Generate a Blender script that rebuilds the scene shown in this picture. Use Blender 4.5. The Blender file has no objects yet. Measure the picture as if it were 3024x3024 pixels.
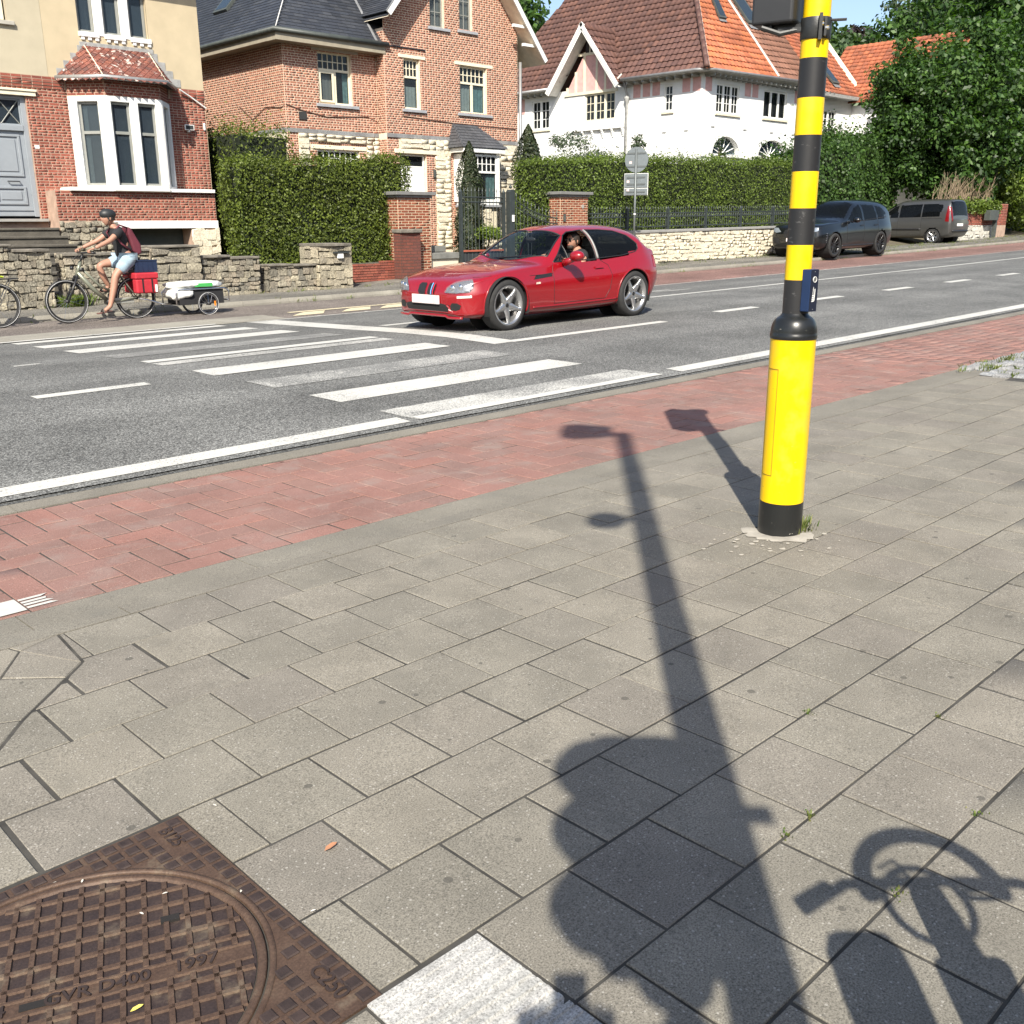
import bpy, bmesh, math, random
import numpy as np
from mathutils import Vector, Matrix, Euler
from mathutils.bvhtree import BVHTree
from mathutils.geometry import delaunay_2d_cdt

SC = bpy.context.scene
COL = SC.collection
rnd = random.Random(7)
nrg = np.random.default_rng(7)
rad = math.radians
PI = math.pi

# ------------------------------------------------------------------ camera, sky, sun, exposure
CAM_LOC = Vector((-1.502, -2.284, 1.497))
cam_d = bpy.data.cameras.new('camera')
cam = bpy.data.objects.new('camera', cam_d)
COL.objects.link(cam)
cam_d.sensor_fit = 'HORIZONTAL'
cam_d.sensor_width = 36.0
cam_d.lens = 36.0 * 2920.0 / 3024.0
cam_d.clip_start = 0.05
cam_d.clip_end = 2000.0
_yaw, _pitch, _roll = rad(43.759), rad(16.25), rad(-0.35)
_f = Vector((math.sin(_yaw) * math.cos(_pitch), math.cos(_yaw) * math.cos(_pitch), -math.sin(_pitch)))
_r = Vector((math.cos(_yaw), -math.sin(_yaw), 0.0))
_u = _r.cross(_f)
_r2 = _r * math.cos(_roll) + _u * math.sin(_roll)
_u2 = _u * math.cos(_roll) - _r * math.sin(_roll)
cam.matrix_world = Matrix(((_r2.x, _u2.x, -_f.x, CAM_LOC.x), (_r2.y, _u2.y, -_f.y, CAM_LOC.y),
                           (_r2.z, _u2.z, -_f.z, CAM_LOC.z), (0, 0, 0, 1)))
SC.camera = cam

SUN_EL = rad(41.5)
SUN_TRAVEL = Vector((0.733 * math.cos(SUN_EL), 0.680 * math.cos(SUN_EL), -math.sin(SUN_EL))).normalized()
world = bpy.data.worlds.new('World')
SC.world = world
world.use_nodes = True
_wn = world.node_tree
_sky = _wn.nodes.new('ShaderNodeTexSky')
_sky.sky_type = 'NISHITA'
_sky.sun_disc = False
_sky.sun_elevation = SUN_EL
_sky.sun_rotation = math.atan2(-SUN_TRAVEL.x, -SUN_TRAVEL.y)
_sky.air_density = 1.0
_sky.dust_density = 1.6
_sky.ozone_density = 1.0
_bg = _wn.nodes['Background']
_wn.links.new(_sky.outputs[0], _bg.inputs[0])
_bg.inputs[1].default_value = 0.10
sun_d = bpy.data.lights.new('sun', 'SUN')
sun_d.energy = 4.6
sun_d.angle = rad(0.55)
sun_d.color = (1.0, 0.94, 0.83)
sun = bpy.data.objects.new('sun', sun_d)
COL.objects.link(sun)
sun.location = (-20, -20, 30)
sun.rotation_euler = SUN_TRAVEL.to_track_quat('-Z', 'Y').to_euler()
vs = SC.view_settings
vs.view_transform = 'Standard'
vs.look = 'None'
vs.gamma = 1.0
vs.use_curve_mapping = False
vs.exposure = 0.92
try:
 SC.cycles.use_denoising = True
 SC.cycles.max_bounces = 8
 SC.cycles.transparent_max_bounces = 12
 SC.cycles.caustics_reflective = False
 SC.cycles.caustics_refractive = False
except Exception:
 pass

# ------------------------------------------------------------------ terrain heights
AX, BY = 0.008755, -0.01187
_PY = [0, 3.65, 5, 6.2, 7.3, 8.4, 9.8, 12.35, 14.93, 14.95, 16.4, 17.6, 20.5, 60]
_PZ = [0, BY * 3.65, .015, .06, .078, .06, .012, -.065, -.045, .035, .05, .08, .55, .9]
def prof(Y):
 return BY * Y if Y < 0 else float(np.interp(Y, _PY, _PZ))
def lon(X):
 return AX * X + (0.00012 * min(X - 6, 60) ** 2 if X > 6 else 0.0)
def H(X, Y):
 return lon(X) + prof(Y)

# ------------------------------------------------------------------ object helpers
INV = {}
def link(o, parent=None):
 COL.objects.link(o)
 if parent is not None:
  o.parent = parent
  o.matrix_parent_inverse = INV.get(parent.name, Matrix.Identity(4))
 return o
def tag(o, label=None, cat=None, group=None, kind=None):
 if label: o['label'] = label
 if cat: o['category'] = cat
 if group: o['group'] = group
 if kind: o['kind'] = kind
 return o
def thing(name, label, cat, loc=(0, 0, 0), group=None, local=False):
 o = bpy.data.objects.new(name, None)
 COL.objects.link(o)
 o.empty_display_size = 0.2
 o.location = loc
 if not local:
  INV[o.name] = Matrix.Translation(-Vector(loc))
 return tag(o, label, cat, group)
def copy_tree(o, parent=None):
 c = o.copy()
 COL.objects.link(c)
 if parent is not None:
  c.parent = parent
 for ch in list(o.children):
  copy_tree(ch, c)
 return c

def mesh_from(name, V, Fc, mat=None, smooth=False, tint=None):
 me = bpy.data.meshes.new(name)
 V = np.asarray(V, dtype=np.float64).reshape(-1, 3)
 if isinstance(Fc, np.ndarray) and Fc.ndim == 2:
  nf, k = Fc.shape
  me.vertices.add(len(V)); me.vertices.foreach_set('co', V.astype(np.float32).ravel())
  me.loops.add(nf * k); me.loops.foreach_set('vertex_index', Fc.astype(np.int32).ravel())
  me.polygons.add(nf); me.polygons.foreach_set('loop_start', np.arange(nf, dtype=np.int32) * k)
  me.update(calc_edges=True)
 else:
  me.from_pydata([tuple(v) for v in V], [], [tuple(int(i) for i in f) for f in Fc])
 if mat is not None:
  for m in (mat if isinstance(mat, (list, tuple)) else [mat]):
   me.materials.append(m)
 if smooth:
  me.polygons.foreach_set('use_smooth', np.ones(len(me.polygons), dtype=bool))
 if tint is not None:
  a = me.attributes.new('tint', 'FLOAT', 'FACE')
  a.data.foreach_set('value', np.asarray(tint, dtype=np.float32))
 return me
def add(name, me, parent=None, **kw):
 o = bpy.data.objects.new(name, me)
 link(o, parent)
 if kw: tag(o, **kw)
 return o

class MB:
 """collects simple solids into one mesh"""
 def __init__(s): s.v = []; s.f = []; s.mi = []; s.cur = 0
 def _add(s, vs_, fs):
  n = len(s.v); s.v.extend([tuple(v) for v in vs_])
  for f in fs: s.f.append(tuple(n + i for i in f)); s.mi.append(s.cur)
  return s
 def box(s, x0, y0, z0, x1, y1, z1, M=None):
  vs_ = [Vector(p) for p in ((x0,y0,z0),(x1,y0,z0),(x1,y1,z0),(x0,y1,z0),(x0,y0,z1),(x1,y0,z1),(x1,y1,z1),(x0,y1,z1))]
  if M is not None: vs_ = [M @ v for v in vs_]
  return s._add(vs_, [(3,2,1,0),(4,5,6,7),(0,1,5,4),(1,2,6,5),(2,3,7,6),(3,0,4,7)])
 def prism(s, poly, a, b, axis='z', M=None):
  """poly 2d ccw, extruded from a to b; axis z: (x,y), y: (x,z), x: (y,z)"""
  n = len(poly)
  def P(p, t):
   q = {'z': (p[0], p[1], t), 'y': (p[0], t, p[1]), 'x': (t, p[0], p[1])}[axis]
   v = Vector(q)
   return M @ v if M is not None else v
  vs_ = [P(p, a) for p in poly] + [P(p, b) for p in poly]
  fs = [tuple(range(n - 1, -1, -1)), tuple(range(n, 2 * n))]
  fs += [(i, (i + 1) % n, n + (i + 1) % n, n + i) for i in range(n)]
  return s._add(vs_, fs)
 def tube(s, pts, r, n=8, caps=True, closed=False):
  pts = [Vector(p) for p in pts]
  m = len(pts)
  rr = r if isinstance(r, (list, tuple)) else [r] * m
  prev = None; rings = []
  for i, p in enumerate(pts):
   if closed: d = pts[(i + 1) % m] - pts[i - 1]
   else: d = pts[min(i + 1, m - 1)] - pts[max(i - 1, 0)]
   if d.length < 1e-9: d = Vector((0, 0, 1))
   d.normalize()
   if prev is None:
    a = Vector((0, 0, 1)) if abs(d.z) < .9 else Vector((1, 0, 0))
    u = d.cross(a).normalized()
   else:
    u = (prev - d * prev.dot(d))
    u = u.normalized() if u.length > 1e-6 else d.orthogonal().normalized()
   prev = u; w = d.cross(u)
   rings.append([p + (u * math.cos(2 * PI * k / n) + w * math.sin(2 * PI * k / n)) * rr[i] for k in range(n)])
  vs_ = [v for rg in rings for v in rg]
  fs = []
  for i in range(m if closed else m - 1):
   j = (i + 1) % m
   for k in range(n):
    fs.append((i*n+k, i*n+(k+1)%n, j*n+(k+1)%n, j*n+k))
  if caps and not closed:
   fs.append(tuple(range(n - 1, -1, -1))); fs.append(tuple((m-1)*n + k for k in range(n)))
  return s._add(vs_, fs)
 def lathe(s, prof_, n=24, M=None, caps=False, a0=0.0, a1=2*PI):
  """prof_: list of (r, h) about local z"""
  full = abs(a1 - a0 - 2 * PI) < 1e-6
  k = n if full else n + 1
  vs_ = []
  for r, h in prof_:
   for i in range(k):
    a = a0 + (a1 - a0) * i / n
    v = Vector((r * math.cos(a), r * math.sin(a), h))
    vs_.append(M @ v if M is not None else v)
  fs = []
  for j in range(len(prof_) - 1):
   for i in range(n):
    i2 = (i + 1) % k
    fs.append((j*k+i, j*k+i2, (j+1)*k+i2, (j+1)*k+i))
  if caps and full:
   fs.append(tuple(range(k - 1, -1, -1))); fs.append(tuple((len(prof_)-1)*k + i for i in range(k)))
  return s._add(vs_, fs)
 def quad(s, *p): return s._add(p, [tuple(range(len(p)))])
 def ball(s, c, r, nu=12, nv=8, M=None):
  rx, ry, rz = r if isinstance(r, (tuple, list)) else (r, r, r)
  c = Vector(c); vs_ = []; fs = []
  for j in range(nv + 1):
   t = PI * j / nv
   for i in range(nu):
    a = 2 * PI * i / nu
    v = Vector((rx*math.sin(t)*math.cos(a), ry*math.sin(t)*math.sin(a), rz*math.cos(t)))
    if M is not None: v = M @ v
    vs_.append(c + v)
  for j in range(nv):
   for i in range(nu):
    fs.append((j*nu+i, (j+1)*nu+i, (j+1)*nu+(i+1)%nu, j*nu+(i+1)%nu))
  return s._add(vs_, fs)
 def add_mesh(s, V, Fc): return s._add(V, Fc)
 def build(s, name, mat, parent=None, smooth=False, bevel=0.0, seg=2, auto=False, **kw):
  me = mesh_from(name, s.v, s.f, mat, smooth)
  if any(s.mi): me.polygons.foreach_set('material_index', np.array(s.mi, dtype=np.int32))
  o = add(name, me, parent, **kw)
  if auto:
   me.polygons.foreach_set('use_smooth', np.ones(len(me.polygons), dtype=bool))
   me.set_sharp_from_angle(angle=rad(35))
  if bevel > 0:
   b = o.modifiers.new('bevel', 'BEVEL'); b.width = bevel; b.segments = seg
   b.limit_method = 'ANGLE'; b.angle_limit = rad(40)
  return o

# pieces laid one by one: the nearest ones are objects, the rest one joined part
def pieces(parent, name, base, mats4, mat, n_ind=300, variants=None, smooth=False, kind_name=None, order=None):
 """base: (verts Nx3, faces list) unit piece; mats4: list of 4x4 numpy matrices (world space)"""
 BV, BF = np.asarray(base[0], float), base[1]
 M = np.array(mats4, dtype=float)
 if len(M) == 0: return
 if order is None:
  c = M[:, :3, 3]
  sc_ = np.abs(np.linalg.det(M[:, :3, :3])) ** (1 / 3)
  d = np.linalg.norm(c - np.array(CAM_LOC), axis=1) / np.maximum(sc_, 1e-4)
  f = np.array(_f); rel = c - np.array(CAM_LOC)
  dep = rel @ f
  lx = np.abs(rel @ np.array(_r2)) / np.maximum(dep, .01); ly = np.abs(rel @ np.array(_u2)) / np.maximum(dep, .01)
  vis = (dep > 0.1) & (lx < .53) & (ly < .53)
  d = np.where(vis, d, d + 1e4)
  order = np.argsort(d)
 ind, rest = order[:n_ind], order[n_ind:]
 me0 = mesh_from(name, BV, BF, mat, smooth)
 for i in ind:
  o = bpy.data.objects.new(name, me0)
  COL.objects.link(o)
  o.parent = parent
  o.matrix_parent_inverse = INV.get(parent.name, Matrix.Identity(4))
  o.matrix_basis = Matrix(M[i].tolist())
 if len(rest):
  Mr = M[rest]
  V = np.einsum('nij,vj->nvi', Mr[:, :3, :3], BV) + Mr[:, None, :3, 3]
  n, k = len(rest), len(BV)
  same = len(set(len(f) for f in BF)) == 1
  t = nrg.random(n)
  if same:
   Fa = np.array(BF)
   Fc = (Fa[None] + (np.arange(n) * k)[:, None, None]).reshape(-1, Fa.shape[1])
  else:
   Fc = [tuple(j + q * k for j in f) for q in range(n) for f in BF]
  me = mesh_from(kind_name or name, V.reshape(-1, 3), Fc, mat, smooth, np.repeat(t, len(BF)))
  o = add(kind_name or (name + '_field'), me, parent, kind='stuff')
def T4(x, y, z, sx=1, sy=1, sz=1, rz=0, rx=0, ry=0):
 return np.array(Matrix.Translation((x, y, z)) @ Euler((rx, ry, rz)).to_matrix().to_4x4() @ Matrix.Diagonal((sx, sy, sz, 1)))
def block_base(ch=0.08, chz=None, n=None):
 """unit block 1x1x1 centred in xy, top at z=0, bottom at z=-1, chamfered top"""
 c = ch; cz = chz if chz is not None else ch
 V = [(-.5,-.5,-1),(.5,-.5,-1),(.5,.5,-1),(-.5,.5,-1),(-.5,-.5,-cz),(.5,-.5,-cz),(.5,.5,-cz),(-.5,.5,-cz),
         (-.5+c,-.5+c,0),(.5-c,-.5+c,0),(.5-c,.5-c,0),(-.5+c,.5-c,0)]
 Fc = [(8,9,10,11)] + [(4+i, 4+(i+1)%4, 8+(i+1)%4, 8+i) for i in range(4)] + [(i, (i+1)%4, 4+(i+1)%4, 4+i) for i in range(4)]
 return V, Fc

# ------------------------------------------------------------------ materials
def _nodes(name):
 m = bpy.data.materials.new(name); m.use_nodes = True
 nt = m.node_tree
 b = nt.nodes['Principled BSDF']
 return m, nt, b
def N(nt, t, **kw):
 n = nt.nodes.new(t)
 for k, v in kw.items(): setattr(n, k, v)
 return n
def mixc(nt, fac, a, b, mode='MIX'):
 n = nt.nodes.new('ShaderNodeMix'); n.data_type = 'RGBA'; n.blend_type = mode
 for s_, v in ((n.inputs[0], fac), (n.inputs[6], a), (n.inputs[7], b)):
  if hasattr(v, 'is_output') or hasattr(v, 'links'): nt.links.new(v, s_)
  elif isinstance(v, (int, float)): s_.default_value = v
  else: s_.default_value = (*v, 1.0)
 return n.outputs[2]
def ramp(nt, src, stops):
 r = nt.nodes.new('ShaderNodeValToRGB')
 nt.links.new(src, r.inputs[0])
 el = r.color_ramp.elements
 while len(el) < len(stops): el.new(0.5)
 for e, (p, c) in zip(el, stops):
  e.position = p
  e.color = (*c, 1.0) if not isinstance(c, (int, float)) else (c, c, c, 1.0)
 return r.outputs[0]
def noise(nt, vec, scale, detail=3.0, rough=0.55, dist=0.0):
 n = nt.nodes.new('ShaderNodeTexNoise')
 n.inputs['Scale'].default_value = scale; n.inputs['Detail'].default_value = detail
 n.inputs['Roughness'].default_value = rough; n.inputs['Distortion'].default_value = dist
 if vec is not None: nt.links.new(vec, n.inputs['Vector'])
 return n.outputs['Fac']
def wpos(nt):
 return nt.nodes.new('ShaderNodeNewGeometry').outputs['Position']
def math_(nt, op, a, b=None, c=None):
 n = nt.nodes.new('ShaderNodeMath'); n.operation = op
 for i, v in enumerate((a, b, c)):
  if v is None: continue
  if hasattr(v, 'is_output') or hasattr(v, 'links'): nt.links.new(v, n.inputs[i])
  else: n.inputs[i].default_value = v
 return n.outputs[0]
def piece_random(nt):
 """one random number for each piece, whether it is an object or an island of a joined part"""
 a = nt.nodes.new('ShaderNodeAttribute'); a.attribute_name = 'tint'
 oi = nt.nodes.new('ShaderNodeObjectInfo')
 return math_(nt, 'FRACT', math_(nt, 'ADD', a.outputs['Fac'], oi.outputs['Random']))
def bump(nt, b, h, strength, dist=0.01):
 n = nt.nodes.new('ShaderNodeBump')
 n.inputs['Strength'].default_value = strength; n.inputs['Distance'].default_value = dist
 nt.links.new(h, n.inputs['Height']); nt.links.new(n.outputs[0], b.inputs['Normal'])
def plain(name, col, rough=0.6, metal=0.0, spec=0.5, var=0.12, scale=6.0, bmp=0.0, bscale=60.0, coat=0.0, bdist=0.004):
 m, nt, b = _nodes(name)
 p = wpos(nt)
 f = noise(nt, p, scale, 4.0)
 lo = tuple(c * (1 - var) for c in col); hi = tuple(min(1, c * (1 + var)) for c in col)
 c = ramp(nt, f, [(0.3, lo), (0.7, hi)])
 nt.links.new(c, b.inputs['Base Color'])
 b.inputs['Roughness'].default_value = rough; b.inputs['Metallic'].default_value = metal
 b.inputs['Specular IOR Level'].default_value = spec
 b.inputs['Coat Weight'].default_value = coat
 b.inputs['Coat Roughness'].default_value = 0.04
 if bmp > 0: bump(nt, b, noise(nt, p, bscale, 3.0), bmp, bdist)
 return m
def piecemat(name, cols, rough=0.85, grain=400.0, gamt=0.25, patch=3.0, pamt=0.18, bmp=0.4, bdist=0.002, spec=0.3, stain=None, stain_amt=0.0):
 """colour for laid pieces: cols = ramp over the random number of each piece, then grain, patches and stains"""
 m, nt, b = _nodes(name)
 p = wpos(nt)
 r = piece_random(nt)
 n = len(cols)
 c = ramp(nt, r, [((i + .5) / n, cc) for i, cc in enumerate(cols)])
 g = noise(nt, p, grain, 2.0, 0.7)
 c = mixc(nt, 1.0, c, ramp(nt, g, [(0.25, 1 - gamt * 1.6), (0.5, 1.0), (0.75, 1 + gamt * 1.2)]), 'MULTIPLY')
 pt = noise(nt, p, patch, 5.0, 0.6)
 c = mixc(nt, 1.0, c, ramp(nt, pt, [(0.25, 1 - pamt), (0.75, 1 + pamt)]), 'MULTIPLY')
 if stain is not None:
  s_ = ramp(nt, noise(nt, p, patch * 2.3, 6.0, 0.65), [(0.52, 0.0), (0.72, 1.0)])
  c = mixc(nt, math_(nt, 'MULTIPLY', s_, stain_amt), c, stain)
 nt.links.new(c, b.inputs['Base Color'])
 b.inputs['Roughness'].default_value = rough
 b.inputs['Specular IOR Level'].default_value = spec
 bump(nt, b, g, bmp, bdist)
 return m
def glassmat(name, tint=(0.9, 0.95, 0.95), rough=0.02, see=0.5, dark=(0.02, 0.025, 0.03), ior=1.5):
 """thin pane: mirror-like reflection over a partly clear, partly dark body"""
 m = bpy.data.materials.new(name); m.use_nodes = True
 nt = m.node_tree; nt.nodes.clear()
 out = nt.nodes.new('ShaderNodeOutputMaterial')
 gl = nt.nodes.new('ShaderNodeBsdfGlossy'); gl.inputs['Roughness'].default_value = rough
 tr = nt.nodes.new('ShaderNodeBsdfTransparent'); tr.inputs[0].default_value = (*tint, 1)
 df = nt.nodes.new('ShaderNodeBsdfDiffuse'); df.inputs[0].default_value = (*dark, 1)
 mx = nt.nodes.new('ShaderNodeMixShader'); mx.inputs[0].default_value = see
 nt.links.new(df.outputs[0], mx.inputs[1]); nt.links.new(tr.outputs[0], mx.inputs[2])
 lw = nt.nodes.new('ShaderNodeLayerWeight'); lw.inputs[0].default_value = .5
 f0 = ((ior - 1) / (ior + 1)) ** 2
 fr = math_(nt, 'ADD', math_(nt, 'MULTIPLY', math_(nt, 'POWER', lw.outputs['Facing'], 5.0), 1 - f0), f0)
 m2 = nt.nodes.new('ShaderNodeMixShader')
 nt.links.new(fr, m2.inputs[0]); nt.links.new(mx.outputs[0], m2.inputs[1]); nt.links.new(gl.outputs[0], m2.inputs[2])
 nt.links.new(m2.outputs[0], out.inputs[0])
 return m
def leafmat(name, cols, trans=0.35, rough=0.5):
 m = bpy.data.materials.new(name); m.use_nodes = True
 nt = m.node_tree; nt.nodes.clear()
 out = nt.nodes.new('ShaderNodeOutputMaterial')
 r = piece_random(nt)
 n = len(cols)
 c = ramp(nt, r, [((i + .5) / n, cc) for i, cc in enumerate(cols)])
 pt = noise(nt, wpos(nt), 1.6, 3.0)
 c = mixc(nt, 1.0, c, ramp(nt, pt, [(0.3, 0.72), (0.7, 1.25)]), 'MULTIPLY')
 b = nt.nodes.new('ShaderNodeBsdfPrincipled')
 b.inputs['Roughness'].default_value = rough; b.inputs['Specular IOR Level'].default_value = 0.4
 nt.links.new(c, b.inputs['Base Color'])
 t = nt.nodes.new('ShaderNodeBsdfTranslucent')
 tc = mixc(nt, 1.0, c, (1.3, 1.5, 0.5), 'MULTIPLY')
 nt.links.new(tc, t.inputs[0])
 mx = nt.nodes.new('ShaderNodeMixShader'); mx.inputs[0].default_value = trans
 nt.links.new(b.outputs[0], mx.inputs[1]); nt.links.new(t.outputs[0], mx.inputs[2])
 nt.links.new(mx.outputs[0], out.inputs[0])
 return m

def text_mesh(txt, size, depth=0.0, align='CENTER', bold=0.0, spacing=1.0):
 cu = bpy.data.curves.new('lettering', 'FONT')
 cu.body = txt; cu.size = size; cu.extrude = depth; cu.align_x = align; cu.align_y = 'CENTER'
 cu.offset = bold; cu.space_character = spacing
 cu.resolution_u = 3
 o = bpy.data.objects.new('lettering', cu)
 COL.objects.link(o)
 dg = bpy.context.evaluated_depsgraph_get()
 me = bpy.data.meshes.new_from_object(o.evaluated_get(dg))
 bpy.data.objects.remove(o)
 me.materials.clear()
 return me
# ================================================================== GROUND, ROAD, PAVEMENTS
M_soil = plain('soil', (0.10, 0.085, 0.055), 0.95, var=.3, scale=2, bmp=.6, bscale=30, bdist=.02)
M_joint = plain('joint_sand', (0.045, 0.042, 0.036), 0.95, var=.5, scale=9)
M_tile = piecemat('concrete_tile', [(.182,.168,.139),(.205,.189,.155),(.194,.178,.148),(.219,.200,.163),(.188,.171,.144)], grain=230, gamt=.42, patch=2.6, pamt=.2, bmp=.35, bdist=.0015, stain=(.135,.126,.106), stain_amt=.45)
M_red = piecemat('red_paver', [(.225,.130,.107),(.245,.131,.108),(.23,.137,.116),(.262,.134,.108),(.212,.130,.110)], grain=260, gamt=.38, patch=1.6, pamt=.2, bmp=.35, bdist=.0015, stain=(.25,.20,.175), stain_amt=.7)
def specks(m, scale, lo, hi, col, amt):
 nt = m.node_tree; b = nt.nodes['Principled BSDF']; l = b.inputs['Base Color'].links[0].from_socket
 v = nt.nodes.new('ShaderNodeTexVoronoi'); v.inputs['Scale'].default_value = scale; nt.links.new(wpos(nt), v.inputs['Vector'])
 sp = nt.nodes.new('ShaderNodeSeparateColor'); nt.links.new(v.outputs['Color'], sp.inputs[0])
 rr = ramp(nt, sp.outputs[0], [(.5, 0.0), (1.0, hi)])
 k = math_(nt, 'LESS_THAN', v.outputs['Distance'], math_(nt, 'MULTIPLY', rr, 1.0))
 nt.links.new(mixc(nt, math_(nt, 'MULTIPLY', k, amt), l, col), b.inputs['Base Color'])
specks(M_tile, 9.0, 0, .14, (.075, .07, .06), .7); specks(M_tile, 95.0, 0, .32, (.42, .40, .36), .55); specks(M_tile, 70.0, 0, .3, (.09, .085, .075), .5)
specks(M_red, 6.0, 0, .10, (.09, .06, .05), .6); specks(M_red, 90.0, 0, .3, (.42, .33, .29), .5)
M_kerb = piecemat('kerb_concrete', [(.186,.171,.142),(.202,.186,.153),(.194,.179,.148)], grain=210, gamt=.45, patch=1.8, pamt=.18, bmp=.5, bdist=.002, stain=(.14,.136,.12), stain_amt=.35)
M_farkerb = piecemat('far_kerb_concrete', [(.25,.235,.20),(.27,.255,.215)], grain=150, gamt=.3, patch=1.8, pamt=.2, bmp=.3)

def asphalt(name, base, far=False):
 m, nt, b = _nodes(name)
 p = wpos(nt)
 v = nt.nodes.new('ShaderNodeTexVoronoi'); v.inputs['Scale'].default_value = 95.0
 nt.links.new(p, v.inputs['Vector'])
 st = ramp(nt, v.outputs['Distance'], [(0.0, 1.55), (0.45, 1.0), (0.85, .35)])
 rn = nt.nodes.new('ShaderNodeSeparateColor'); nt.links.new(v.outputs['Color'], rn.inputs[0])
 stone = ramp(nt, rn.outputs[0], [(0.0, tuple(c * .55 for c in base)), (.55, base), (1.0, tuple(c * 1.9 for c in base))])
 c = mixc(nt, 1.0, stone, st, 'MULTIPLY')
 big = noise(nt, p, .7, 5.0, .62)
 c = mixc(nt, 1.0, c, ramp(nt, big, [(.28, .72), (.72, 1.25)]), 'MULTIPLY')
 # wheel tracks run along the road, a little darker and smoother
 sx = nt.nodes.new('ShaderNodeSeparateXYZ'); nt.links.new(p, sx.inputs[0])
 wob = math_(nt, 'MULTIPLY', math_(nt, 'SUBTRACT', noise(nt, p, .35, 2.0), .5), .5)
 tr = math_(nt, 'SINE', math_(nt, 'MULTIPLY', math_(nt, 'ADD', sx.outputs[1], wob), 2 * PI / 1.75))
 c = mixc(nt, 1.0, c, ramp(nt, tr, [(.1, .90), (.9, 1.08)]), 'MULTIPLY')
 # fine cracks
 v2 = nt.nodes.new('ShaderNodeTexVoronoi'); v2.feature = 'DISTANCE_TO_EDGE'; v2.inputs['Scale'].default_value = .23
 mp = nt.nodes.new('ShaderNodeMapping'); mp.inputs['Scale'].default_value = (.6, 1.6, 1)
 nt.links.new(p, mp.inputs[0])
 ws = nt.nodes.new('ShaderNodeVectorMath'); ws.operation = 'ADD'
 nn = nt.nodes.new('ShaderNodeTexNoise'); nn.inputs['Scale'].default_value = 2.2; nn.inputs['Detail'].default_value = 4
 nt.links.new(p, nn.inputs['Vector'])
 nt.links.new(mp.outputs[0], ws.inputs[0]); nt.links.new(nn.outputs['Color'], ws.inputs[1])
 nt.links.new(ws.outputs[0], v2.inputs['Vector'])
 crack = ramp(nt, v2.outputs['Distance'], [(0.0, 1.0), (.0028, 0.0)])
 c = mixc(nt, math_(nt, 'MULTIPLY', crack, .55), c, tuple(x * .3 for x in base))
 nt.links.new(c, b.inputs['Base Color'])
 b.inputs['Roughness'].default_value = .82; b.inputs['Specular IOR Level'].default_value = .35
 bump(nt, b, v.outputs['Distance'], .5, .006)
 return m
M_asph = asphalt('road_asphalt', (.150, .150, .142))
M_farpath = asphalt('far_path_asphalt', (.165, .142, .125))
M_farred = asphalt('far_red_asphalt', (.20, .118, .10))
M_farpave = asphalt('far_pavement_asphalt', (.16, .15, .13))

def paint(name, wear, grain=70.0, col=(.52, .51, .47), under=(.15, .15, .142), patch=1.3):
 """road paint worn through to the stones: wear 0 fresh .. 1 gone"""
 m, nt, b = _nodes(name)
 p = wpos(nt)
 n1 = noise(nt, p, grain, 2.0, .6); n2 = noise(nt, p, patch, 5.0, .6)
 f = math_(nt, 'ADD', math_(nt, 'MULTIPLY', n1, .62), math_(nt, 'MULTIPLY', n2, .38))
 k = ramp(nt, f, [(max(0, .22 + wear * .38 - .05), 0.0), (.22 + wear * .38 + .05, 1.0)])
 fine = ramp(nt, noise(nt, p, 22.0, 4.0), [(.3, tuple(c * .9 for c in col)), (.7, col)])
 c = mixc(nt, k, under, fine)
 nt.links.new(c, b.inputs['Base Color'])
 b.inputs['Roughness'].default_value = .7
 bump(nt, b, n1, .3, .003)
 return m
M_p0 = paint('road_paint_fresh', .30)
M_p1 = paint('road_paint_light_wear', .50)
M_p2 = paint('road_paint_worn', .74)
M_p3 = paint('road_paint_scrubbed', .86)
M_py = paint('yellowed_paint', .52, grain=26, col=(.62, .54, .36), under=(.20, .17, .14))

def sheet(name, xs, ys, dz, mat, parent=None, zf=H, **kw):
 xs, ys = list(xs), list(ys)
 V = [(x, y, zf(x, y) + dz) for y in ys for x in xs]
 nx = len(xs)
 Fc = np.array([(j*nx+i, j*nx+i+1, (j+1)*nx+i+1, (j+1)*nx+i) for j in range(len(ys)-1) for i in range(nx-1)])
 return add(name, mesh_from(name, V, Fc, mat, True), parent, **kw)
def frange(a, b, s): return list(np.linspace(a, b, max(2, int(round((b - a) / s)) + 1)))

XL, XR = -14.0, 130.0
def groundz(x, y): return H(min(max(x, -30), 130), y) - .16
gx_ = [-900, -300, -80, -30] + frange(-14, 60, 2) + [75, 90, 110, 130, 300, 900]
gy_ = [-900, -200, -40, -12, -6, 0, 3.6, 5, 6.2, 7.3, 8.4, 9.8, 12.3, 14.9, 15.2, 16.4, 17.6, 19, 20.5, 23, 27, 33, 40, 60, 120, 400, 900]
ground = sheet('ground', gx_, gy_, 0, M_soil, zf=groundz, kind='structure')
road = sheet('road', frange(XL, 30, 1) + frange(32, XR, 3), frange(3.76, 12.37, .25), 0, M_asph, kind='structure')

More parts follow.
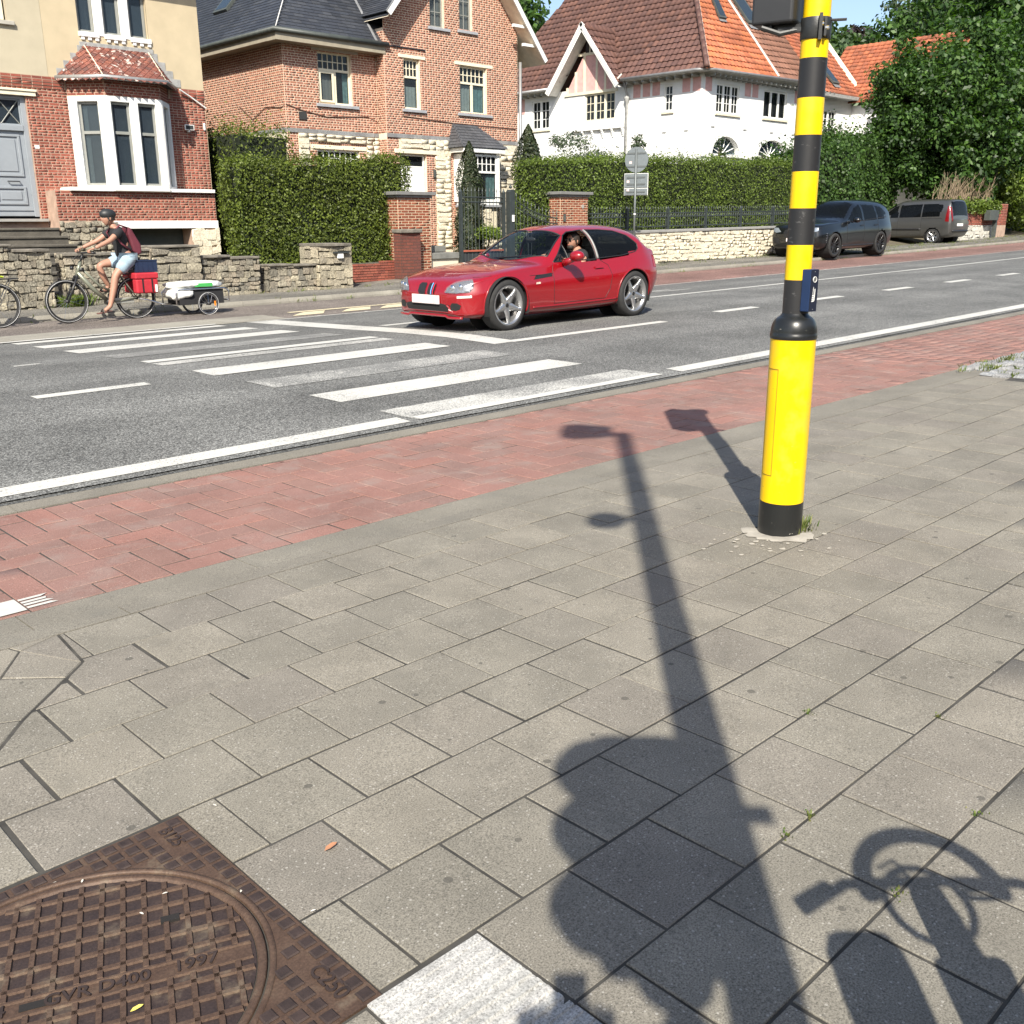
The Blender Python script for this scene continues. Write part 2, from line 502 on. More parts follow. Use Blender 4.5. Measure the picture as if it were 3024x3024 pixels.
# near pavement: bed of joint sand, then tiles of 30 cm laid in half bond
pav = sheet('near_pavement', frange(XL, 30, 1) + frange(33, XR, 4), [-9, -5, -2, 0, 1.5], -.0032, M_joint, kind='structure')
HOLE = (-1.462, -.918, -.558, -.012)     # manhole frame
TACT = (-.60, -1.55, -.30, -.91)         # ribbed tiles
WEDGE = [(-.32, 1.50), (-.35, 1.17), (-.44, 1.08), (-.66, .86), (-.78, .71), (-1.35, .02)]
def wedge_x(y):
 ys = [p[1] for p in WEDGE][::-1]; xs = [p[0] for p in WEDGE][::-1]
 return float(np.interp(y, ys, xs))
tiles = []
GAP = .0082
def tile_at(x0, x1, y0, y1, lst=tiles):
 if x1 - x0 < .02 or y1 - y0 < .02: return
 cx, cy = (x0 + x1) / 2, (y0 + y1) / 2
 z = H(cx, cy) + rnd.uniform(-.0016, .0016)
 rx = math.atan(BY) + rnd.uniform(-.004, .004); ry = -math.atan(AX) + rnd.uniform(-.004, .004)
 lst.append(T4(cx, cy, z, x1 - x0 - GAP * rnd.uniform(.7, 1.3), y1 - y0 - GAP * rnd.uniform(.7, 1.3), .05, rnd.uniform(-.003, .003), rx, ry))
def clip_rects(x0, x1, y0, y1, hole):
 hx0, hy0, hx1, hy1 = hole
 if x1 <= hx0 or x0 >= hx1 or y1 <= hy0 or y0 >= hy1: return [(x0, x1, y0, y1)]
 out = []
 if x0 < hx0: out.append((x0, hx0, y0, y1))
 if x1 > hx1: out.append((hx1, x1, y0, y1))
 a, b = max(x0, hx0), min(x1, hx1)
 if y0 < hy0: out.append((a, b, y0, hy0))
 if y1 > hy1: out.append((a, b, hy1, y1))
 return out
wedge_cut = []
POLE = (2.70, .185)
for r in range(-5, 20):
 y1 = -.3 * r; y0 = y1 - .3
 off = 0.0 if r % 2 else .15
 for c in range(-40, 48):
  x0 = c * .3 + off; x1 = x0 + .3
  if x0 > 13.8 or x1 < -11: continue
  if x0 > 8.15 and y0 > .85: continue
  wl, wh = wedge_x(y0), wedge_x(y1)
  if y0 >= 0 and x1 <= min(wl, wh) + .002: continue
  if y0 >= 0 and x0 < max(wl, wh):
   lf = []
   for yy in np.linspace(y0 + .004, y1 - .004, 14):
    xx = max(x0 + .004, wedge_x(yy) + .006)
    if xx < x1 - .006: lf.append((xx, yy))
   if len(lf) >= 2:
    rt_ = [(x1 - .004, lf[0][1]), (x1 - .004, lf[-1][1])]
    wedge_cut.append(rt_ + lf[::-1])
   continue
  for q in clip_rects(x0, x1, y0, y1, HOLE):
   for q2 in clip_rects(*q, TACT): tile_at(*q2)
pieces(pav, 'paving_tile', block_base(.007, .04), tiles, M_tile, 300)
# cut pieces beside the fan, and the fan of wedge tiles itself
RAYS = [[(-.325, 1.497), (-.33, 1.499), (-.34, 1.5)], [(-.355, 1.17), (-.48, 1.44), (-.50, 1.5)], [(-.445, 1.08), (-.61, 1.24), (-.95, 1.5)], [(-.665, .86), (-.90, .98), (-1.5, 1.3)],
  [(-.785, .71), (-1.1, .76), (-1.8, .85)], [(-1.1, .33), (-1.5, .35), (-2.2, .36)], [(-1.35, .03), (-1.8, .03), (-2.4, .03)]]
fan = []
for a_, b_ in zip(RAYS[:-1], RAYS[1:]):
 fan.append([a_[0], a_[1], b_[1], b_[0]]); fan.append([a_[1], a_[2], b_[2], b_[1]])
def slab(poly, parent, name, mat, top=0.0, h=.05, ch=.004):
 area = sum(poly[i][0] * poly[(i+1) % len(poly)][1] - poly[(i+1) % len(poly)][0] * poly[i][1] for i in range(len(poly)))
 if area < 0: poly = poly[::-1]
 cx = sum(p[0] for p in poly) / len(poly); cy = sum(p[1] for p in poly) / len(poly)
 poly = [(cx + (p[0]-cx) * .975, cy + (p[1]-cy) * .975) for p in poly]
 n = len(poly)
 dz = rnd.uniform(-.0015, .0015) + top
 inn = [(cx + (p[0]-cx) * (1 - ch / max(.03, math.hypot(p[0]-cx, p[1]-cy))), cy + (p[1]-cy) * (1 - ch / max(.03, math.hypot(p[0]-cx, p[1]-cy)))) for p in poly]
 V = [(p[0], p[1], H(*p) + dz - h) for p in poly] + [(p[0], p[1], H(*p) + dz - ch) for p in poly] + [(p[0], p[1], H(*p) + dz) for p in inn]
 Fc = [tuple(2*n+i for i in range(n))]
 for a in (0, n): Fc += [(a+i, a+(i+1) % n, a+n+(i+1) % n, a+n+i) for i in range(n)]
 return add(name, mesh_from(name, V, Fc, mat), parent)
for p in wedge_cut:
 slab(p, pav, 'paving_tile', M_tile)
for p in fan: slab(p, pav, 'paving_tile', M_tile)

# edging kerb between tiles and cycle path: sloped strip and flat strip, stones of 1 m
def strip_stones(parent, y0, y1, z0, z1, x_from, x_to, length, mat, name, gap=.006, h=.08, jit=.0):
 x = x_from
 k = 0
 while x < x_to:
  L = length
  a, b = x + gap / 2, x + L - gap / 2
  V = []
  for xx in (a, b):
   for yy, zz in ((y0, z0 - h), (y0, z0), ((y0*.85+y1*.15), z0), (y1, z1), (y1, z1 - h)):
    V.append((xx, yy, H(xx, yy) + zz))
  Fc = [(0,1,6,5),(1,2,7,6),(2,3,8,7),(3,4,9,8),(0,4,3,2,1),(5,6,7,8,9)]
  add(name, mesh_from(name, V, Fc, mat), parent)
  x += L
kerb = sheet('kerb', frange(XL, 30, 1), [1.497, 1.875], -.05, M_joint, kind='structure')
strip_stones(kerb, 1.503, 1.632, .0, -.004, -5.03, 13, 1.0, M_kerb, 'kerb_stone')
strip_stones(kerb, 1.636, 1.868, -.012, -.017, -5.36, 40, 1.0, M_kerb, 'kerb_stone')

# red cycle path in herringbone
path = sheet('cycle_path', frange(XL, 30, 1) + frange(33, XR, 4), [1.872, 2.4, 3.0, 3.545], -.0215, M_joint, kind='structure')
reds = []
MX, MY = .157, .1625
for i in range(-40, 260):
 for j in range(-1, 12):
  c = (i - j) % 4
  if c == 0: x0, x1, y0, y1 = i, i + 2, j, j + 1
  elif c == 3: x0, x1, y0, y1 = i, i + 1, j, j + 2
  else: continue
  X0, X1 = -.135 + (x0 - 1) * MX, -.135 + (x1 - 1) * MX
  Y0, Y1 = 1.878 + y0 * MY, 1.878 + y1 * MY
  Y0, Y1 = max(Y0, 1.878), min(Y1, 3.54)
  if Y1 - Y0 < .03 or X1 < -6: continue
  cx, cy = (X0 + X1) / 2, (Y0 + Y1) / 2
  z = H(cx, cy) - .018 + rnd.uniform(-.0022, .0022)
  reds.append(T4(cx, cy, z, X1 - X0 - .007, Y1 - Y0 - .007, .05, rnd.uniform(-.006, .006), math.atan(BY) + rnd.uniform(-.007, .007), -math.atan(AX) + rnd.uniform(-.007, .007)))
pieces(path, 'red_paver', block_base(.016, .07), reds, M_red, 300)
gut = sheet('gutter', frange(XL, 30, 1) + frange(33, XR, 4), [3.546, 3.70], -.03, M_joint, kind='structure')
strip_stones(gut, 3.55, 3.715, -.014, -.010, -5.2, 45, .9, M_kerb, 'gutter_stone', gap=.004)
sheet('road_edge', frange(XL, 30, .5) + frange(33, XR, 4), [3.712, 3.78], -.009, asphalt('edge_asphalt', (.085, .086, .082)), kind='structure')

# far side: flush strip, cycle path, kerb, pavement
sheet('far_cycle_path', frange(XL, 12, 1), frange(12.37, 14.93, .4), .004, M_farpath, kind='structure')
sheet('far_red_path', frange(12, 30, 1) + frange(33, XR, 4), frange(12.37, 14.93, .4), .004, M_farred, kind='structure')
fp = sheet('far_pavement', frange(XL, 30, 1) + frange(33, XR, 4), [15.06, 15.5, 16, 16.6, 17.2], .003, M_farpave, kind='structure')
fk = sheet('far_kerb', frange(XL, 30, 1), [14.94, 15.05], -.06, M_joint, kind='structure')
strip_stones(fk, 14.935, 15.06, .022, .012, -6.0, 60, 1.0, M_farkerb, 'kerb_stone', h=.16)
fs = sheet('flush_strip', frange(XL, 7.4, .5), [12.38, 13.2], .006, M_farkerb, kind='structure')
strip_stones(fs, 12.46, 13.18, .012, .012, 1.0, 7.2, 1.05, M_farkerb, 'flush_slab', gap=.02, h=.03)

# painted markings, each one a part of the road
def mark(poly_rows, mat, name='road_marking', dz=.004, parent=road):
 """poly_rows: list of (xa, xb, y) rows, drawn as a strip along y with steps along x"""
 V = []; nx = 14
 for xa, xb, y in poly_rows:
  for i in range(nx):
   x = xa + (xb - xa) * i / (nx - 1)
   V.append((x, y, H(x, y) + dz))
 Fc = [(j*nx+i, j*nx+i+1, (j+1)*nx+i+1, (j+1)*nx+i) for j in range(len(poly_rows)-1) for i in range(nx-1)]
 return add(name, mesh_from(name, V, Fc, mat, True), parent)
def rowsplit(xa0, xb0, y0, xa1, xb1, y1, n=3):
 return [(xa0 + (xa1-xa0)*t, xb0 + (xb1-xb0)*t, y0 + (y1-y0)*t) for t in np.linspace(0, 1, n)]
BARS = [(3.87, 4.31, M_p2), (4.80, 5.22, M_p1), (5.70, 6.14, M_p3), (6.65, 7.08, M_p1), (7.68, 7.94, M_p2), (8.79, 9.26, M_p3), (9.88, 10.40, M_p1), (11.02, 11.44, M_p0), (11.98, 12.28, M_p1)]
def cwl(y): return float(np.interp(y, [3.87, 5.2, 6.7, 8, 12.3], [3.35, 3.21, 3.05, 3.01, 2.98]))
def cwr(y): return float(np.interp(y, [3.87, 5.2, 6.7, 8, 12.3], [6.50, 6.25, 6.04, 6.04, 6.07]))
for y0, y1, m in BARS:
 mark(rowsplit(cwl(y0), cwr(y0), y0, cwl(y1), cwr(y1), y1), m, 'crossing_stripe')
mark(rowsplit(3.02, 6.07, 8.03, 3.02, 6.06, 8.24), M_p0, 'crossing_stripe')
mark(rowsplit(3.38, 6.51, 3.86, 3.36, 6.49, 3.97), M_p0, 'crossing_stripe', .0065)
mark(rowsplit(3.1, 6.06, 6.63, 3.1, 6.05, 6.78), M_p0, 'crossing_stripe', .0065)
def line(xa, xb, y0, y1, m, seg=6.0, **kw):
 x = xa
 while x < xb - .01:
  e = min(xb, x + seg)
  mark(rowsplit(x, e, y0, x, e, y1), m, **kw); x = e
line(-10, 3.27, 3.85, 4.04, M_p1); line(6.80, 60, 3.85, 4.05, M_p1)
line(-8, 6.1, 12.36, 12.47, M_p1, dz=.012); line(6.62, 12, 12.30, 12.41, M_p0); line(12, 70, 12.33, 12.46, M_p1)
line(1.38, 2.40, 6.60, 6.76, M_p1, seg=3); line(2.0, 2.28, 9.05, 9.18, M_p2); line(-2.5, -1.2, 6.6, 6.75, M_p1)
for i in range(10):
 x0 = 11.5 + i * 2.75
 line(x0, x0 + 1.08, 6.62, 6.80, M_p0 if i < 4 else M_p1, seg=3)
line(6.86, 9.9, 6.40, 6.55, M_p0, seg=3.2)
line(7.2, 13.2, 9.42, 9.60, M_p1); line(13.6, 60, 9.62, 9.80, M_p1)
mark(rowsplit(6.56, 6.95, 6.42, 6.60, 7.10, 12.25, 14), M_p1, 'stop_bar')
for i, (xa, xb, ya) in enumerate(((15.0, 16.2, 10.6), (14.6, 15.8, 10.85))):
 line(xa, xb, ya, ya + .12, M_p2, seg=3)
# yellowed chevron teeth beside the far lane edge
for x0 in (7.62, 8.62, 9.45, 10.35):
 me_rows = [(x0 + .0, x0 + .62, 12.60), (x0 + .25, x0 + .80, 12.85), (x0 + .5, x0 + .95, 13.05)]
 mark(me_rows, M_py, 'tooth_marking', .0125)
line(7.9, 12.0, 13.12, 13.26, M_py, seg=4.2, dz=.012)
# brushed white patch on the near cycle path
mark(rowsplit(-.75, -.30, 1.90, -.72, -.30, 2.07), paint('brushed_white', .3, 30, under=(.30,.15,.12)), 'white_patch', -.0125, path)
for yy in (1.915, 1.955, 1.99, 2.03):
 mark(rowsplit(-.292, -.18 + rnd.uniform(-.03, .02), yy, -.292, -.17 + rnd.uniform(-.03, .02), yy + .024, 2), M_p0, 'white_patch', -.0125, path)
# ================================================================== MANHOLE, RIBBED TILES, POLE
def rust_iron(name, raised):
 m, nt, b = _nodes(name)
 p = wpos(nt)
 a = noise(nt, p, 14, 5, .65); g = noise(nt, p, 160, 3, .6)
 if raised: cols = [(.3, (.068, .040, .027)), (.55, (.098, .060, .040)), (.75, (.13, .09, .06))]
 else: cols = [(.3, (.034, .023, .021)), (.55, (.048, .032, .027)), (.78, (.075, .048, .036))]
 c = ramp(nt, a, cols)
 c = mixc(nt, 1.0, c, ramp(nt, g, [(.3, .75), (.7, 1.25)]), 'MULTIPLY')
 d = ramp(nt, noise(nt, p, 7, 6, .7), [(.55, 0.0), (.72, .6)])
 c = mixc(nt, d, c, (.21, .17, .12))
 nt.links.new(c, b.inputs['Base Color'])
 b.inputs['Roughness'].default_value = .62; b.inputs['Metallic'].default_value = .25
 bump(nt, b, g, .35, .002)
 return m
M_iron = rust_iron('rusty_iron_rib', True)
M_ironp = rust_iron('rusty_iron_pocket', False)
M_ironpad = plain('dark_iron_stud', (.045, .030, .025), .6, .2, var=.35, scale=30, bmp=.4, bscale=200, bdist=.001)
MHC = (-1.01, -.465)
mhz = H(*MHC)
mh = thing('manhole', 'rusty square manhole frame with round gridded cover set in the pavement', 'manhole', (MHC[0], MHC[1], mhz - .06))
TILT = Matrix.Translation((MHC[0], MHC[1], mhz + .0028)) @ Euler((math.atan(BY), -math.atan(AX), 0)).to_matrix().to_4x4()
HS = .449
R_O, R_I = .402, .372
# frame plate with round opening
V = []; Fc = []; n = 72
outer = []
for i in range(n):
 a = 2 * PI * i / n; ca, sa = math.cos(a), math.sin(a)
 k = HS / max(abs(ca), abs(sa))
 outer.append((k * ca, k * sa))
for i in range(n):
 a = 2 * PI * i / n
 V += [(*outer[i], 0), (R_O * math.cos(a), R_O * math.sin(a), 0), (*outer[i], -.05), (R_O * math.cos(a), R_O * math.sin(a), -.05)]
for i in range(n):
 j = (i + 1) % n
 Fc += [(4*i, 4*j, 4*j+1, 4*i+1), (4*i+2, 4*j+2, 4*j, 4*i), (4*i+1, 4*j+1, 4*j+3, 4*i+3)]
fr = add('frame', mesh_from('frame', [TILT @ Vector(v) for v in V], Fc, M_iron), mh)
rim = MB(); rim.lathe([(R_O+.008, .0), (R_O+.006, .004), (R_O-.005, .004), (R_O-.007, -.001), (R_O-.008, -.05)], 96, TILT)
rim.build('frame_rim', M_iron, fr, True)
# raised studs of the frame corners
studs = []
p = .0425
for i in range(-10, 12):
 for j in range(-10, 12):
  x, y = HS - .024 - (i + 10) * p, HS - .024 - (j + 10) * p
  if abs(x) > HS - .016 or abs(y) > HS - .016: continue
  if math.hypot(x, y) < R_O + .021: continue
  if abs(x - .39) < .03 and (.27 < y < .47 or -.47 < y < -.22): continue
  studs.append(np.array(TILT) @ T4(x, y, .0045, .031, .031, .006))
pieces(fr, 'stud', block_base(.1, .5), studs, M_ironpad, 300)
# round cover: floor, ring and a raised grid of ribs
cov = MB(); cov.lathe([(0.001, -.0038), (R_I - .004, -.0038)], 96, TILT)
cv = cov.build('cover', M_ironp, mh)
ring = MB(); ring.lathe([(R_I+.018, -.03), (R_I+.018, -.001), (R_I+.015, .002), (R_I+.004, .002), (R_I, -.001), (R_I-.004, -.010)], 96, TILT)
ring.build('cover_ring', M_iron, cv, True)
CR = rad(-23)
RC = TILT @ Matrix.Rotation(CR, 4, 'Z')
px, py = .0455, .0555
rib = MB()
def rib_at(x0, y0, x1, y1, M_):
 z0, z1 = -.0055, .0012
 t = .0022
 vs_ = [(x0,y0,z0),(x1,y0,z0),(x1,y1,z0),(x0,y1,z0),(x0+t,y0+t,z1),(x1-t,y0+t,z1),(x1-t,y1-t,z1),(x0+t,y1-t,z1)]
 return [M_ @ Vector(v) for v in vs_], [(4,5,6,7),(0,1,5,4),(1,2,6,5),(2,3,7,6),(3,0,4,7)]
for i in range(-8, 9):
 x = i * px + .01
 h = math.sqrt(max(0, (R_I - .006) ** 2 - x * x))
 if h < .03: continue
 for a, b_ in ((-h, -.026), (.026, h)):
  rib._add(*rib_at(x - .0075, a, x + .0075, b_, RC))
for j in range(-7, 8):
 if j == 0: continue
 y = j * py + (.0 if j > 0 else -.0)
 h = math.sqrt(max(0, (R_I - .006) ** 2 - y * y))
 if h < .03: continue
 rib._add(*rib_at(-h, y - .0075, h, y + .0075, RC))
rib._add(*rib_at(-R_I + .01, .0185, R_I - .01, .0275, RC)); rib._add(*rib_at(-R_I + .01, -.0275, R_I - .01, -.0185, RC))
rib.build('rib_grid', M_iron, cv)
M_band = M_iron
bd = MB(); bd._add(*rib_at(-R_I + .01, -.019, R_I - .01, .019, RC @ Matrix.Translation((0, 0, -.004)))); bd.build('letter_band', M_iron, cv)
def letters(txt, size, x, y, rot, z, parent, mat, base=None, depth=.0022, bold=.0006, name='lettering'):
 me = text_mesh(txt, size, depth, bold=bold)
 me.materials.append(mat)
 me.transform((base or TILT) @ Matrix.Translation((x, y, z)) @ Matrix.Rotation(rot, 4, 'Z'))
 return add(name, me, parent)
letters('GVR D400', .046, .052, 0, 0, -.002, cv, M_ironpad, RC, .003)
letters('1997', .046, .245, .002, 0, -.002, cv, M_ironpad, RC, .003)
letters('EN 124', .046, -.19, 0, 0, -.002, cv, M_ironpad, RC, .003)
letters('B125', .046, .392, .368, rad(-90), .0015, fr, M_ironpad)
letters('C250', .052, .392, -.345, rad(-90), .0015, fr, M_ironpad)
for (x, y, L) in ((.20, .168, .02), (-.065, 0.0, .03)):
 slot = MB(); slot.box(x - L, y - .010, -.02, x + L, y + .010, .0022 if y else -.001, RC)
 slot.build('lifting_slot', plain('slot_dark', (.012, .01, .009), .9), cv)
# moss line round the frame
# small leaves and petals lying about
def flake(x, y, s, mat, name, label, cat, group=None, rz=0):
 z = H(x, y) + .006
 V = [(-1, 0, 0), (-.4, .35, .12), (.5, .3, .16), (1, 0, .05), (.5, -.32, .14), (-.4, -.3, .1), (0, 0, .02)]
 Fc = [(6, i, (i + 1) % 6) for i in range(6)]
 M_ = Matrix.Translation((x, y, z)) @ Matrix.Rotation(rz, 4, 'Z') @ Matrix.Scale(s, 4)
 return add(name, mesh_from(name, [M_ @ Vector(v) for v in V], Fc, mat, True), None, label=label, cat=cat, group=group)
M_leafdry = plain('dry_leaf', (.40, .19, .10), .7)
M_petal = plain('yellow_petal', (.75, .60, .12), .6)
M_chip = plain('white_chip', (.62, .58, .50), .7)
flake(-.355, -.425, .022, M_leafdry, 'dry_leaf', 'dry orange leaf lying on a grey tile beside the manhole', 'leaf', rz=.2)
flake(-.93, -.60, .014, M_petal, 'yellow_petal', 'crumpled yellow petal lying on the round cover', 'petal')
for i, (x, y, w_) in enumerate(((-.90, -.075, 'on the upper left edge of the manhole frame'), (-.85, -.115, 'on the frame just above the round cover'), (-.47, -.045, 'on the tile right of the manhole corner'), (-.73, -.30, 'near the top of the round cover'), (-.60, -.42, 'on the right rim of the round cover'), (-.80, -.33, 'on the grid below the top of the cover'), (-.52, -.60, 'on the tile edge right of the frame'))):
 flake(x, y, .007, M_chip, 'pale_chip', 'tiny pale chip lying ' + w_, 'chip', 'pale chips near the manhole', rz=i)

# ribbed guidance tiles
M_rib = piecemat('white_ribbed_concrete', [(.36,.355,.335),(.40,.39,.37)], grain=200, gamt=.4, patch=12, pamt=.2, bmp=.5, stain=(.25,.24,.22), stain_amt=.35)
tac = sheet('guidance_strip', [-.6, -.3], [-1.55, -.91], -.011, M_joint, kind='structure')
for (x0, y0, x1, y1) in ((-.598, -1.20, -.302, -.913), (-.598, -1.503, -.302, -1.206)):
 mb = MB(); z = lambda x, y: H(x, y)
 mb.box(x0, y0, H(x0, y0) - .05, x1, y1, H((x0+x1)/2, (y0+y1)/2) - .0005)
 t = mb.build('ribbed_tile', M_rib, tac, bevel=.002)
 nr = 10
 for i in range(nr):
  yc = y1 - .017 - i * (.297 / nr)
  r_ = MB(); zc = H(-.45, yc) - .0015
  r_.prism([(yc - .010, zc), (yc + .010, zc), (yc + .006, zc + .0055), (yc - .006, zc + .0055)], x0 + .004, x1 - .004, 'x')
  r_.build('rib', M_rib, t)

# the banded pole
M_yel = None
def chipped(name, col, chip, amt, rough=.35, band=None, alt=None):
 m, nt, b = _nodes(name)
 p = wpos(nt)
 base = ramp(nt, noise(nt, p, 3.5, 4), [(.3, tuple(c * .9 for c in col)), (.7, col)])
 if alt: base = mixc(nt, ramp(nt, noise(nt, p, 6.5, 5, .6), [(.50, 0.0), (.66, .7)]), base, alt)
 mp = nt.nodes.new('ShaderNodeMapping'); mp.inputs['Scale'].default_value = (1, 1, 2.6); nt.links.new(p, mp.inputs[0])
 k = ramp(nt, noise(nt, mp.outputs[0], 22, 5, .62), [(.68 - amt, 0.0), (.705 - amt, 1.0)])
 c = mixc(nt, k, base, chip)
 nt.links.new(c, b.inputs['Base Color'])
 b.inputs['Roughness'].default_value = rough
 bump(nt, b, noise(nt, p, 40, 3), .06, .004)
 return m
M_yel = chipped('yellow_pole_paint', (.86, .55, .0), (.22, .17, .06), .0, .32, alt=(.80, .46, .04))
M_yel2 = chipped('yellow_film', (.84, .55, .0), (.45, .30, .03), -.02, .42, alt=(.80, .50, .02))
M_blk = chipped('black_pole_paint', (.013, .014, .014), (.30, .28, .24), -.005, .3)
M_blk2 = chipped('black_film', (.017, .017, .018), (.06, .06, .06), .04, .45)
px_, py_ = POLE
pz = H(px_, py_)
pole = thing('traffic_light_pole', 'tall yellow and black banded pole with thick base standing on the near pavement', 'pole', (px_, py_, pz))
LEAN = Matrix.Translation((px_, py_, pz))
RB, RT = .1045, .059
def seg(prof_, mat, name, n=40, sm=True):
 mb = MB(); mb.lathe(prof_, n, LEAN); return mb.build(name, mat, pole, sm)
seg([(RB + .001, -.03), (RB + .001, .165)], M_blk, 'base_band')
sl = seg([(RB, .165), (RB, .955)], M_yel, 'base_sleeve')
dm = [(RB + .003, .952), (RB + .004, .958), (RB + .004, .972)]
for i in range(11):
 t = i / 10 * PI / 2 * .86
 dm.append((RT + .006 + (RB - RT - .004) * math.cos(t), .975 + .078 * math.sin(t)))
dm += [(RT + .009, 1.056), (RT + .004, 1.062), (RT, 1.068)]
seg(dm, M_blk, 'base_dome')
bands = [1.06, 1.22, 1.375, 1.535, 1.692, 1.845, 1.998, 2.158, 2.25]
for i in range(len(bands) - 1):
 seg([(RT, bands[i]), (RT, bands[i+1])], M_blk2 if i % 2 == 0 else M_yel2, 'pole_band')
seg([(RT - .001, 2.25), (RT - .001, 2.93)], M_yel2, 'pole_shaft'); seg([(.085, 2.92), (.095, 2.935), (.095, 3.0), (.06, 3.03), (.001, 3.035)], M_blk, 'pole_cap')
# inspection door outline on the sleeve (facing the road-left)
_cd = Vector((CAM_LOC.x - px_, CAM_LOC.y - py_, 0)).normalized(); _hv = _cd * .42 - Vector((_r.x, _r.y, 0)) * .9; da = math.atan2(_hv.y, _hv.x)
dr = MB()
for a0, a1, z0, z1 in ((da-.36, da+.36, .30, .815),):
 for (zz0, zz1, aa0, aa1) in ((z0, z0+.004, a0, a1), (z1-.004, z1, a0, a1), (z0, z1, a0, a0+.03), (z0, z1, a1-.03, a1)):
  dr.lathe([(RB + .0012, zz0), (RB + .0012, zz1)], 8, LEAN, a0=aa0, a1=aa1)
dr.build('hatch_seam', plain('seam', (.25, .17, .01), .7), sl)
# blue push button box fixed to the camera-right side
cdir = Vector((CAM_LOC.x - px_, CAM_LOC.y - py_, 0)).normalized()
rdir = Vector((-cdir.y, cdir.x, 0))            # to the right as seen from the camera
if rdir.dot(_r) < 0: rdir = -rdir
M_blue = plain('navy_box', (.012, .03, .085), .38, var=.15)
M_navy = plain('navy_face', (.012, .016, .032), .35, var=.15)
bm_ = Matrix.Translation((px_, py_, pz)) @ Matrix(((rdir.x, -cdir.x, 0, 0), (rdir.y, -cdir.y, 0, 0), (0, 0, 1, 0), (0, 0, 0, 1)))
# local: x = right, y = away from camera, z up; box turned so that its face looks to the right-front
bx = bm_ @ Matrix.Translation((.055, -.052, 1.175)) @ Matrix.Rotation(rad(52), 4, 'Z') @ Matrix.Scale(.8, 4)
box_ = MB(); box_.box(-.034, -.030, -.118, .034, .030, .118, bx); bo = box_.build('push_box', M_blue, pole, bevel=.003)
fc = MB(); fc.box(-.033, -.0325, -.117, .033, -.0305, .117, bx); f_ = fc.build('push_box_face', M_navy, bo)
M_white = plain('white_print', (.75, .75, .72), .5)
rg = MB(); rg.lathe([(.0165, .0), (.0165, .003), (.0135, .003), (.0135, 0)], 28, bx @ Matrix.Translation((0, -.0326, .062)) @ Matrix.Rotation(rad(90), 4, 'X')); rg.build('button_ring', M_white, bo)
bt = MB(); bt.lathe([(.0132, .0012), (.008, .003), (.001, .0034)], 24, bx @ Matrix.Translation((0, -.0326, .062)) @ Matrix.Rotation(rad(90), 4, 'X')); bt.build('button', plain('button_grey', (.12, .12, .12), .3), bo)
hd = MB()
MF = bx @ Matrix.Translation((0, -.0331, 0))
def fpoly(pts):     # white print of a pointing hand, in the face plane (x right, z up)
 hd._add([MF @ Vector((p[0], 0, p[1])) for p in pts], [tuple(range(len(pts)))])
fpoly([(-.009, .012), (-.006, .022), (-.004, .02), (-.005, -.02), (-.010, -.02)])
fpoly([(.004, .008), (.009, .012), (.012, .006), (.010, -.055), (.004, -.055)])
for i in range(4):
 z0 = -.024 - i * .0105
 fpoly([(-.013 - i * .0008, z0), (.006, z0 + .003), (.006, z0 - .0045), (-.014 - i * .0008, z0 - .0075)])
hd.build('hand_print', M_white, bo)
for zz in (-.105, .105):
 sc_ = MB(); sc_.lathe([(.003, .0), (.002, .0015), (.0003, .0018)], 10, bx @ Matrix.Translation((0, -.0326, zz)) @ Matrix.Rotation(rad(90), 4, 'X'))
 sc_.build('screw', plain('steel', (.45, .45, .45), .3, 1.0), bo)
# clamp and bracket carrying a signal head on the left
M_clamp = plain('black_clamp', (.02, .021, .021), .45, var=.3, scale=30, bmp=.2, bscale=120, bdist=.002)
cl = MB(); cl.lathe([(RT + .004, 2.232), (RT + .006, 2.236), (RT + .006, 2.314), (RT + .004, 2.318)], 40, LEAN)
cl.box(.012, -RT - .03, 2.222, .026, -RT + .004, 2.326, bm_); cl.box(.034, -RT - .024, 2.236, .044, -RT + .006, 2.312, bm_)
cl.box(-RT - .10, -.02, 2.268, -RT + .01, .02, 2.286, bm_)
cl.box(.03, -.02, 2.306, .125, .02, 2.311, bm_)
cl.tube([bm_ @ Vector((-RT - .02, -.01, 2.275)), bm_ @ Vector((-RT - .09, -.02, 2.262)), bm_ @ Vector((-RT - .17, -.02, 2.29))], .011, 8)
cb = cl.build('clamp', M_clamp, pole, auto=True)
bl = MB()
for xx, zz in ((.030, 2.285), (.052, 2.268)):
 bl.lathe([(.008, -.014), (.008, .0), (.005, .004), (.001, .005)], 6, bm_ @ Matrix.Translation((xx, -RT - .02, zz)) @ Matrix.Rotation(rad(90), 4, 'Y'))
bl.build('bolt', plain('bright_bolt', (.7, .7, .68), .25, 1.0), cb)
sh = MB()
S0 = bm_ @ Matrix.Translation((-.155, .03, 2.30)) @ Matrix.Rotation(rad(-14), 4, 'Z')
sh.prism([(-.105, -.075), (.075, -.075), (.085, -.045), (.085, .10), (-.105, .10)], 0.0, .64, 'z', S0)
so = sh.build('signal_housing', plain('signal_black', (.018, .019, .021), .5, var=.15), pole, bevel=.012, seg=3)
ar = MB(); ar.box(-.02, -.02, -.03, .10, .02, .0, S0); ar.box(-.06, -.05, -.022, -.02, -.02, .0, S0); ar.build('signal_bracket', M_clamp, so)

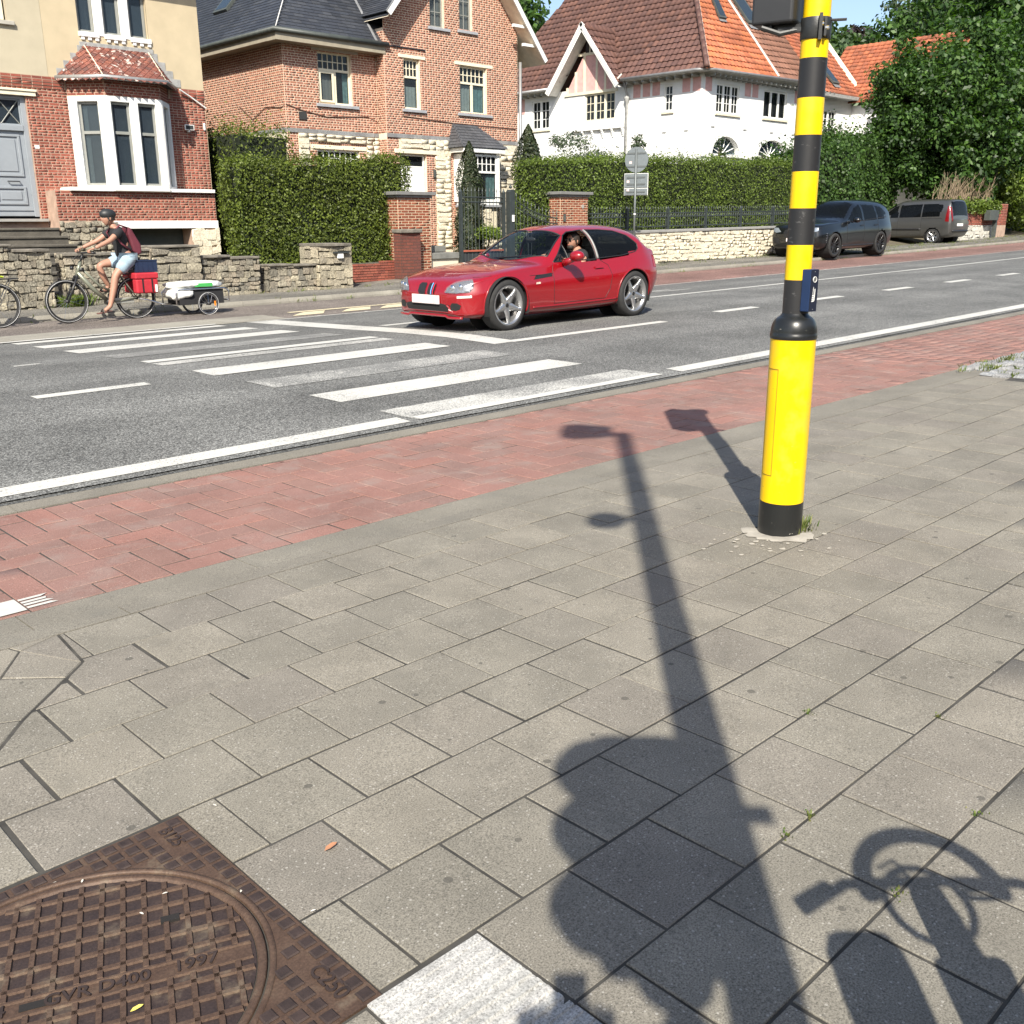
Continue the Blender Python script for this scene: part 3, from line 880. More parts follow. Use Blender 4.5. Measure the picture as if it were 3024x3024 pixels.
# cement patch and grass tuft round the pole foot
M_cem = plain('pale_cement', (.33, .305, .26), .9, var=.2, scale=14, bmp=.5, bscale=90)
for k in range(40):
 a = rnd.uniform(2.2, 5.2); d = RB + abs(rnd.gauss(.05, .09)) + .01
 s = rnd.uniform(.006, .022) if k > 5 else rnd.uniform(.06, .10)
 if k <= 5: a = 2.2 + k * .5; d = RB + .03
 x, y = px_ + math.cos(a) * d * (1 if k < 6 else 1.5), py_ + math.sin(a) * d
 n = 9
 pts = [(x + math.cos(2*PI*i/n + .3) * s * rnd.uniform(.5, 1.1), y + math.sin(2*PI*i/n + .3) * s * rnd.uniform(.4, .9)) for i in range(n)]
 V = [(q[0], q[1], H(*q) + .0035) for q in pts] + [(x, y, H(x, y) + .007)]
 add('cement_patch', mesh_from('cement_patch', V, [(i, (i+1) % n, n) for i in range(n)], M_cem, True), pav)
# ================================================================== WALL BUILDING TOOLS
class Wall:
 """a vertical plane: facing 'S' looks to -Y (u = X), facing 'W' looks to -X (u = Y), 'E' looks to +X"""
 def __init__(s, facing, c): s.fc = facing; s.c = c
 def P(s, u, z, d=0.0):
  if s.fc == 'S': return Vector((u, s.c - d, z))
  if s.fc == 'W': return Vector((s.c - d, u, z))
  return Vector((s.c + d, u, z))
 def M(s, u, z, d, lu, ld, lz, tilt=0.0):
  """piece matrix: base x along wall, y inward (front face at y=-1), z up"""
  p = s.P(u, z, d)
  if s.fc == 'S': A = np.array([[lu, 0, 0], [0, ld, 0], [0, 0, lz]], float)
  elif s.fc == 'W': A = np.array([[0, ld, 0], [lu, 0, 0], [0, 0, lz]], float)
  else: A = np.array([[0, -ld, 0], [lu, 0, 0], [0, 0, lz]], float)
  m = np.eye(4); m[:3, :3] = A; m[:3, 3] = p
  return m
 def box(s, mb, u0, u1, z0, z1, d0, d1):
  """box from depth d0 (inner) to d1 (outer)"""
  a = s.P(u0, z0, d0); b = s.P(u1, z1, d1)
  mb.box(min(a.x, b.x), min(a.y, b.y), min(a.z, b.z), max(a.x, b.x), max(a.y, b.y), max(a.z, b.z))
  return mb
BRICK_BASE = ([(-.5,0,-.5),(.5,0,-.5),(.5,0,.5),(-.5,0,.5),(-.5,-1,-.5),(.5,-1,-.5),(.5,-1,.5),(-.5,-1,.5)],
              [(4,5,6,7),(0,1,5,4),(1,2,6,5),(2,3,7,6),(3,0,4,7)])
def subtract(iv, a, b):
 out = []
 for x0, x1 in iv:
  if b <= x0 or a >= x1: out.append((x0, x1)); continue
  if a > x0: out.append((x0, a))
  if b < x1: out.append((b, x1))
 return out
def poly_span(poly, z):
 xs = []
 n = len(poly)
 for i in range(n):
  (x0, z0), (x1, z1) = poly[i], poly[(i + 1) % n]
  if (z0 <= z < z1) or (z1 <= z < z0): xs.append(x0 + (x1 - x0) * (z - z0) / (z1 - z0))
 xs.sort()
 return [(xs[i], xs[i + 1]) for i in range(0, len(xs) - 1, 2)]
def lay_bricks(w, poly, holes, ch=.0625, ls=.215, lh=.103, joint=.016, proud=.0035, bond='cross', d0=0.0):
 zs = [p[1] for p in poly]; z = min(zs); out = []; r = 0
 while z + ch * .6 < max(zs):
  zc = z + ch / 2
  iv = poly_span(poly, zc)
  for (a, b, c, d) in holes:
   if c < zc < d: iv = subtract(iv, a, b)
  for a, b in iv:
   L = ls if (bond == 'run' or r % 2 == 0) else lh
   off = 0.0
   if bond == 'run': off = (ls / 2) * (r % 2)
   elif r % 2 == 0: off = (r // 2 % 2) * ls / 2
   else: off = lh / 2
   u = math.floor((a - off) / L) * L + off
   while u < b - .004:
    x0, x1 = max(a, u), min(b, u + L)
    if x1 - x0 > .022:
     out.append(w.M((x0 + x1) / 2, zc, d0, x1 - x0 - joint, proud * rnd.uniform(.55, 1.25), ch - joint * .9))
    u += L
  z += ch; r += 1
 return out
def plate(w, outline, holes, name, mat, parent, d=0.0, **kw):
 """flat wall face with holes; outline ccw [(u,z)], holes as rectangles (u0,u1,z0,z1) or point lists"""
 pts = [Vector(p) for p in outline]; n = len(pts)
 edges = [(i, (i + 1) % n) for i in range(n)]
 hp = []
 for h in holes:
  q = [(h[0], h[2]), (h[1], h[2]), (h[1], h[3]), (h[0], h[3])] if len(h) == 4 and not isinstance(h[0], tuple) else list(h)
  hp.append(q); k = len(pts)
  pts += [Vector(p) for p in q]; edges += [(k + i, k + (i + 1) % len(q)) for i in range(len(q))]
 vo, eo, fo = delaunay_2d_cdt([Vector((p[0], p[1])) for p in pts], edges, [], 0, 1e-5)[:3]
 def inside(poly, x, y):
  c = False; m = len(poly)
  for i in range(m):
   (x0, y0), (x1, y1) = poly[i], poly[(i + 1) % m]
   if (y0 > y) != (y1 > y) and x < (x1 - x0) * (y - y0) / (y1 - y0) + x0: c = not c
  return c
 keep = []
 for f in fo:
  cx = sum(vo[i].x for i in f) / len(f); cy = sum(vo[i].y for i in f) / len(f)
  if inside(outline, cx, cy) and not any(inside(q, cx, cy) for q in hp): keep.append(f)
 V = [w.P(v.x, v.y, d) for v in vo]
 o = add(name, mesh_from(name, V, keep, mat), parent, **kw)
 return o
def reveal(w, h, depth, mat, parent, name='reveal'):
 u0, u1, z0, z1 = h; mb = MB()
 for a, b in (((u0, z0), (u1, z0)), ((u1, z0), (u1, z1)), ((u1, z1), (u0, z1)), ((u0, z1), (u0, z0))):
  mb.quad(w.P(*a, 0), w.P(*b, 0), w.P(*b, -depth), w.P(*a, -depth))
 return mb.build(name, mat, parent)

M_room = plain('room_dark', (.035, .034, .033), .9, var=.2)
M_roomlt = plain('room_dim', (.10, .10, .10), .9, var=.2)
M_pane = glassmat('window_glass', (.80, .86, .86), .015, .62, (.03, .035, .04))
M_pane2 = glassmat('window_glass_blue', (.7, .78, .8), .015, .30, (.035, .05, .065))
M_curt = plain('net_curtain', (.42, .47, .46), .9, var=.15, scale=14)
M_teal = plain('teal_curtain', (.19, .33, .34), .9, var=.25, scale=9)
M_blind = plain('grey_blind', (.26, .26, .25), .9, var=.08)
def window(w, h, parent, frame_mat, bars_u=(), bars_z=(), fw=.05, bar=.022, dep=.09, transom=None, tu=(), low_u=(), room=M_room, glass=M_pane, curtain=None, name='window', rm=.3, roomd=.7):
 """frame in an opening h=(u0,u1,z0,z1): outer frame, optional transom at z, glazing bars above it at tu x bars_z, casement split below at low_u"""
 u0, u1, z0, z1 = h
 d = -dep
 mb = MB()
 w.box(mb, u0, u0 + fw, z0, z1, d - .05, d); w.box(mb, u1 - fw, u1, z0, z1, d - .05, d)
 w.box(mb, u0 + fw, u1 - fw, z1 - fw, z1, d - .05, d); w.box(mb, u0 + fw, u1 - fw, z0, z0 + fw, d - .05, d)
 o = mb.build(name, frame_mat, parent, bevel=.004, seg=1)
 def bar_(a, b, c, e, dd=.012, nm='glazing_bar'):
  q = MB(); w.box(q, a, b, c, e, d - .035, d - dd); return q.build(nm, frame_mat, o)
 zb = z0 + fw
 if transom is not None:
  q = MB(); w.box(q, u0 + fw, u1 - fw, transom - .03, transom + .03, d - .045, d + .004); q.build('transom', frame_mat, o)
  zb = transom + .03
 for u in tu: bar_(u - bar/2, u + bar/2, zb, z1 - fw)
 for z in bars_z: bar_(u0 + fw, u1 - fw, z - bar/2, z + bar/2, .014)
 for u in low_u:
  bar_(u - .045, u + .045, z0 + fw, (transom - .03) if transom else z1 - fw, .004, 'casement_bar')
 g_ = MB(); g_.quad(w.P(u0, z0, d - .03), w.P(u1, z0, d - .03), w.P(u1, z1, d - .03), w.P(u0, z1, d - .03))
 g_.build('pane', glass, o)
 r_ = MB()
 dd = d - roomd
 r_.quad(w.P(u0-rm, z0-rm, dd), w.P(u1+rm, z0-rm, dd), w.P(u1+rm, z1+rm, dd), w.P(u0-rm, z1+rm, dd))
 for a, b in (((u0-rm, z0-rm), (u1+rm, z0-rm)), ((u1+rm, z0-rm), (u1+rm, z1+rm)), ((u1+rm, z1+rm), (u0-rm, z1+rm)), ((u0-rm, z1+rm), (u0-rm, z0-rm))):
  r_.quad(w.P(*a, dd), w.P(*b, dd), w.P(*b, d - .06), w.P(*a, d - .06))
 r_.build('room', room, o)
 for (cu0, cu1, cz0, cz1, cm) in (curtain or ()):
  c_ = MB(); n = max(6, int((cu1 - cu0) / .035)); V = []
  for i in range(n + 1):
   u = cu0 + (cu1 - cu0) * i / n; dd = d - .075 - .018 * (1 + math.sin(i * 1.9)) * .5
   V += [w.P(u, cz0, dd), w.P(u, cz1, dd)]
  c_._add(V, [(2*i, 2*i+2, 2*i+3, 2*i+1) for i in range(n)])
  c_.build('curtain', cm, o, True)
 return o
def slab_on(w, u0, u1, z0, z1, d0, d1, mat, parent, name, bevel=.006):
 mb = MB(); w.box(mb, u0, u1, z0, z1, d0, d1)
 return mb.build(name, mat, parent, bevel=bevel, seg=1)
# rough stones
def stone_base(seed, rough=.30, sub=2):
 r = random.Random(seed)
 bm = bmesh.new(); bmesh.ops.create_cube(bm, size=1.0)
 bmesh.ops.subdivide_edges(bm, edges=bm.edges[:], cuts=1, use_grid_fill=True)
 for v in bm.verts:
  p = v.co.copy()
  k = .42 if max(abs(p.x), abs(p.z)) > .4 and min(abs(p.x), abs(p.z)) > .4 else .5
  q = Vector((p.x, p.y, p.z))
  l = math.sqrt(p.x**2 + p.z**2)
  v.co = q * (1 - .26 * max(0, l - .45)) + Vector((r.uniform(-1, 1), r.uniform(-1, 1), r.uniform(-1, 1))) * rough * .32
  v.co.y -= .5
 V = [tuple(v.co) for v in bm.verts]; Fc = [tuple(v.index for v in f.verts) for f in bm.faces]
 bm.free()
 return V, Fc
STONES = [stone_base(s) for s in (1, 2, 3, 4)]
def lay_stones(w, poly, hmin, hmax, lmin, lmax, proud=.03, holes=(), d0=0.0, joint=.012):
 zs = [p[1] for p in poly]; z = min(zs); out = []
 while z < max(zs) - .02:
  hh = rnd.uniform(hmin, hmax)
  if z + hh > max(zs) - hmin * .5: hh = max(zs) - z
  zc = z + hh / 2
  iv = poly_span(poly, zc)
  for (a, b, c, d) in holes:
   if c < zc < d: iv = subtract(iv, a, b)
  for a, b in iv:
   u = a
   while u < b - .02:
    L = min(rnd.uniform(lmin, lmax), b - u)
    if b - u - L < lmin * .5: L = b - u
    jz = rnd.uniform(-.35, .35) * hh
    out.append(w.M(u + L/2, zc + jz*.4, d0, (L - joint) * rnd.uniform(.96, 1.04), proud * rnd.uniform(.7, 1.35) * 1.6, (hh - joint) * rnd.uniform(.85, 1.2)))
    u += L
  z += hh
 return out
def pieces_var(parent, name, bases, mats, mat, n_ind=300, smooth=False):
 """several base shapes: shares the limit between them"""
 k = len(bases)
 for i, b in enumerate(bases):
  pieces(parent, name, b, mats[i::k], mat, n_ind // k, smooth=smooth, kind_name=name + '_field')

M_mortar = plain('pale_mortar', (.70, .57, .43), .95, var=.15, scale=8)
M_mortar2 = plain('old_mortar', (.40, .28, .21), .95, var=.2, scale=6)
M_br1 = piecemat('old_red_brick', [(.23,.068,.046),(.28,.08,.054),(.25,.088,.062),(.19,.058,.042),(.30,.096,.065)], grain=90, gamt=.25, patch=1.2, pamt=.25, bmp=.3)
M_br2 = piecemat('brown_red_brick', [(.30,.125,.082),(.35,.15,.095),(.38,.17,.112),(.27,.108,.072),(.32,.142,.10)], grain=90, gamt=.2, patch=1.0, pamt=.15, bmp=.3)
M_br3 = piecemat('gate_pier_brick', [(.20,.056,.03),(.24,.07,.036),(.17,.048,.028),(.22,.075,.042)], grain=90, gamt=.2, patch=2.0, pamt=.15, bmp=.3)
M_wst = piecemat('cream_rock_stone', [(.60,.545,.42),(.66,.60,.47),(.56,.51,.40),(.63,.575,.45)], grain=26, gamt=.22, patch=2.0, pamt=.12, bmp=.8, bdist=.012)
M_gst = piecemat('grey_band_stone', [(.20,.20,.20),(.26,.26,.255),(.22,.225,.23)], grain=60, gamt=.3, patch=3, pamt=.2, bmp=.6, bdist=.006)
M_rub = piecemat('weathered_rubble', [(.25,.225,.175),(.33,.295,.22),(.20,.185,.15),(.38,.34,.25),(.16,.15,.125),(.29,.25,.19)], grain=34, gamt=.45, patch=2.5, pamt=.35, bmp=1.0, bdist=.015, stain=(.09,.083,.07), stain_amt=.65)
M_rubcore = plain('rubble_core', (.10, .092, .072), .95, var=.4, scale=8, bmp=.6, bscale=30, bdist=.02)
M_cope = plain('slate_coping', (.16, .145, .12), .9, var=.35, scale=5, bmp=.8, bscale=30, bdist=.01)
M_stucco = plain('cream_stucco', (.48, .40, .27), .95, var=.06, scale=3.0, bmp=.5, bscale=110, bdist=.004)
M_stucco2 = plain('pale_stucco', (.44, .39, .285), .95, var=.07, scale=2.4, bmp=.3, bscale=110, bdist=.003)
M_wpaint = plain('white_paint', (.78, .78, .75), .55, var=.04, scale=5)
M_wpaint2 = plain('cream_paint', (.72, .66, .50), .55, var=.05, scale=5)
M_greyf = plain('grey_frame', (.24, .245, .225), .5, var=.08, scale=5)
M_lead = plain('lead_flashing', (.30, .30, .29), .6, var=.25, scale=9)
M_zinc = plain('zinc_gutter', (.30, .30, .295), .45, .5, var=.2, scale=4)
M_dgut = plain('dark_gutter', (.06, .068, .062), .5, var=.2)
M_blue = M_blue
M_door = plain('grey_blue_door', (.27, .295, .32), .45, var=.06, scale=4)
M_dark = plain('dark_recess', (.03, .035, .036), .9)

# ================================================================== HOUSE WITH THE BAY (left)
h1 = thing('bay_window_house', 'brick house with cream stucco upper floor and white bay window, at the left', 'house', (8, 22, .6))
W1 = Wall('S', 20.8)
H1L, H1R = 2.5, 10.65
door = (5.62, 6.60, 1.66, 4.12)
bayhole = (7.5, 9.7, 2.3, 4.5)
holes1 = [door, bayhole]
plate(W1, [(H1L, .2), (H1R, .2), (H1R, 4.54), (H1L, 4.54)], holes1, 'wall', M_mortar2, h1)
zc0 = 4.30
b1 = lay_bricks(W1, [(4.6, 1.6), (H1R, 1.6), (H1R, zc0), (4.6, zc0)], holes1, ch=.0565, ls=.205, lh=.10)
# projecting string courses under the stucco
for z0, dd in ((4.30, .02), (4.36, .035), (4.42, .045), (4.48, .03)):
 slab_on(W1, 4.6, 7.45, z0, z0 + .055, -.01, dd - .006, M_mortar2, h1, 'string_course', 0)
 slab_on(W1, 9.75, H1R + .02, z0, z0 + .055, -.01, dd - .006, M_mortar2, h1, 'string_course', 0)
 b1 += lay_bricks(W1, [(4.6, z0), (7.42, z0), (7.42, z0 + .056), (4.6, z0 + .056)], [], ch=.056, ls=.205, d0=dd - .006, bond='run')
 b1 += lay_bricks(W1, [(9.8, z0), (H1R, z0), (H1R, z0 + .056), (9.8, z0 + .056)], [], ch=.056, ls=.205, d0=dd - .006, bond='run')
# lower wall carried forward under the bay
W1b = Wall('S', 20.25)
gar = (8.02, 9.76, .1, 1.44)
plate(W1b, [(6.75, .1), (10.42, .1), (10.42, 2.24), (6.75, 2.24)], [gar], 'lower_wall', M_mortar2, h1)
mbx = MB(); mbx.quad((6.75, 20.25, .1), (6.75, 20.25, 2.24), (6.75, 20.8, 2.24), (6.75, 20.8, .1)); mbx.quad((10.42, 20.25, .1), (10.42, 20.8, .1), (10.42, 20.8, 2.24), (10.42, 20.25, 2.24)); mbx.quad((6.75, 20.25, 2.24), (10.42, 20.25, 2.24), (10.42, 20.8, 2.24), (6.75, 20.8, 2.24))
mbx.build('lower_wall_return', M_mortar2, h1)
b1 += lay_bricks(W1b, [(6.75, 1.61), (10.42, 1.61), (10.42, 2.24), (6.75, 2.24)], [], ch=.0565, ls=.205, lh=.10)
slab_on(W1b, 7.95, 10.44, 1.44, 1.61, -.05, .03, M_wpaint, h1, 'garage_lintel')
reveal(W1b, gar, .5, M_mortar2, h1)
slab_on(W1b, 8.02, 9.76, .1, 1.44, -.5, -.46, plain('garage_door_teal', (.055, .075, .078), .6), h1, 'garage_door')
# stone pier at the right of the garage
pieces_var(h1, 'plinth_stone', STONES, lay_stones(W1b, [(6.75, .2), (8.0, .2), (8.0, 1.6), (6.75, 1.6)], .08, .16, .1, .24, .04), M_rub, 40)
pieces_var(h1, 'pier_stone', STONES, lay_stones(W1b, [(9.76, .15), (10.44, .15), (10.44, 1.43), (9.76, 1.43)], .10, .2, .14, .34, .03), M_wst, 60)
# bay: three lights in front, one in each splay
BX0, BX1, BF0, BF1 = 7.46, 9.74, 8.02, 9.26
BYW, BYF = 20.78, 20.15
def bay_ring(off): return [(BX0 - off, BYW), (BF0 - off * .45, BYF - off), (BF1 + off * .45, BYF - off), (BX1 + off, BYW)]
def bay_prism(mb, off0, z0, z1):
 mb.prism(bay_ring(off0), z0, z1, 'z')
mb = MB(); bay_prism(mb, .0, 4.18, 4.52); mb.build('bay_head', M_mortar2, h1)
mb = MB(); bay_prism(mb, .03, 2.24, 2.30); sill = mb.build('bay_sill', M_wpaint, h1, bevel=.01)
slab_on(Wall('S', 20.25), 7.05, 10.40, 2.225, 2.305, -.5, .09, M_wpaint, h1, 'sill_slab', .012)
# brick courses of the bay head (front and splays)
wf = Wall('S', BYF)
b1 += lay_bricks(wf, [(BF0, 4.19), (BF1, 4.19), (BF1, 4.51), (BF0, 4.51)], [], ch=.056, ls=.205, lh=.10)
def splay(p0, p1):
 d = Vector((p1[0] - p0[0], p1[1] - p0[1], 0)); L = d.length; d.normalize()
 nrm = Vector((d.y, -d.x, 0))
 class S_(Wall):
  def __init__(s): s.fc = 'X'
  def P(s, u, z, dd=0.0): return Vector((p0[0], p0[1], 0)) + d * u + nrm * dd + Vector((0, 0, z))
  def M(s, u, z, dd, lu, ld, lz, tilt=0):
   m = np.eye(4); m[:3, 0] = np.array(d) * lu; m[:3, 1] = -np.array(nrm) * ld; m[:3, 2] = np.array((0, 0, lz)); m[:3, 3] = s.P(u, z, dd); return m
  def box(s, mb_, u0, u1, z0, z1, d0, d1):
   vs_ = [s.P(u, z, q) for (u, q, z) in ((u0, d0, z0), (u1, d0, z0), (u1, d1, z0), (u0, d1, z0), (u0, d0, z1), (u1, d0, z1), (u1, d1, z1), (u0, d1, z1))]
   mb_._add(vs_, [(3,2,1,0),(4,5,6,7),(0,1,5,4),(1,2,6,5),(2,3,7,6),(3,0,4,7)]); return mb_
 return S_(), L
ring0 = bay_ring(0)
WL, LL = splay(ring0[0], ring0[1]); WR, LR = splay(ring0[2], ring0[3])
for w_, L_ in ((WL, LL), (WR, LR)):
 b1 += lay_bricks(w_, [(0, 4.19), (L_, 4.19), (L_, 4.51), (0, 4.51)], [], ch=.056, ls=.205, lh=.10)
# white posts and rails of the bay
def bay_side(w_, lights, L_, z0=2.30, z1=4.18):
 zt = 4.07
 us = [0.0]
 for a, b in lights: us += [a, b]
 us.append(L_)
 for i in range(0, len(us), 2):
  slab_on(w_, us[i], us[i + 1], z0, z1, -.10, .02, M_wpaint, h1, 'bay_post', .012)
 for a, b in lights:
  slab_on(w_, a, b, zt, z1, -.10, .012, M_wpaint, h1, 'bay_head_rail', .008)
  slab_on(w_, a, b, z0, z0 + .06, -.10, .03, M_wpaint, h1, 'bay_sill_rail', .008)
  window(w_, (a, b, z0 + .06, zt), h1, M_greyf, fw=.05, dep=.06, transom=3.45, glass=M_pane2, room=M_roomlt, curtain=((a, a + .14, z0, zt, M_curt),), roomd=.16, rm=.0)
class Off(Wall):
 def __init__(s, w, o): s.w = w; s.o = o; s.fc = w.fc
 def P(s, u, z, d=0): return s.w.P(u + s.o, z, d)
 def box(s, mb_, u0, u1, z0, z1, d0, d1): return s.w.box(mb_, u0 + s.o, u1 + s.o, z0, z1, d0, d1)
bay_side(Off(wf, BF0), [(.10, .52), (.70, 1.10)], BF1 - BF0)
bay_side(WL, [(.20, .66)], LL)
bay_side(WR, [(.17, .68)], LR)
mb = MB(); mb.prism(bay_ring(-.06), 2.30, 2.32, 'z'); mb.build('bay_floor', M_roomlt, h1)
# bay roof: three facets of diamond slates, ridge flashing, gutter
M_slr = piecemat('lichened_red_slate', [(.17,.062,.048),(.20,.075,.055),(.14,.058,.048),(.23,.085,.058),(.12,.06,.052)], grain=30, gamt=.3, patch=2.2, pamt=.3, bmp=.3, stain=(.60,.55,.48), stain_amt=.0)
def lichen(m):
 nt = m.node_tree; b = nt.nodes['Principled BSDF']
 l = b.inputs['Base Color'].links[0].from_socket
 p = wpos(nt)
 sx = nt.nodes.new('ShaderNodeSeparateXYZ'); nt.links.new(p, sx.inputs[0])
 k = ramp(nt, noise(nt, p, 9.0, 5, .6), [(.57, 0.0), (.62, 1.0)])
 band = ramp(nt, sx.outputs[2], [(0.0, 0.0), (1.0, 1.0)])
 n2 = ramp(nt, noise(nt, p, 1.6, 2), [(.40, 0.0), (.52, 1.0)])
 c = mixc(nt, math_(nt, 'MULTIPLY', math_(nt, 'MULTIPLY', k, n2), .85), l, (.60, .53, .47))
 nt.links.new(c, b.inputs['Base Color'])
lichen(M_slr)
eo = bay_ring(.17); ZT, ZE = 5.22, 4.56
top = [(7.95, 20.79), (9.38, 20.79)]
facets = [((eo[0], eo[1], top[0]), 'tri'), ((eo[1], eo[2], top[1], top[0]), 'quad'), ((eo[2], eo[3], top[1]), 'tri')]
under = MB()
for pts, k in facets:
 vv = []
 for p in pts: vv.append((p[0], p[1], ZT if p in top else ZE))
 under.quad(*vv)
under.build('bay_roof', plain('slate_bed', (.07, .05, .045), .9), h1)
for pts, k in facets:
 P3 = [Vector((p[0], p[1], ZT if p in top else ZE)) for p in pts]
 e = (P3[1] - P3[0]); L = e.length; ex = e.normalized()
 nrm = (P3[1] - P3[0]).cross(P3[2] - P3[0]).normalized()
 ey = nrm.cross(ex)
 if ey.z < 0: ey = -ey; nrm = -nrm
 poly2 = [((p - P3[0]).dot(ex), (p - P3[0]).dot(ey)) for p in P3]
 hgt = max(q[1] for q in poly2)
 s = .155
 lst = []
 for j in range(-1, int(hgt / (s * .5)) + 2):
  for i in range(-1, int(L / s) + 2):
   u = i * s + (s / 2 if j % 2 else 0); v = j * s * .52
   sp = poly_span(poly2, min(max(v, .02), hgt - .02))
   if not sp or not (sp[0][0] - .03 < u < sp[0][1] + .03): continue
   m = np.eye(4)
   q = P3[0] + ex * u + ey * v + nrm * .012
   a = (ex + ey * 1.0) * s * .5; b_ = (ey * 1.0 - ex) * s * .5
   m[:3, 0] = np.array(a); m[:3, 1] = np.array(b_); m[:3, 2] = np.array(nrm * .014); m[:3, 3] = q
   lst.append(m)
 pieces(h1, 'roof_slate', ([(-.5,-.5,.9),(.5,-.5,.3),(.5,.5,-.3),(-.5,.5,.3),(-.5,-.5,-.1),(.5,-.5,-.5),(.5,.5,-1),(-.5,.5,-.5)], [(0,1,2,3),(0,4,5,1),(3,7,4,0)]), lst, M_slr, 120)
gut = MB(); gut.tube([(q[0], q[1], ZE - .03) for q in bay_ring(.20)], .05, 10); gut.build('bay_gutter', M_zinc, h1, True)
sof = MB(); sof.prism(bay_ring(.16), 4.50, 4.54, 'z'); sof.build('bay_soffit', M_dark, h1)
hip = MB()
for a, b in ((eo[1], top[0]), (eo[2], top[1])): hip.tube([(a[0], a[1], ZE + .015), (b[0], b[1], ZT + .015)], .014, 6)
hip.build('hip_flashing', M_wpaint2, h1, True)
slab_on(W1, 7.85, 9.5, 5.20, 5.30, -.02, .03, M_lead, h1, 'ridge_flashing')
for i in range(4):
 t = i / 4
 slab_on(W1, 7.30 + .165 * i, 7.30 + .165 * i + .26, 4.56 + .165 * i, 4.725 + .165 * i, -.02, .026, M_lead, h1, 'step_flashing', 0)
 slab_on(W1, 10.08 - .165 * i - .26, 10.08 - .165 * i, 4.56 + .165 * i, 4.725 + .165 * i, -.02, .026, M_lead, h1, 'step_flashing', 0)
# stucco storey
uw = (7.87, 9.42, 5.47, 6.8)
lw = (5.2, 6.44, 5.46, 6.8)
plate(W1, [(7.12, 4.54), (H1R, 4.54), (H1R, 6.95), (7.12, 6.95)], [uw], 'stucco_wall', M_stucco, h1, .012)
plate(W1, [(H1L, 4.54), (7.12, 4.54), (7.12, 6.95), (H1L, 6.95)], [lw], 'stucco_wall', M_stucco2, h1, .004)
e_ = MB(); e_.quad((H1R, 20.788, .2), (H1R, 33, .2), (H1R, 33, 6.95), (H1R, 20.788, 6.95)); e_.quad((H1L, 20.8, .2), (H1L, 33, .2), (H1L, 33, 6.95), (H1L, 20.8, 6.95)); e_.quad((H1L, 33, .2), (H1R, 33, .2), (H1R, 33, 6.95), (H1L, 33, 6.95)); e_.build('side_wall', M_stucco2, h1)
rf = MB(); rf._add([(H1L-.3,20.3,6.95),(H1R+.25,20.3,6.95),(H1R+.25,33.3,6.95),(H1L-.3,33.3,6.95),(H1L+3,25,10.5),(H1R-3.4,25,10.5)],[(0,1,5,4),(1,2,5),(2,3,4,5),(3,0,4),(3,2,1,0)]); rf.build('roof', plain('dark_roof', (.07, .06, .055), .8), h1)
reveal(W1, uw, .12, M_stucco, h1); reveal(W1, lw, .12, M_stucco2, h1)
for a, b in ((7.88, 8.24), (8.44, 8.82), (9.02, 9.41)):
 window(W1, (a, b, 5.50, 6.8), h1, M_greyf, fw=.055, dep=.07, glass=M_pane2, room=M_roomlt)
 slab_on(W1, a - .02, b + .06, 5.40, 5.50, -.1, .06, M_wpaint, h1, 'window_sill', .01)
 for q in (a + .02, (a + b) / 2 - .01, b - .03): slab_on(W1, q, q + .075, 5.34, 5.40, -.02, .045, M_wpaint, h1, 'sill_dentil', .004)
for a in (8.25, 8.83): slab_on(W1, a, a + .18, 5.44, 6.8, -.1, .03, M_wpaint, h1, 'window_post', .015)
window(W1, (5.3, 6.40, 5.55, 6.8), h1, M_wpaint2, fw=.10, dep=.05, low_u=(5.9,))
slab_on(W1, 5.15, 6.56, 5.45, 5.53, -.02, .07, plain('stone_sill', (.40, .38, .33), .8), h1, 'window_sill')
# front door with lattice light and cream lintel
reveal(W1, door, .16, M_mortar2, h1)
slab_on(W1, 5.1, 6.80, 4.12, 4.20, -.05, .05, M_wpaint2, h1, 'door_lintel'); slab_on(W1, 5.1, 6.82, 4.205, 4.25, -.05, .075, M_wpaint2, h1, 'door_lintel')
dr = MB(); W1.box(dr, 6.50, 6.60, 1.70, 4.12, -.16, -.06); W1.box(dr, 5.62, 5.66, 1.70, 4.12, -.16, -.06); W1.box(dr, 5.66, 6.50, 3.43, 3.54, -.16, -.05); W1.box(dr, 5.66, 6.50, 4.06, 4.12, -.16, -.06)
df = dr.build('door_frame', M_door, h1, bevel=.006)
dl = MB(); W1.box(dl, 5.66, 6.50, 1.70, 3.43, -.15, -.11); dl = dl.build('door', M_door, h1, bevel=.003)
for (a, b, c, d) in ((5.78, 6.40, 2.52, 3.36), (5.78, 6.40, 1.95, 2.32)):
 for q, (dd0, dd1) in (((a, b, c, d), (-.11, -.095)),):
  mb = MB()
  W1.box(mb, a, b, c, c + .05, dd0, dd1 + .012); W1.box(mb, a, b, d - .05, d, dd0, dd1 + .012); W1.box(mb, a, a + .05, c + .05, d - .05, dd0, dd1 + .012); W1.box(mb, b - .05, b, c + .05, d - .05, dd0, dd1 + .012)
  W1.box(mb, a + .10, b - .10, c + .10, d - .10, dd0, dd1)
  mb.build('door_moulding', M_door, dl, bevel=.006)
mb = MB(); mb.tube([W1.P(6.05, 2.42, -.09), W1.P(6.05, 2.42, -.05), W1.P(6.28, 2.42, -.05), W1.P(6.28, 2.42, -.09)], .012, 6); mb.build('door_handle', M_blk2, dl)
mb = MB(); W1.box(mb, 5.66, 6.50, 1.72, 1.80, -.11, -.07); W1.box(mb, 5.66, 6.50, 1.83, 1.88, -.11, -.085); mb.build('weather_bar', M_door, dl)
window(W1, (5.66, 6.50, 3.54, 4.06), h1, M_door, fw=.03, dep=.10, glass=M_pane2, room=M_room)
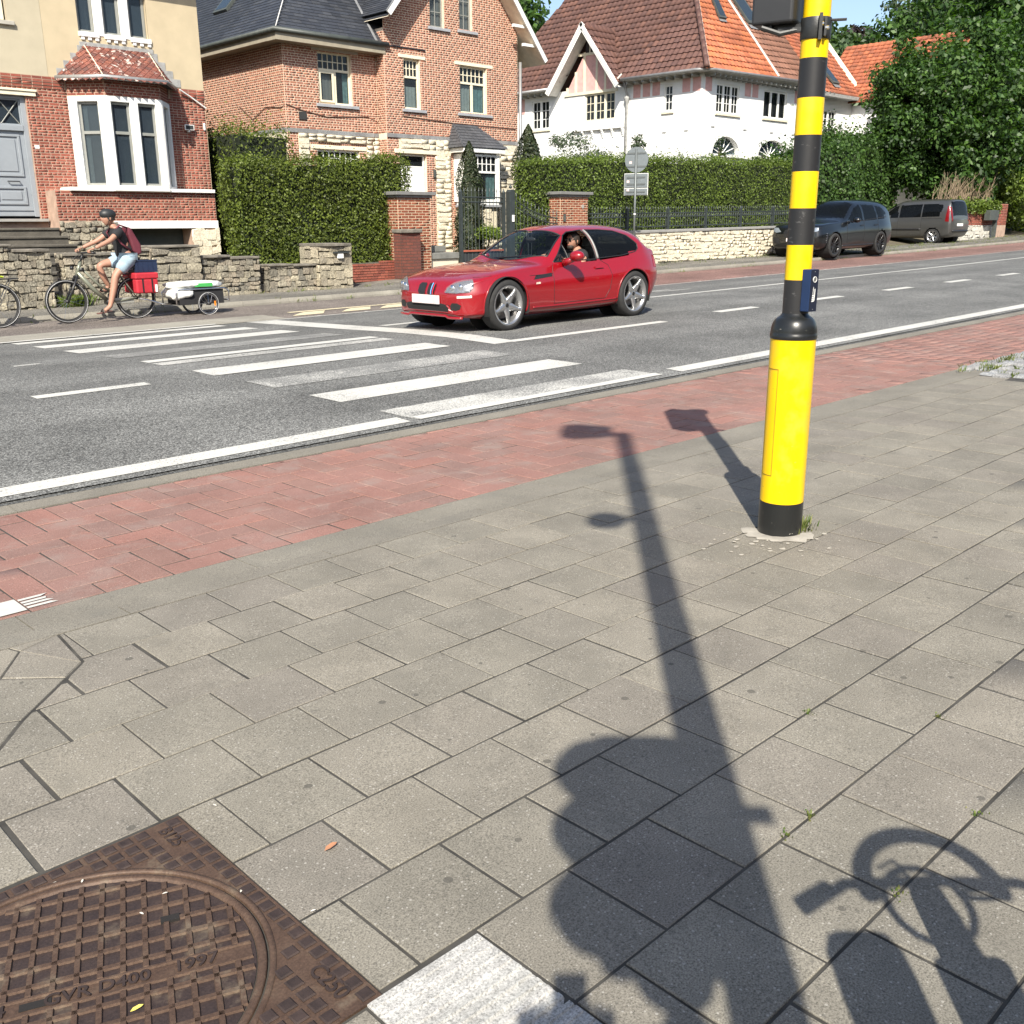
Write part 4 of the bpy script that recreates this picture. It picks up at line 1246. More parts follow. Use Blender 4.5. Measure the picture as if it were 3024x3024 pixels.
lt = MB()
for a, b in (((5.70, 3.56), (6.08, 4.03)), ((6.08, 3.56), (6.46, 4.03)), ((6.08, 4.03), (6.46, 3.56)), ((5.70, 4.03), (6.08, 3.56))):
 lt.tube([W1.P(*a, -.105), W1.P(*b, -.105)], .011, 4)
lt.build('lattice', M_greyf, h1)
pl_ = MB(); W1.box(pl_, 6.655, 6.75, 3.09, 3.16, 0, .01); pl_.build('number_plate', M_wpaint, h1)
pt = MB(); W1.box(pt, 5.4, 6.72, 1.60, 1.66, -.2, .12); pt.build('door_sill', plain('sill_grey', (.30, .29, .27), .8), h1, bevel=.006)
# flood lamp and little fixtures on the right of the bay
fl = MB(); W1.box(fl, 10.05, 10.28, 3.64, 3.76, .08, .11); W1.box(fl, 10.14, 10.18, 3.60, 3.66, 0, .09)
fo = fl.build('flood_lamp', M_wpaint, h1, bevel=.004); fg = MB(); W1.box(fg, 10.07, 10.26, 3.655, 3.745, .111, .113); fg.build('lamp_glass', M_dark, fo)
mb = MB(); W1.box(mb, 10.56, 10.60, 3.66, 3.82, .01, .05); mb.build('alarm_box', M_wpaint, h1, bevel=.01)
cw = MB(); cw.tube([W1.P(10.0, 4.50, .12), W1.P(10.3, 4.36, .06), W1.P(10.66, 4.15, .04)], .016, 6); cw.build('drain_pipe', M_wpaint, h1)
pieces(h1, 'brick', BRICK_BASE, b1, M_br1, 300)

# steps up to the door and their rubble sides
st = thing('entrance_steps', 'flight of dark weathered stone steps leading up to the grey front door', 'steps', (5.5, 18.5, .1))
M_step = plain('weathered_step', (.085, .077, .063), .9, var=.35, scale=3, bmp=.7, bscale=24, bdist=.01, )
for i in range(8):
 y0 = 17.1 + i * .44; z1 = .32 + i * .165
 mb = MB(); mb.box(4.4, y0, 0.0, 6.72, y0 + .47, z1 - .05); mb.box(4.4, y0 - .03, z1 - .05, 6.72, y0 + .46, z1)
 mb.build('step', M_step, st, bevel=.012)

# ================================================================== GARDEN WALLS
def rubble_wall(name, label, x0, x1, y0, y1, tops, post=False, zb=None, nind=120, hr=(.07, .15), lr=(.09, .2), coping=True, cap_thick=.05, mat=M_rub):
 """tops: [(x, z)] profile of the top"""
 zb = (H((x0+x1)/2, y0) - .05) if zb is None else zb
 t = thing(name, label, 'wall', ((x0+x1)/2, (y0+y1)/2, zb))
 poly = [(x0, zb), (x1, zb)] + [(x, z) for x, z in tops[::-1]]
 mb = MB(); mb.prism(poly, y0 + .03, y1 - .03, 'y'); mb.build('core', M_rubcore, t)
 wS, wW, wE = Wall('S', y0 + .03), Wall('W', x0), Wall('E', x1)
 stn = lay_stones(wS, poly, *hr, *lr, .03)
 zt0, zt1 = tops[0][1], tops[-1][1]
 stn += lay_stones(wW, [(y0, zb), (y1, zb), (y1, zt0), (y0, zt0)], *hr, *lr, .02)
 pieces_var(t, 'stone', STONES, stn, mat, nind)
 if coping:
  for i in range(len(tops) - 1):
   (xa, za), (xb, zb_) = tops[i], tops[i + 1]
   if xb - xa < .02: continue
   n = max(1, int((xb - xa) / .55))
   for k in range(n):
    a = xa + (xb - xa) * k / n; b = xa + (xb - xa) * (k + 1) / n
    zz = za + (zb_ - za) * (k + .5) / n
    o = rnd.uniform(-.03, .03)
    pts = [(a - .01, y0 - .05 + o), (a + (b - a) * .5, y0 - .07 - o), (b - .005, y0 - .04 + o * .5), (b - .005, y1 + .05), (a - .01, y1 + .04)]
    mb = MB(); mb.prism(pts, zz + .002, zz + cap_thick * rnd.uniform(.8, 1.2), 'z', Matrix.Translation((0, 0, 0)) )
    mb.build('coping_slab', M_cope, t, bevel=.008, seg=1)
 return t
rubble_wall('rubble_wall', 'weathered rubble garden wall behind the second bicycle, beside the steps', 2.0, 5.12, 16.42, 16.85, [(2.0, 1.25), (3.6, 1.22), (4.5, 1.12), (5.12, 1.02)], nind=70)
rubble_wall('rubble_wall', 'weathered rubble garden wall directly behind the cyclist', 5.36, 6.98, 16.45, 16.80, [(5.36, 1.03), (5.9, .94), (6.6, 1.02), (6.98, 1.06)], nind=70)
rubble_wall('rubble_wall', 'short rubble wall of larger blocks behind the cyclist\'s red bag', 6.98, 7.95, 16.40, 16.85, [(6.98, 1.10), (7.95, 1.09)], hr=(.12, .2), lr=(.2, .42), nind=60)
rubble_wall('rubble_wall', 'low rubble wall right of the garage pier, above the trailer', 8.02, 9.30, 16.50, 16.85, [(8.02, .90), (9.30, .82)], nind=60)
rubble_wall('rubble_wall', 'lowest rubble wall segment next to the square stone gate post', 9.52, 10.67, 16.50, 16.85, [(9.52, .68), (10.67, .645)], nind=60)
stp = thing('stone_block_step', 'rough stone blocks filling the gap between two rubble walls', 'stone step', (9.41, 16.7, .1))
for (a, b, c, d) in ((9.30, 9.52, .05, .32), (9.30, 9.52, .34, .50), (9.31, 9.52, .52, .70)):
 mb = MB(); mb.box(a, 16.60 + c * .3, c, b, 17.0, d); mb.build('block', M_step, stp, bevel=.015)
gp = rubble_wall('stone_gate_post', 'square pale stone gate post with slab cap and white letter plate', 10.69, 11.52, 16.38, 17.1, [(10.69, 1.05), (11.52, 1.05)], hr=(.10, .19), lr=(.14, .3), nind=90, cap_thick=.06, mat=piecemat('pale_rubble', [(.36,.32,.24),(.30,.27,.20),(.42,.37,.27),(.26,.23,.175)], grain=34, gamt=.4, patch=2.5, pamt=.3, bmp=1.0, bdist=.012, stain=(.10,.093,.08), stain_amt=.5))
mb = MB(); mb.box(11.12, 16.30, .80, 11.26, 16.34, .90); mb.build('letter_plate', M_wpaint, gp); mb = MB(); mb.box(11.02, 16.29, .905, 11.42, 16.35, .94); mb.build('letter_slot', M_dark, gp)
# driveway bank and low old brick wall
lb = thing('low_brick_wall', 'low crumbling brick wall under the clipped hedge', 'wall', (12.5, 17.4, .2))
plate(Wall('S', 17.35), [(11.5, .1), (13.45, .1), (13.45, .66), (11.5, .62)], [], 'core', M_rubcore, lb)
mb = MB(); mb.box(11.5, 17.36, .1, 13.45, 17.6, .62); mb.build('core', M_rubcore, lb)
pieces(lb, 'brick', BRICK_BASE, lay_bricks(Wall('S', 17.35), [(11.5, .2), (13.45, .2), (13.45, .66), (11.5, .62)], [], ch=.06, proud=.02), M_br1, 140)
mb = MB(); mb.prism([(11.45, 0.0), (13.45, 0.1), (13.5, .24), (12.6, .20), (11.5, .12)], 16.75, 17.33, 'y'); mb.build('footing', M_cope, lb, bevel=.02)

def brick_pier(name, label, x0, x1, y0, y1, z0, z1, mat, mort, cap=True, capmat=None, ch=.0625, nind=300, bond='run', ls=.215):
 t = thing(name, label, 'gate pier', ((x0+x1)/2, (y0+y1)/2, z0))
 mb = MB(); mb.box(x0, y0, z0, x1, y1, z1); mb.build('core', mort, t)
 bl_ = lay_bricks(Wall('S', y0), [(x0, z0), (x1, z0), (x1, z1), (x0, z1)], [], ch=ch, bond=bond, ls=ls)
 bl_ += lay_bricks(Wall('W', x0), [(y0, z0), (y1, z0), (y1, z1), (y0, z1)], [], ch=ch, bond=bond, ls=ls)
 pieces(t, 'brick', BRICK_BASE, bl_, mat, nind)
 if cap:
  mb = MB(); mb.box(x0 - .10, y0 - .10, z1 + .02, x1 + .12, y1 + .1, z1 + .10); mb.box(x0 - .04, y0 - .04, z1 - .04, x1 + .04, y1 + .04, z1 + .02)
  mb.build('cap', capmat or plain('pier_cap', (.17, .17, .165), .7), t, bevel=.01)
 return t
M_mort3 = plain('bright_mortar', (.55, .46, .32), .95, var=.08)
brick_pier('brick_gate_pier', 'tall brick gate pier with bright joints beside the small plain red pier', 13.56, 14.55, 17.3, 17.75, .2, 2.15, M_br3, M_mort3, nind=150)
brick_pier('brick_gate_pier', 'brick gate pier with a round number plate right of the iron gates', 19.16, 20.29, 17.3, 17.75, .3, 2.24, M_br3, M_mort3, nind=150)
rp = brick_pier('small_red_pier', 'small dull red brick pier with a rough stone cap', 13.38, 13.98, 17.0, 17.28, .18, 1.30, piecemat('dull_red_brick', [(.15,.052,.038),(.18,.06,.042),(.13,.05,.04)], grain=60, gamt=.3, patch=2, pamt=.3), plain('dark_mortar', (.075, .045, .036), .95), cap=False, nind=150, ch=.07)
mb = MB(); mb.prism([(13.34, 16.95), (13.7, 16.93), (14.02, 16.96), (14.0, 17.32), (13.36, 17.33)], 1.30, 1.39, 'z'); mb.build('cap', M_cope, rp, bevel=.02)
np_ = MB(); np_.lathe([(.001, .012), (.055, .012), (.055, 0)], 20, Matrix.Translation((20.06, 17.29, 1.95)) @ Matrix.Rotation(rad(90), 4, 'X')); np_.build('number_disc', plain('grey_disc', (.32, .30, .27), .5), bpy.data.objects['brick_gate_pier.001'])
mb = MB(); mb.box(19.28, 17.27, 1.55, 19.36, 17.30, 1.75); mb.build('bell_panel', M_dgut, bpy.data.objects['brick_gate_pier.001'])
# rendered white steps wall between pier and gate
ww = thing('rendered_step_wall', 'cream rendered low wall with dark stone steps on top, beside the pier', 'wall', (15, 17.6, .2))
mb = MB(); mb.box(14.56, 17.45, .15, 15.55, 18.2, .66); mb.build('wall', plain('cream_render', (.62, .56, .44), .9, var=.06, bmp=.5, bscale=60, bdist=.006), ww)
for a, b, c in ((15.55, 17.40, .67), (15.40, 17.75, .83), (15.05, 18.1, .99)):
 mb = MB(); mb.box(14.56, b, c - .01, a, b + 1.2, c + .14); mb.build('step', plain('grey_step', (.17, .17, .155), .85, var=.2, scale=5), ww, bevel=.012)
# ================================================================== BRICK HOUSE WITH SLATE ROOF (middle)
h2 = thing('slate_roof_house', 'tall pinkish brick house with dark slate roof and white gable trim', 'house', (18, 26, 1.0))
Y2, Y2g = 22.5, 22.1
WA, WG, WS_, WRt = Wall('S', Y2), Wall('S', Y2g), Wall('W', 13.9), Wall('W', 16.95)
A0, A1, G0, G1 = 13.9, 16.95, 16.95, 22.2
ZS0, ZS1, ZEV = 3.92, 4.03, 6.28
winA = (15.0, 16.09, 4.72, 6.05); winAg = (14.83, 16.25, 2.2, 3.52)
plate(WA, [(A0, .6), (A1, .6), (A1, 6.7), (A0, 6.7)], [winA, winAg], 'wall', M_mortar, h2)
gz = 7.0
APX = (19.57, 10.1)
gpoly = [(G0, .6), (G1, .6), (G1, 7.26), (APX[0], APX[1] + .27), (G0, 7.26)]
winG1 = (17.64, 18.23, 4.73, 6.08); winG2 = (19.78, 20.87, 4.76, 6.09)
atc1 = (18.67, 19.20, 7.03, 8.6); atc2 = (19.80, 20.30, 7.07, 8.6)
doorG = (17.38, 18.39, 1.4, 3.49)
bayG = (19.62, 20.72, 2.1, 3.55)
plate(WG, gpoly, [winG1, winG2, atc1, atc2, doorG, bayG], 'gable_wall', M_mortar, h2)
plate(WS_, [(Y2, .6), (32, .6), (32, 6.6), (Y2, 6.6)], [], 'side_wall', M_mortar, h2)
plate(WRt, [(Y2g, .6), (Y2, .6), (Y2, 6.8), (Y2g, 6.8)], [], 'return_wall', M_mortar, h2)
mb = MB(); mb.quad((G1, Y2g, .6), (G1, 32, .6), (G1, 32, 6.75), (G1, Y2g, 6.75)); mb.build('far_side_wall', M_mortar, h2)
b2 = lay_bricks(WA, [(A0, ZS1), (A1, ZS1), (A1, 6.6), (A0, 6.6)], [winA])
b2 += lay_bricks(WG, [(G0, ZS1), (G1, ZS1), (G1, 7.26), (APX[0], APX[1] + .27), (G0, 7.26)], [winG1, winG2, atc1, atc2])
b2 += lay_bricks(WS_, [(Y2, ZS1), (28.2, ZS1), (28.2, 6.6), (Y2, 6.6)], [])
b2 += lay_bricks(WRt, [(Y2g, ZS1), (Y2, ZS1), (Y2, 6.7), (Y2g, 6.7)], [])
# ground floor: rock faced stone with brick quoins
qA = [(A0, 14.24), (14.55, 14.83), (16.25, 16.50)]
for a, b in qA: b2 += lay_bricks(WA, [(a, .8), (b, .8), (b, 3.91), (a, 3.91)] if a == A0 else [(a, .8), (b, .8), (b, 3.52), (a, 3.52)], [])
b2 += lay_bricks(WA, [(14.6, 3.64), (16.5, 3.64), (16.5, 3.71), (14.6, 3.71)], [], ch=.07, ls=.065, lh=.065)
stA = lay_stones(WA, [(14.24, .8), (14.55, .8), (14.55, 3.9), (14.24, 3.9)], .12, .16, .2, .4, .035)
stA += lay_stones(WA, [(14.55, 3.72), (16.5, 3.72), (16.5, 3.91), (14.55, 3.91)], .09, .11, .25, .5, .035)
stA += lay_stones(WA, [(16.5, .8), (A1, .8), (A1, 3.91), (16.5, 3.91)], .12, .16, .2, .4, .035)
stA += lay_stones(WS_, [(Y2, .8), (28, .8), (28, 3.91), (Y2, 3.91)], .11, .15, .22, .45, .035)
stA += lay_stones(WG, [(17.42, 3.64), (18.75, 3.64), (18.75, 3.91), (17.42, 3.91)], .12, .15, .25, .5, .035)
stA += lay_stones(WG, [(18.74, .8), (19.3, .8), (19.3, 3.91), (18.74, 3.91)], .12, .16, .25, .45, .035)
stA += lay_stones(WG, [(19.55, .8), (20.65, .8), (20.65, 1.9), (19.55, 1.9)], .12, .16, .25, .45, .035)
stA += lay_stones(WG, [(21.0, .8), (G1, .8), (G1, 3.91), (21.0, 3.91)], .12, .16, .25, .45, .035)
b2 += lay_bricks(WG, [(G0, .8), (17.38, .8), (17.38, 3.91), (G0, 3.91)], [])
b2 += lay_bricks(WG, [(18.39, .8), (18.74, .8), (18.74, 3.5), (18.39, 3.5)], [])
b2 += lay_bricks(WG, [(19.3, .8), (19.55, .8), (19.55, 3.6), (19.3, 3.6)], [])
b2 += lay_bricks(WG, [(20.65, .8), (21.0, .8), (21.0, 3.6), (20.65, 3.6)], [])
b2 += lay_bricks(WRt, [(Y2g, .8), (Y2, .8), (Y2, 3.9), (Y2g, 3.9)], [])
pieces(h2, 'brick', BRICK_BASE, b2, M_br2, 300)
pieces_var(h2, 'rock_stone', STONES, stA, M_wst, 300)
gs = []
for w_, a, b in ((WA, A0, A1), (WG, G0, G1), (WS_, Y2, 28.2)):
 u = a
 while u < b - .05:
  L = min(.32, b - u); gs.append(w_.M(u + L/2, (ZS0 + ZS1) / 2, 0, L - .01, .03 * rnd.uniform(.8, 1.3), ZS1 - ZS0 - .006)); u += L
pieces(h2, 'band_stone', BRICK_BASE, gs, M_gst, 80)
M_sillg = plain('bluestone_sill', (.30, .31, .33), .7, var=.1)
def std_window(w_, h, lint, sill, tr, nu, lowu=None, curt=(), frame=M_wpaint2, glass=M_pane):
 u0, u1, z0, z1 = h
 reveal(w_, h, .12, M_mortar, h2)
 slab_on(w_, lint[0], lint[1], z1 + .01, z1 + .10, -.05, .02, M_wpaint2 if lint[0] > 17 else plain('stone_lintel', (.48, .46, .40), .8), h2, 'lintel', .004)
 slab_on(w_, sill[0], sill[1], z0 - .09, z0 - .01, -.1, .06, M_sillg, h2, 'window_sill', .006)
 tu = [u0 + .05 + (u1 - u0 - .10) * i / nu for i in range(1, nu)]
 zt = (tr + .03 + z1 - .05) / 2
 return window(w_, h, h2, frame, bars_z=(zt,), tu=tu, transom=tr, low_u=[lowu] if lowu else (), fw=.05, dep=.08, curtain=curt, glass=glass)
wo = std_window(WA, winA, (14.81, 16.34), (14.88, 16.28), 5.60, 6, 15.58, ((15.88, 16.04, 4.76, 5.57, M_teal), (15.04, 15.52, 4.76, 5.57, M_blind)))
# casement standing ajar
mb = MB()
for a, b, c, d in ((15.05, 15.10, 4.77, 5.56), (15.47, 15.53, 4.77, 5.56), (15.10, 15.47, 4.77, 4.82), (15.10, 15.47, 5.51, 5.56)): WA.box(mb, a, b, c, d, -.07, -.045)
mb.build('casement', M_wpaint2, wo)
std_window(WG, winG1, (17.45, 18.44), (17.55, 18.42), 5.60, 4, None, ((17.68, 18.19, 4.76, 5.35, M_curt),))
std_window(WG, winG2, (19.57, 21.12), (19.67, 21.07), 5.62, 6, 20.32, ((20.38, 20.83, 4.8, 5.58, M_teal), (19.83, 20.28, 4.8, 5.58, M_curt)))
for h in (atc1, atc2):
 reveal(WG, h, .12, M_mortar, h2)
 u0, u1, z0, z1 = h
 slab_on(WG, u0 - .09, u1 + .2, z0 - .09, z0 - .01, -.1, .06, M_sillg, h2, 'window_sill', .006)
 window(WG, h, h2, M_greyf, tu=((u0 + u1) / 2,), bars_z=(z0 + .42, z0 + .8, z0 + 1.18), fw=.045, dep=.08, curtain=((u0, u1, z0, z1, M_blind),))
# ground floor window behind the hedge, door, lintels
reveal(WA, winAg, .12, M_mortar, h2)
slab_on(WA, 14.66, 16.48, 3.53, 3.63, -.05, .03, M_wpaint2, h2, 'lintel')
window(WA, winAg, h2, M_wpaint, tu=[14.88 + i * .186 for i in range(1, 7)], bars_z=(3.30, 3.05), transom=2.8, fw=.05, dep=.06)
slab_on(WG, 17.20, 18.74, 3.50, 3.62, -.05, .05, M_wpaint2, h2, 'lintel')
reveal(WG, doorG, .15, M_mortar, h2)
window(WG, (17.40, 18.37, 3.12, 3.48), h2, M_wpaint, fw=.04, dep=.09)
dd_ = MB(); WG.box(dd_, 17.40, 18.37, 1.4, 3.12, -.16, -.10); do = dd_.build('front_door', M_wpaint, h2, bevel=.004)
for (a, b, c, d) in ((17.55, 17.85, 2.2, 2.95), (17.95, 18.25, 2.2, 2.95), (17.55, 17.85, 1.55, 2.05), (17.95, 18.25, 1.55, 2.05)):
 mb = MB(); WG.box(mb, a, b, c, d, -.10, -.085); mb.build('door_panel', M_wpaint, do, bevel=.01)
mb = MB(); WG.box(mb, 18.62, 18.70, 2.85, 3.08, .02, .08); mb.build('wall_lantern', M_dgut, h2, bevel=.01)
# ground floor bay with its little slate roof
Yb = 21.55
Wb = Wall('S', Yb)
bb = MB(); bb.box(19.55, Yb + .05, .8, 20.80, Y2g, 2.0); bb.build('bay_base', M_wst, h2)
pieces_var(h2, 'rock_stone', STONES, lay_stones(Wall('S', Yb + .05), [(19.55, .8), (20.5, .8), (20.5, 1.98), (19.55, 1.98)], .12, .16, .25, .45, .03), M_wst, 40)
slab_on(Wb, 19.45, 20.90, 2.0, 2.07, -.5, .05, M_sillg, h2, 'bay_sill'); slab_on(Wb, 19.5, 20.82, 2.07, 2.16, -.5, .02, M_wpaint, h2, 'bay_sill_rail')
window(Wb, (19.55, 20.78, 2.16, 3.55), h2, M_wpaint, tu=[19.62 + i * .18 for i in range(1, 6)], bars_z=(3.27,), transom=3.03, fw=.07, dep=.0, room=M_room, curtain=((20.35, 20.70, 2.2, 3.0, M_teal),), roomd=.4, rm=0)
mb = MB(); mb.box(19.46, Yb - .02, 2.16, 19.56, Y2g, 3.55); mb.build('bay_post', M_wpaint, h2); mb = MB(); mb.box(20.78, Yb - .02, 2.16, 20.86, Y2g, 3.55); mb.build('bay_post', M_wpaint, h2)
slab_on(Wb, 19.30, 21.02, 3.58, 3.72, -.55, .12, M_wpaint, h2, 'bay_fascia', .01)
def slates(parent, quad3, mat, rows, wid, name, n_ind=100, prd=.010):
 """rows of slates on a roof facet given by eave start, eave end, top end, top start"""
 E0, E1, T1, T0 = [Vector(q) for q in quad3]
 nrm = (E1 - E0).cross(T0 - E0).normalized()
 if nrm.z < 0: nrm = -nrm
 lst = []
 for r in range(rows):
  t0, t1 = r / rows, (r + 1) / rows
  a0, a1 = E0.lerp(T0, t0), E1.lerp(T1, t0); c0, c1 = E0.lerp(T0, t1), E1.lerp(T1, t1)
  L = (a1 - a0).length; ex = (a1 - a0).normalized()
  up = (c0 + c1) / 2 - (a0 + a1) / 2; up -= ex * up.dot(ex)
  n = max(1, int(round(L / wid)))
  lo = (c0 - a0).dot(ex); hi = L + (c1 - a1).dot(ex)
  for i in range(-1, n + 1):
   u0 = (i + (.5 if r % 2 else 0)) * L / n; u1 = u0 + L / n
   u0, u1 = max(u0, min(0, lo)), min(u1, max(L, hi))
   if u1 - u0 < wid * .25: continue
   m = np.eye(4); q = a0 + ex * ((u0 + u1) / 2) + up * .55 + nrm * prd
   m[:3, 0] = np.array(ex * (u1 - u0 - .006)); m[:3, 1] = np.array(up * 1.12); m[:3, 2] = np.array(nrm * prd); m[:3, 3] = q
   lst.append(m)
 pieces(parent, name, ([(-.5,-.5,.9),(.5,-.5,.9),(.5,.5,-.6),(-.5,.5,-.6),(-.5,-.5,0),(.5,-.5,0)], [(0,1,2,3),(4,5,1,0)]), lst, mat, n_ind)
M_slate = piecemat('dark_slate', [(.034,.037,.045),(.042,.046,.055),(.029,.032,.039),(.05,.053,.06)], grain=40, gamt=.2, patch=1.5, pamt=.2, bmp=.3, rough=.5, spec=.5)
M_slate2 = piecemat('grey_slate', [(.07,.073,.08),(.085,.088,.095),(.06,.063,.07)], grain=40, gamt=.2, patch=1.5, pamt=.2, bmp=.3, rough=.55, spec=.5)
slates(h2, ((19.22, Yb - .14, 3.72), (21.10, Yb - .14, 3.72), (20.35, Y2g, 4.42), (19.45, Y2g, 4.42)), M_slate2, 8, .16, 'bay_slate', 80)
slates(h2, ((19.22, Y2g, 3.72), (19.22, Yb - .14, 3.72), (19.45, Y2g - .01, 4.42), (19.45, Y2g, 4.42)), M_slate2, 8, .16, 'bay_slate', 30)
mb = MB(); mb.quad((19.22, Yb - .14, 3.715), (21.10, Yb - .14, 3.715), (20.35, Y2g, 4.40), (19.45, Y2g, 4.40)); mb.quad((19.22, Y2g, 3.715), (19.22, Yb - .14, 3.715), (19.45, Y2g, 4.40)); mb.build('bay_roof', M_dark, h2)
# main roof: hipped over the left part, steep gable roof over the right part
sp = 1.12
EO = .42
ez = ZEV + .06
lx = A0 - EO; fy = Y2 - EO
hx = 4.4
def P_(x, y, z): return (x, y, z)
front = (P_(lx, fy, ez), P_(A1 + 1.5, fy, ez), P_(A1 + 1.5, fy + hx, ez + hx * sp), P_(lx + hx, fy + hx, ez + hx * sp))
side = (P_(lx, 32, ez), P_(lx, fy, ez), P_(lx + hx, fy + hx, ez + hx * sp), P_(lx + hx, 32, ez + hx * sp))
mb = MB(); mb.quad(*front); mb.quad(*side); mb.build('roof', plain('roof_bed', (.03, .032, .036), .8), h2)
slates(h2, front, M_slate, 52, .30, 'roof_slate', 100, .008)
slates(h2, side, M_slate, 52, .30, 'roof_slate', 100, .008)
mb = MB(); mb.tube([Vector(front[0]) + Vector((0, 0, .03)), Vector(front[3]) + Vector((0, 0, .03))], .022, 6); mb.build('hip_flashing', M_zinc, h2, True)
# gable roof slabs with white barge boards
gsl = 1.175
ov = .55
apz = APX[1] + .35
for sgn in (-1, 1):
 half = (APX[0] - G0) + .22 if sgn < 0 else (G1 - APX[0]) + .75
 xe = APX[0] + sgn * half
 ze = apz - half * gsl
 f0 = P_(xe, Y2g - ov, ze); f1 = P_(APX[0], Y2g - ov, apz); k1 = P_(APX[0], 31, apz); k0 = P_(xe, 31, ze)
 mb = MB(); mb.quad(f0, f1, k1, k0)
 dn = Vector((0, 0, -.10)); mb.quad(*[Vector(q) + dn for q in (f0, f1, k1, k0)])
 mb.build('gable_roof', M_slate, h2)
 bq = MB()
 d = (Vector(f1) - Vector(f0)); n_ = Vector((-d.z, 0, d.x)).normalized() * (.09)
 if n_.z > 0: n_ = -n_
 q = [Vector(f0) - d.normalized() * .05, Vector(f1), Vector(f1) + n_ * 1.6, Vector(f0) + n_ * 1.6 - d.normalized() * .05]
 bq._add([v + Vector((0, -.035, .03)) for v in q] + [v + Vector((0, .01, .03)) for v in q], [(3,2,1,0),(4,5,6,7),(0,1,5,4),(1,2,6,5),(2,3,7,6),(3,0,4,7)])
 bq.build('barge_board', M_wpaint, h2)
 tq = MB(); tq._add([v + Vector((0, -.04, .055)) for v in (Vector(f0) - d.normalized() * .06, Vector(f1))] + [v + Vector((0, .05, .055)) for v in (Vector(f1), Vector(f0) - d.normalized() * .06)], [(0, 1, 2, 3)])
 tq.build('verge_strip', M_zinc, h2)
 sf = MB(); sf.quad(*[Vector(v) + Vector((0, .0, -.13)) for v in (f0, f1, (f1[0], 31, f1[2]), (f0[0], 31, f0[2]))]); sf.build('gable_soffit', plain('cream_soffit', (.68, .61, .48), .8), h2)
 if sgn < 0: slates(h2, (P_(xe, 31, ze + .01), P_(xe, Y2g - ov, ze + .01), P_(APX[0], Y2g - ov, apz + .01), P_(APX[0], 31, apz + .01)), M_slate, 50, .30, 'roof_slate', 60, .008)
mb = MB(); mb.tube([(A1 - .20, fy + .02, ez + .05), (A1 + .12, fy + 3, ez + 3 * sp)], .035, 6); mb.build('valley_flashing', M_zinc, h2)
for (a, b, c) in ((21.62, 22.65, 7.35), (22.05, 22.95, 6.85)):
 mb = MB(); mb.box(a, Y2g - .45, c - .04, a + .5, Y2g - .36, c + .04); mb.build('purlin_end', M_wpaint, h2)
gt = MB(); gt.tube([(lx - .05, 31, ez + .02), (lx - .05, fy - .05, ez + .02), (A1 + .12, fy - .05, ez + .02)], .065, 8); gt.build('gutter', M_dgut, h2, True)
sf = MB(); sf.box(lx, fy, ez - .22, A1 + .05, Y2, ez - .03); sf.box(lx, Y2, ez - .215, A0 - .003, 31, ez - .033); sf.build('eave_soffit', plain('soffit_board', (.30, .265, .20), .85), h2)
dp = MB(); dp.tube([(22.28, Y2g - .05, 6.4), (22.28, Y2g - .05, 1.0)], .05, 8); dp.build('downpipe', M_zinc, h2, True)
sk = MB()
eA = Vector((lx, 27.0, ez)); eu = Vector((1, 0, sp)).normalized(); nn = Vector((-sp, 0, 1)).normalized()
for dd0, dd1, nm_, mt in ((0, .07, 'skylight', M_dgut),):
 c0 = eA + eu * 1.5
 q = [c0, c0 + Vector((0, -.8, 0)), c0 + Vector((0, -.8, 0)) + eu * 1.1, c0 + eu * 1.1]
 sk._add([v + nn * .0 for v in q] + [v + nn * .09 for v in q], [(4,5,6,7),(0,1,5,4),(1,2,6,5),(2,3,7,6),(3,0,4,7)])
so2 = sk.build('skylight', M_dgut, h2); g2 = MB(); qq = [c0 + Vector((0, -.08, 0)) + eu * .08, c0 + Vector((0, -.72, 0)) + eu * .08, c0 + Vector((0, -.72, 0)) + eu * 1.02, c0 + Vector((0, -.08, 0)) + eu * 1.02]
g2.quad(*[v + nn * .095 for v in qq]); g2.build('skylight_pane', M_pane2, so2)
vt = MB(); WA.box(vt, 14.30, 14.53, 4.26, 4.46, 0, .03); vt.build('vent', plain('vent_black', (.03, .03, .03), .8), h2)
cbl = MB()
cps = [(WS_.P(24.9, 4.75, .02)), WS_.P(24.2, 4.35, .02), WS_.P(23.5, 4.62, .02), WS_.P(22.7, 4.55, .02), WA.P(A0 + .02, 4.62, .02), WA.P(14.4, 4.50, .02), WA.P(15.2, 4.38, .02), WA.P(16.6, 4.47, .02), WG.P(17.6, 4.52, .02), WG.P(19.5, 4.44, .02), WG.P(22.1, 4.42, .02)]
cbl.tube(cps, .011, 4); cbl.build('cable', plain('cable_brown', (.13, .07, .05), .8), h2)
an = MB()
for (w_, u, z) in ((WS_, 22.62, 3.92), (WS_, 27.2, 3.95)):
 an.tube([w_.P(u, z + .14, .03), w_.P(u, z - .16, .03)], .018, 5); an.tube([w_.P(u - .06, z + .06, .03), w_.P(u + .06, z - .04, .03)], .014, 5)
an.build('wall_anchor', M_dgut, h2)

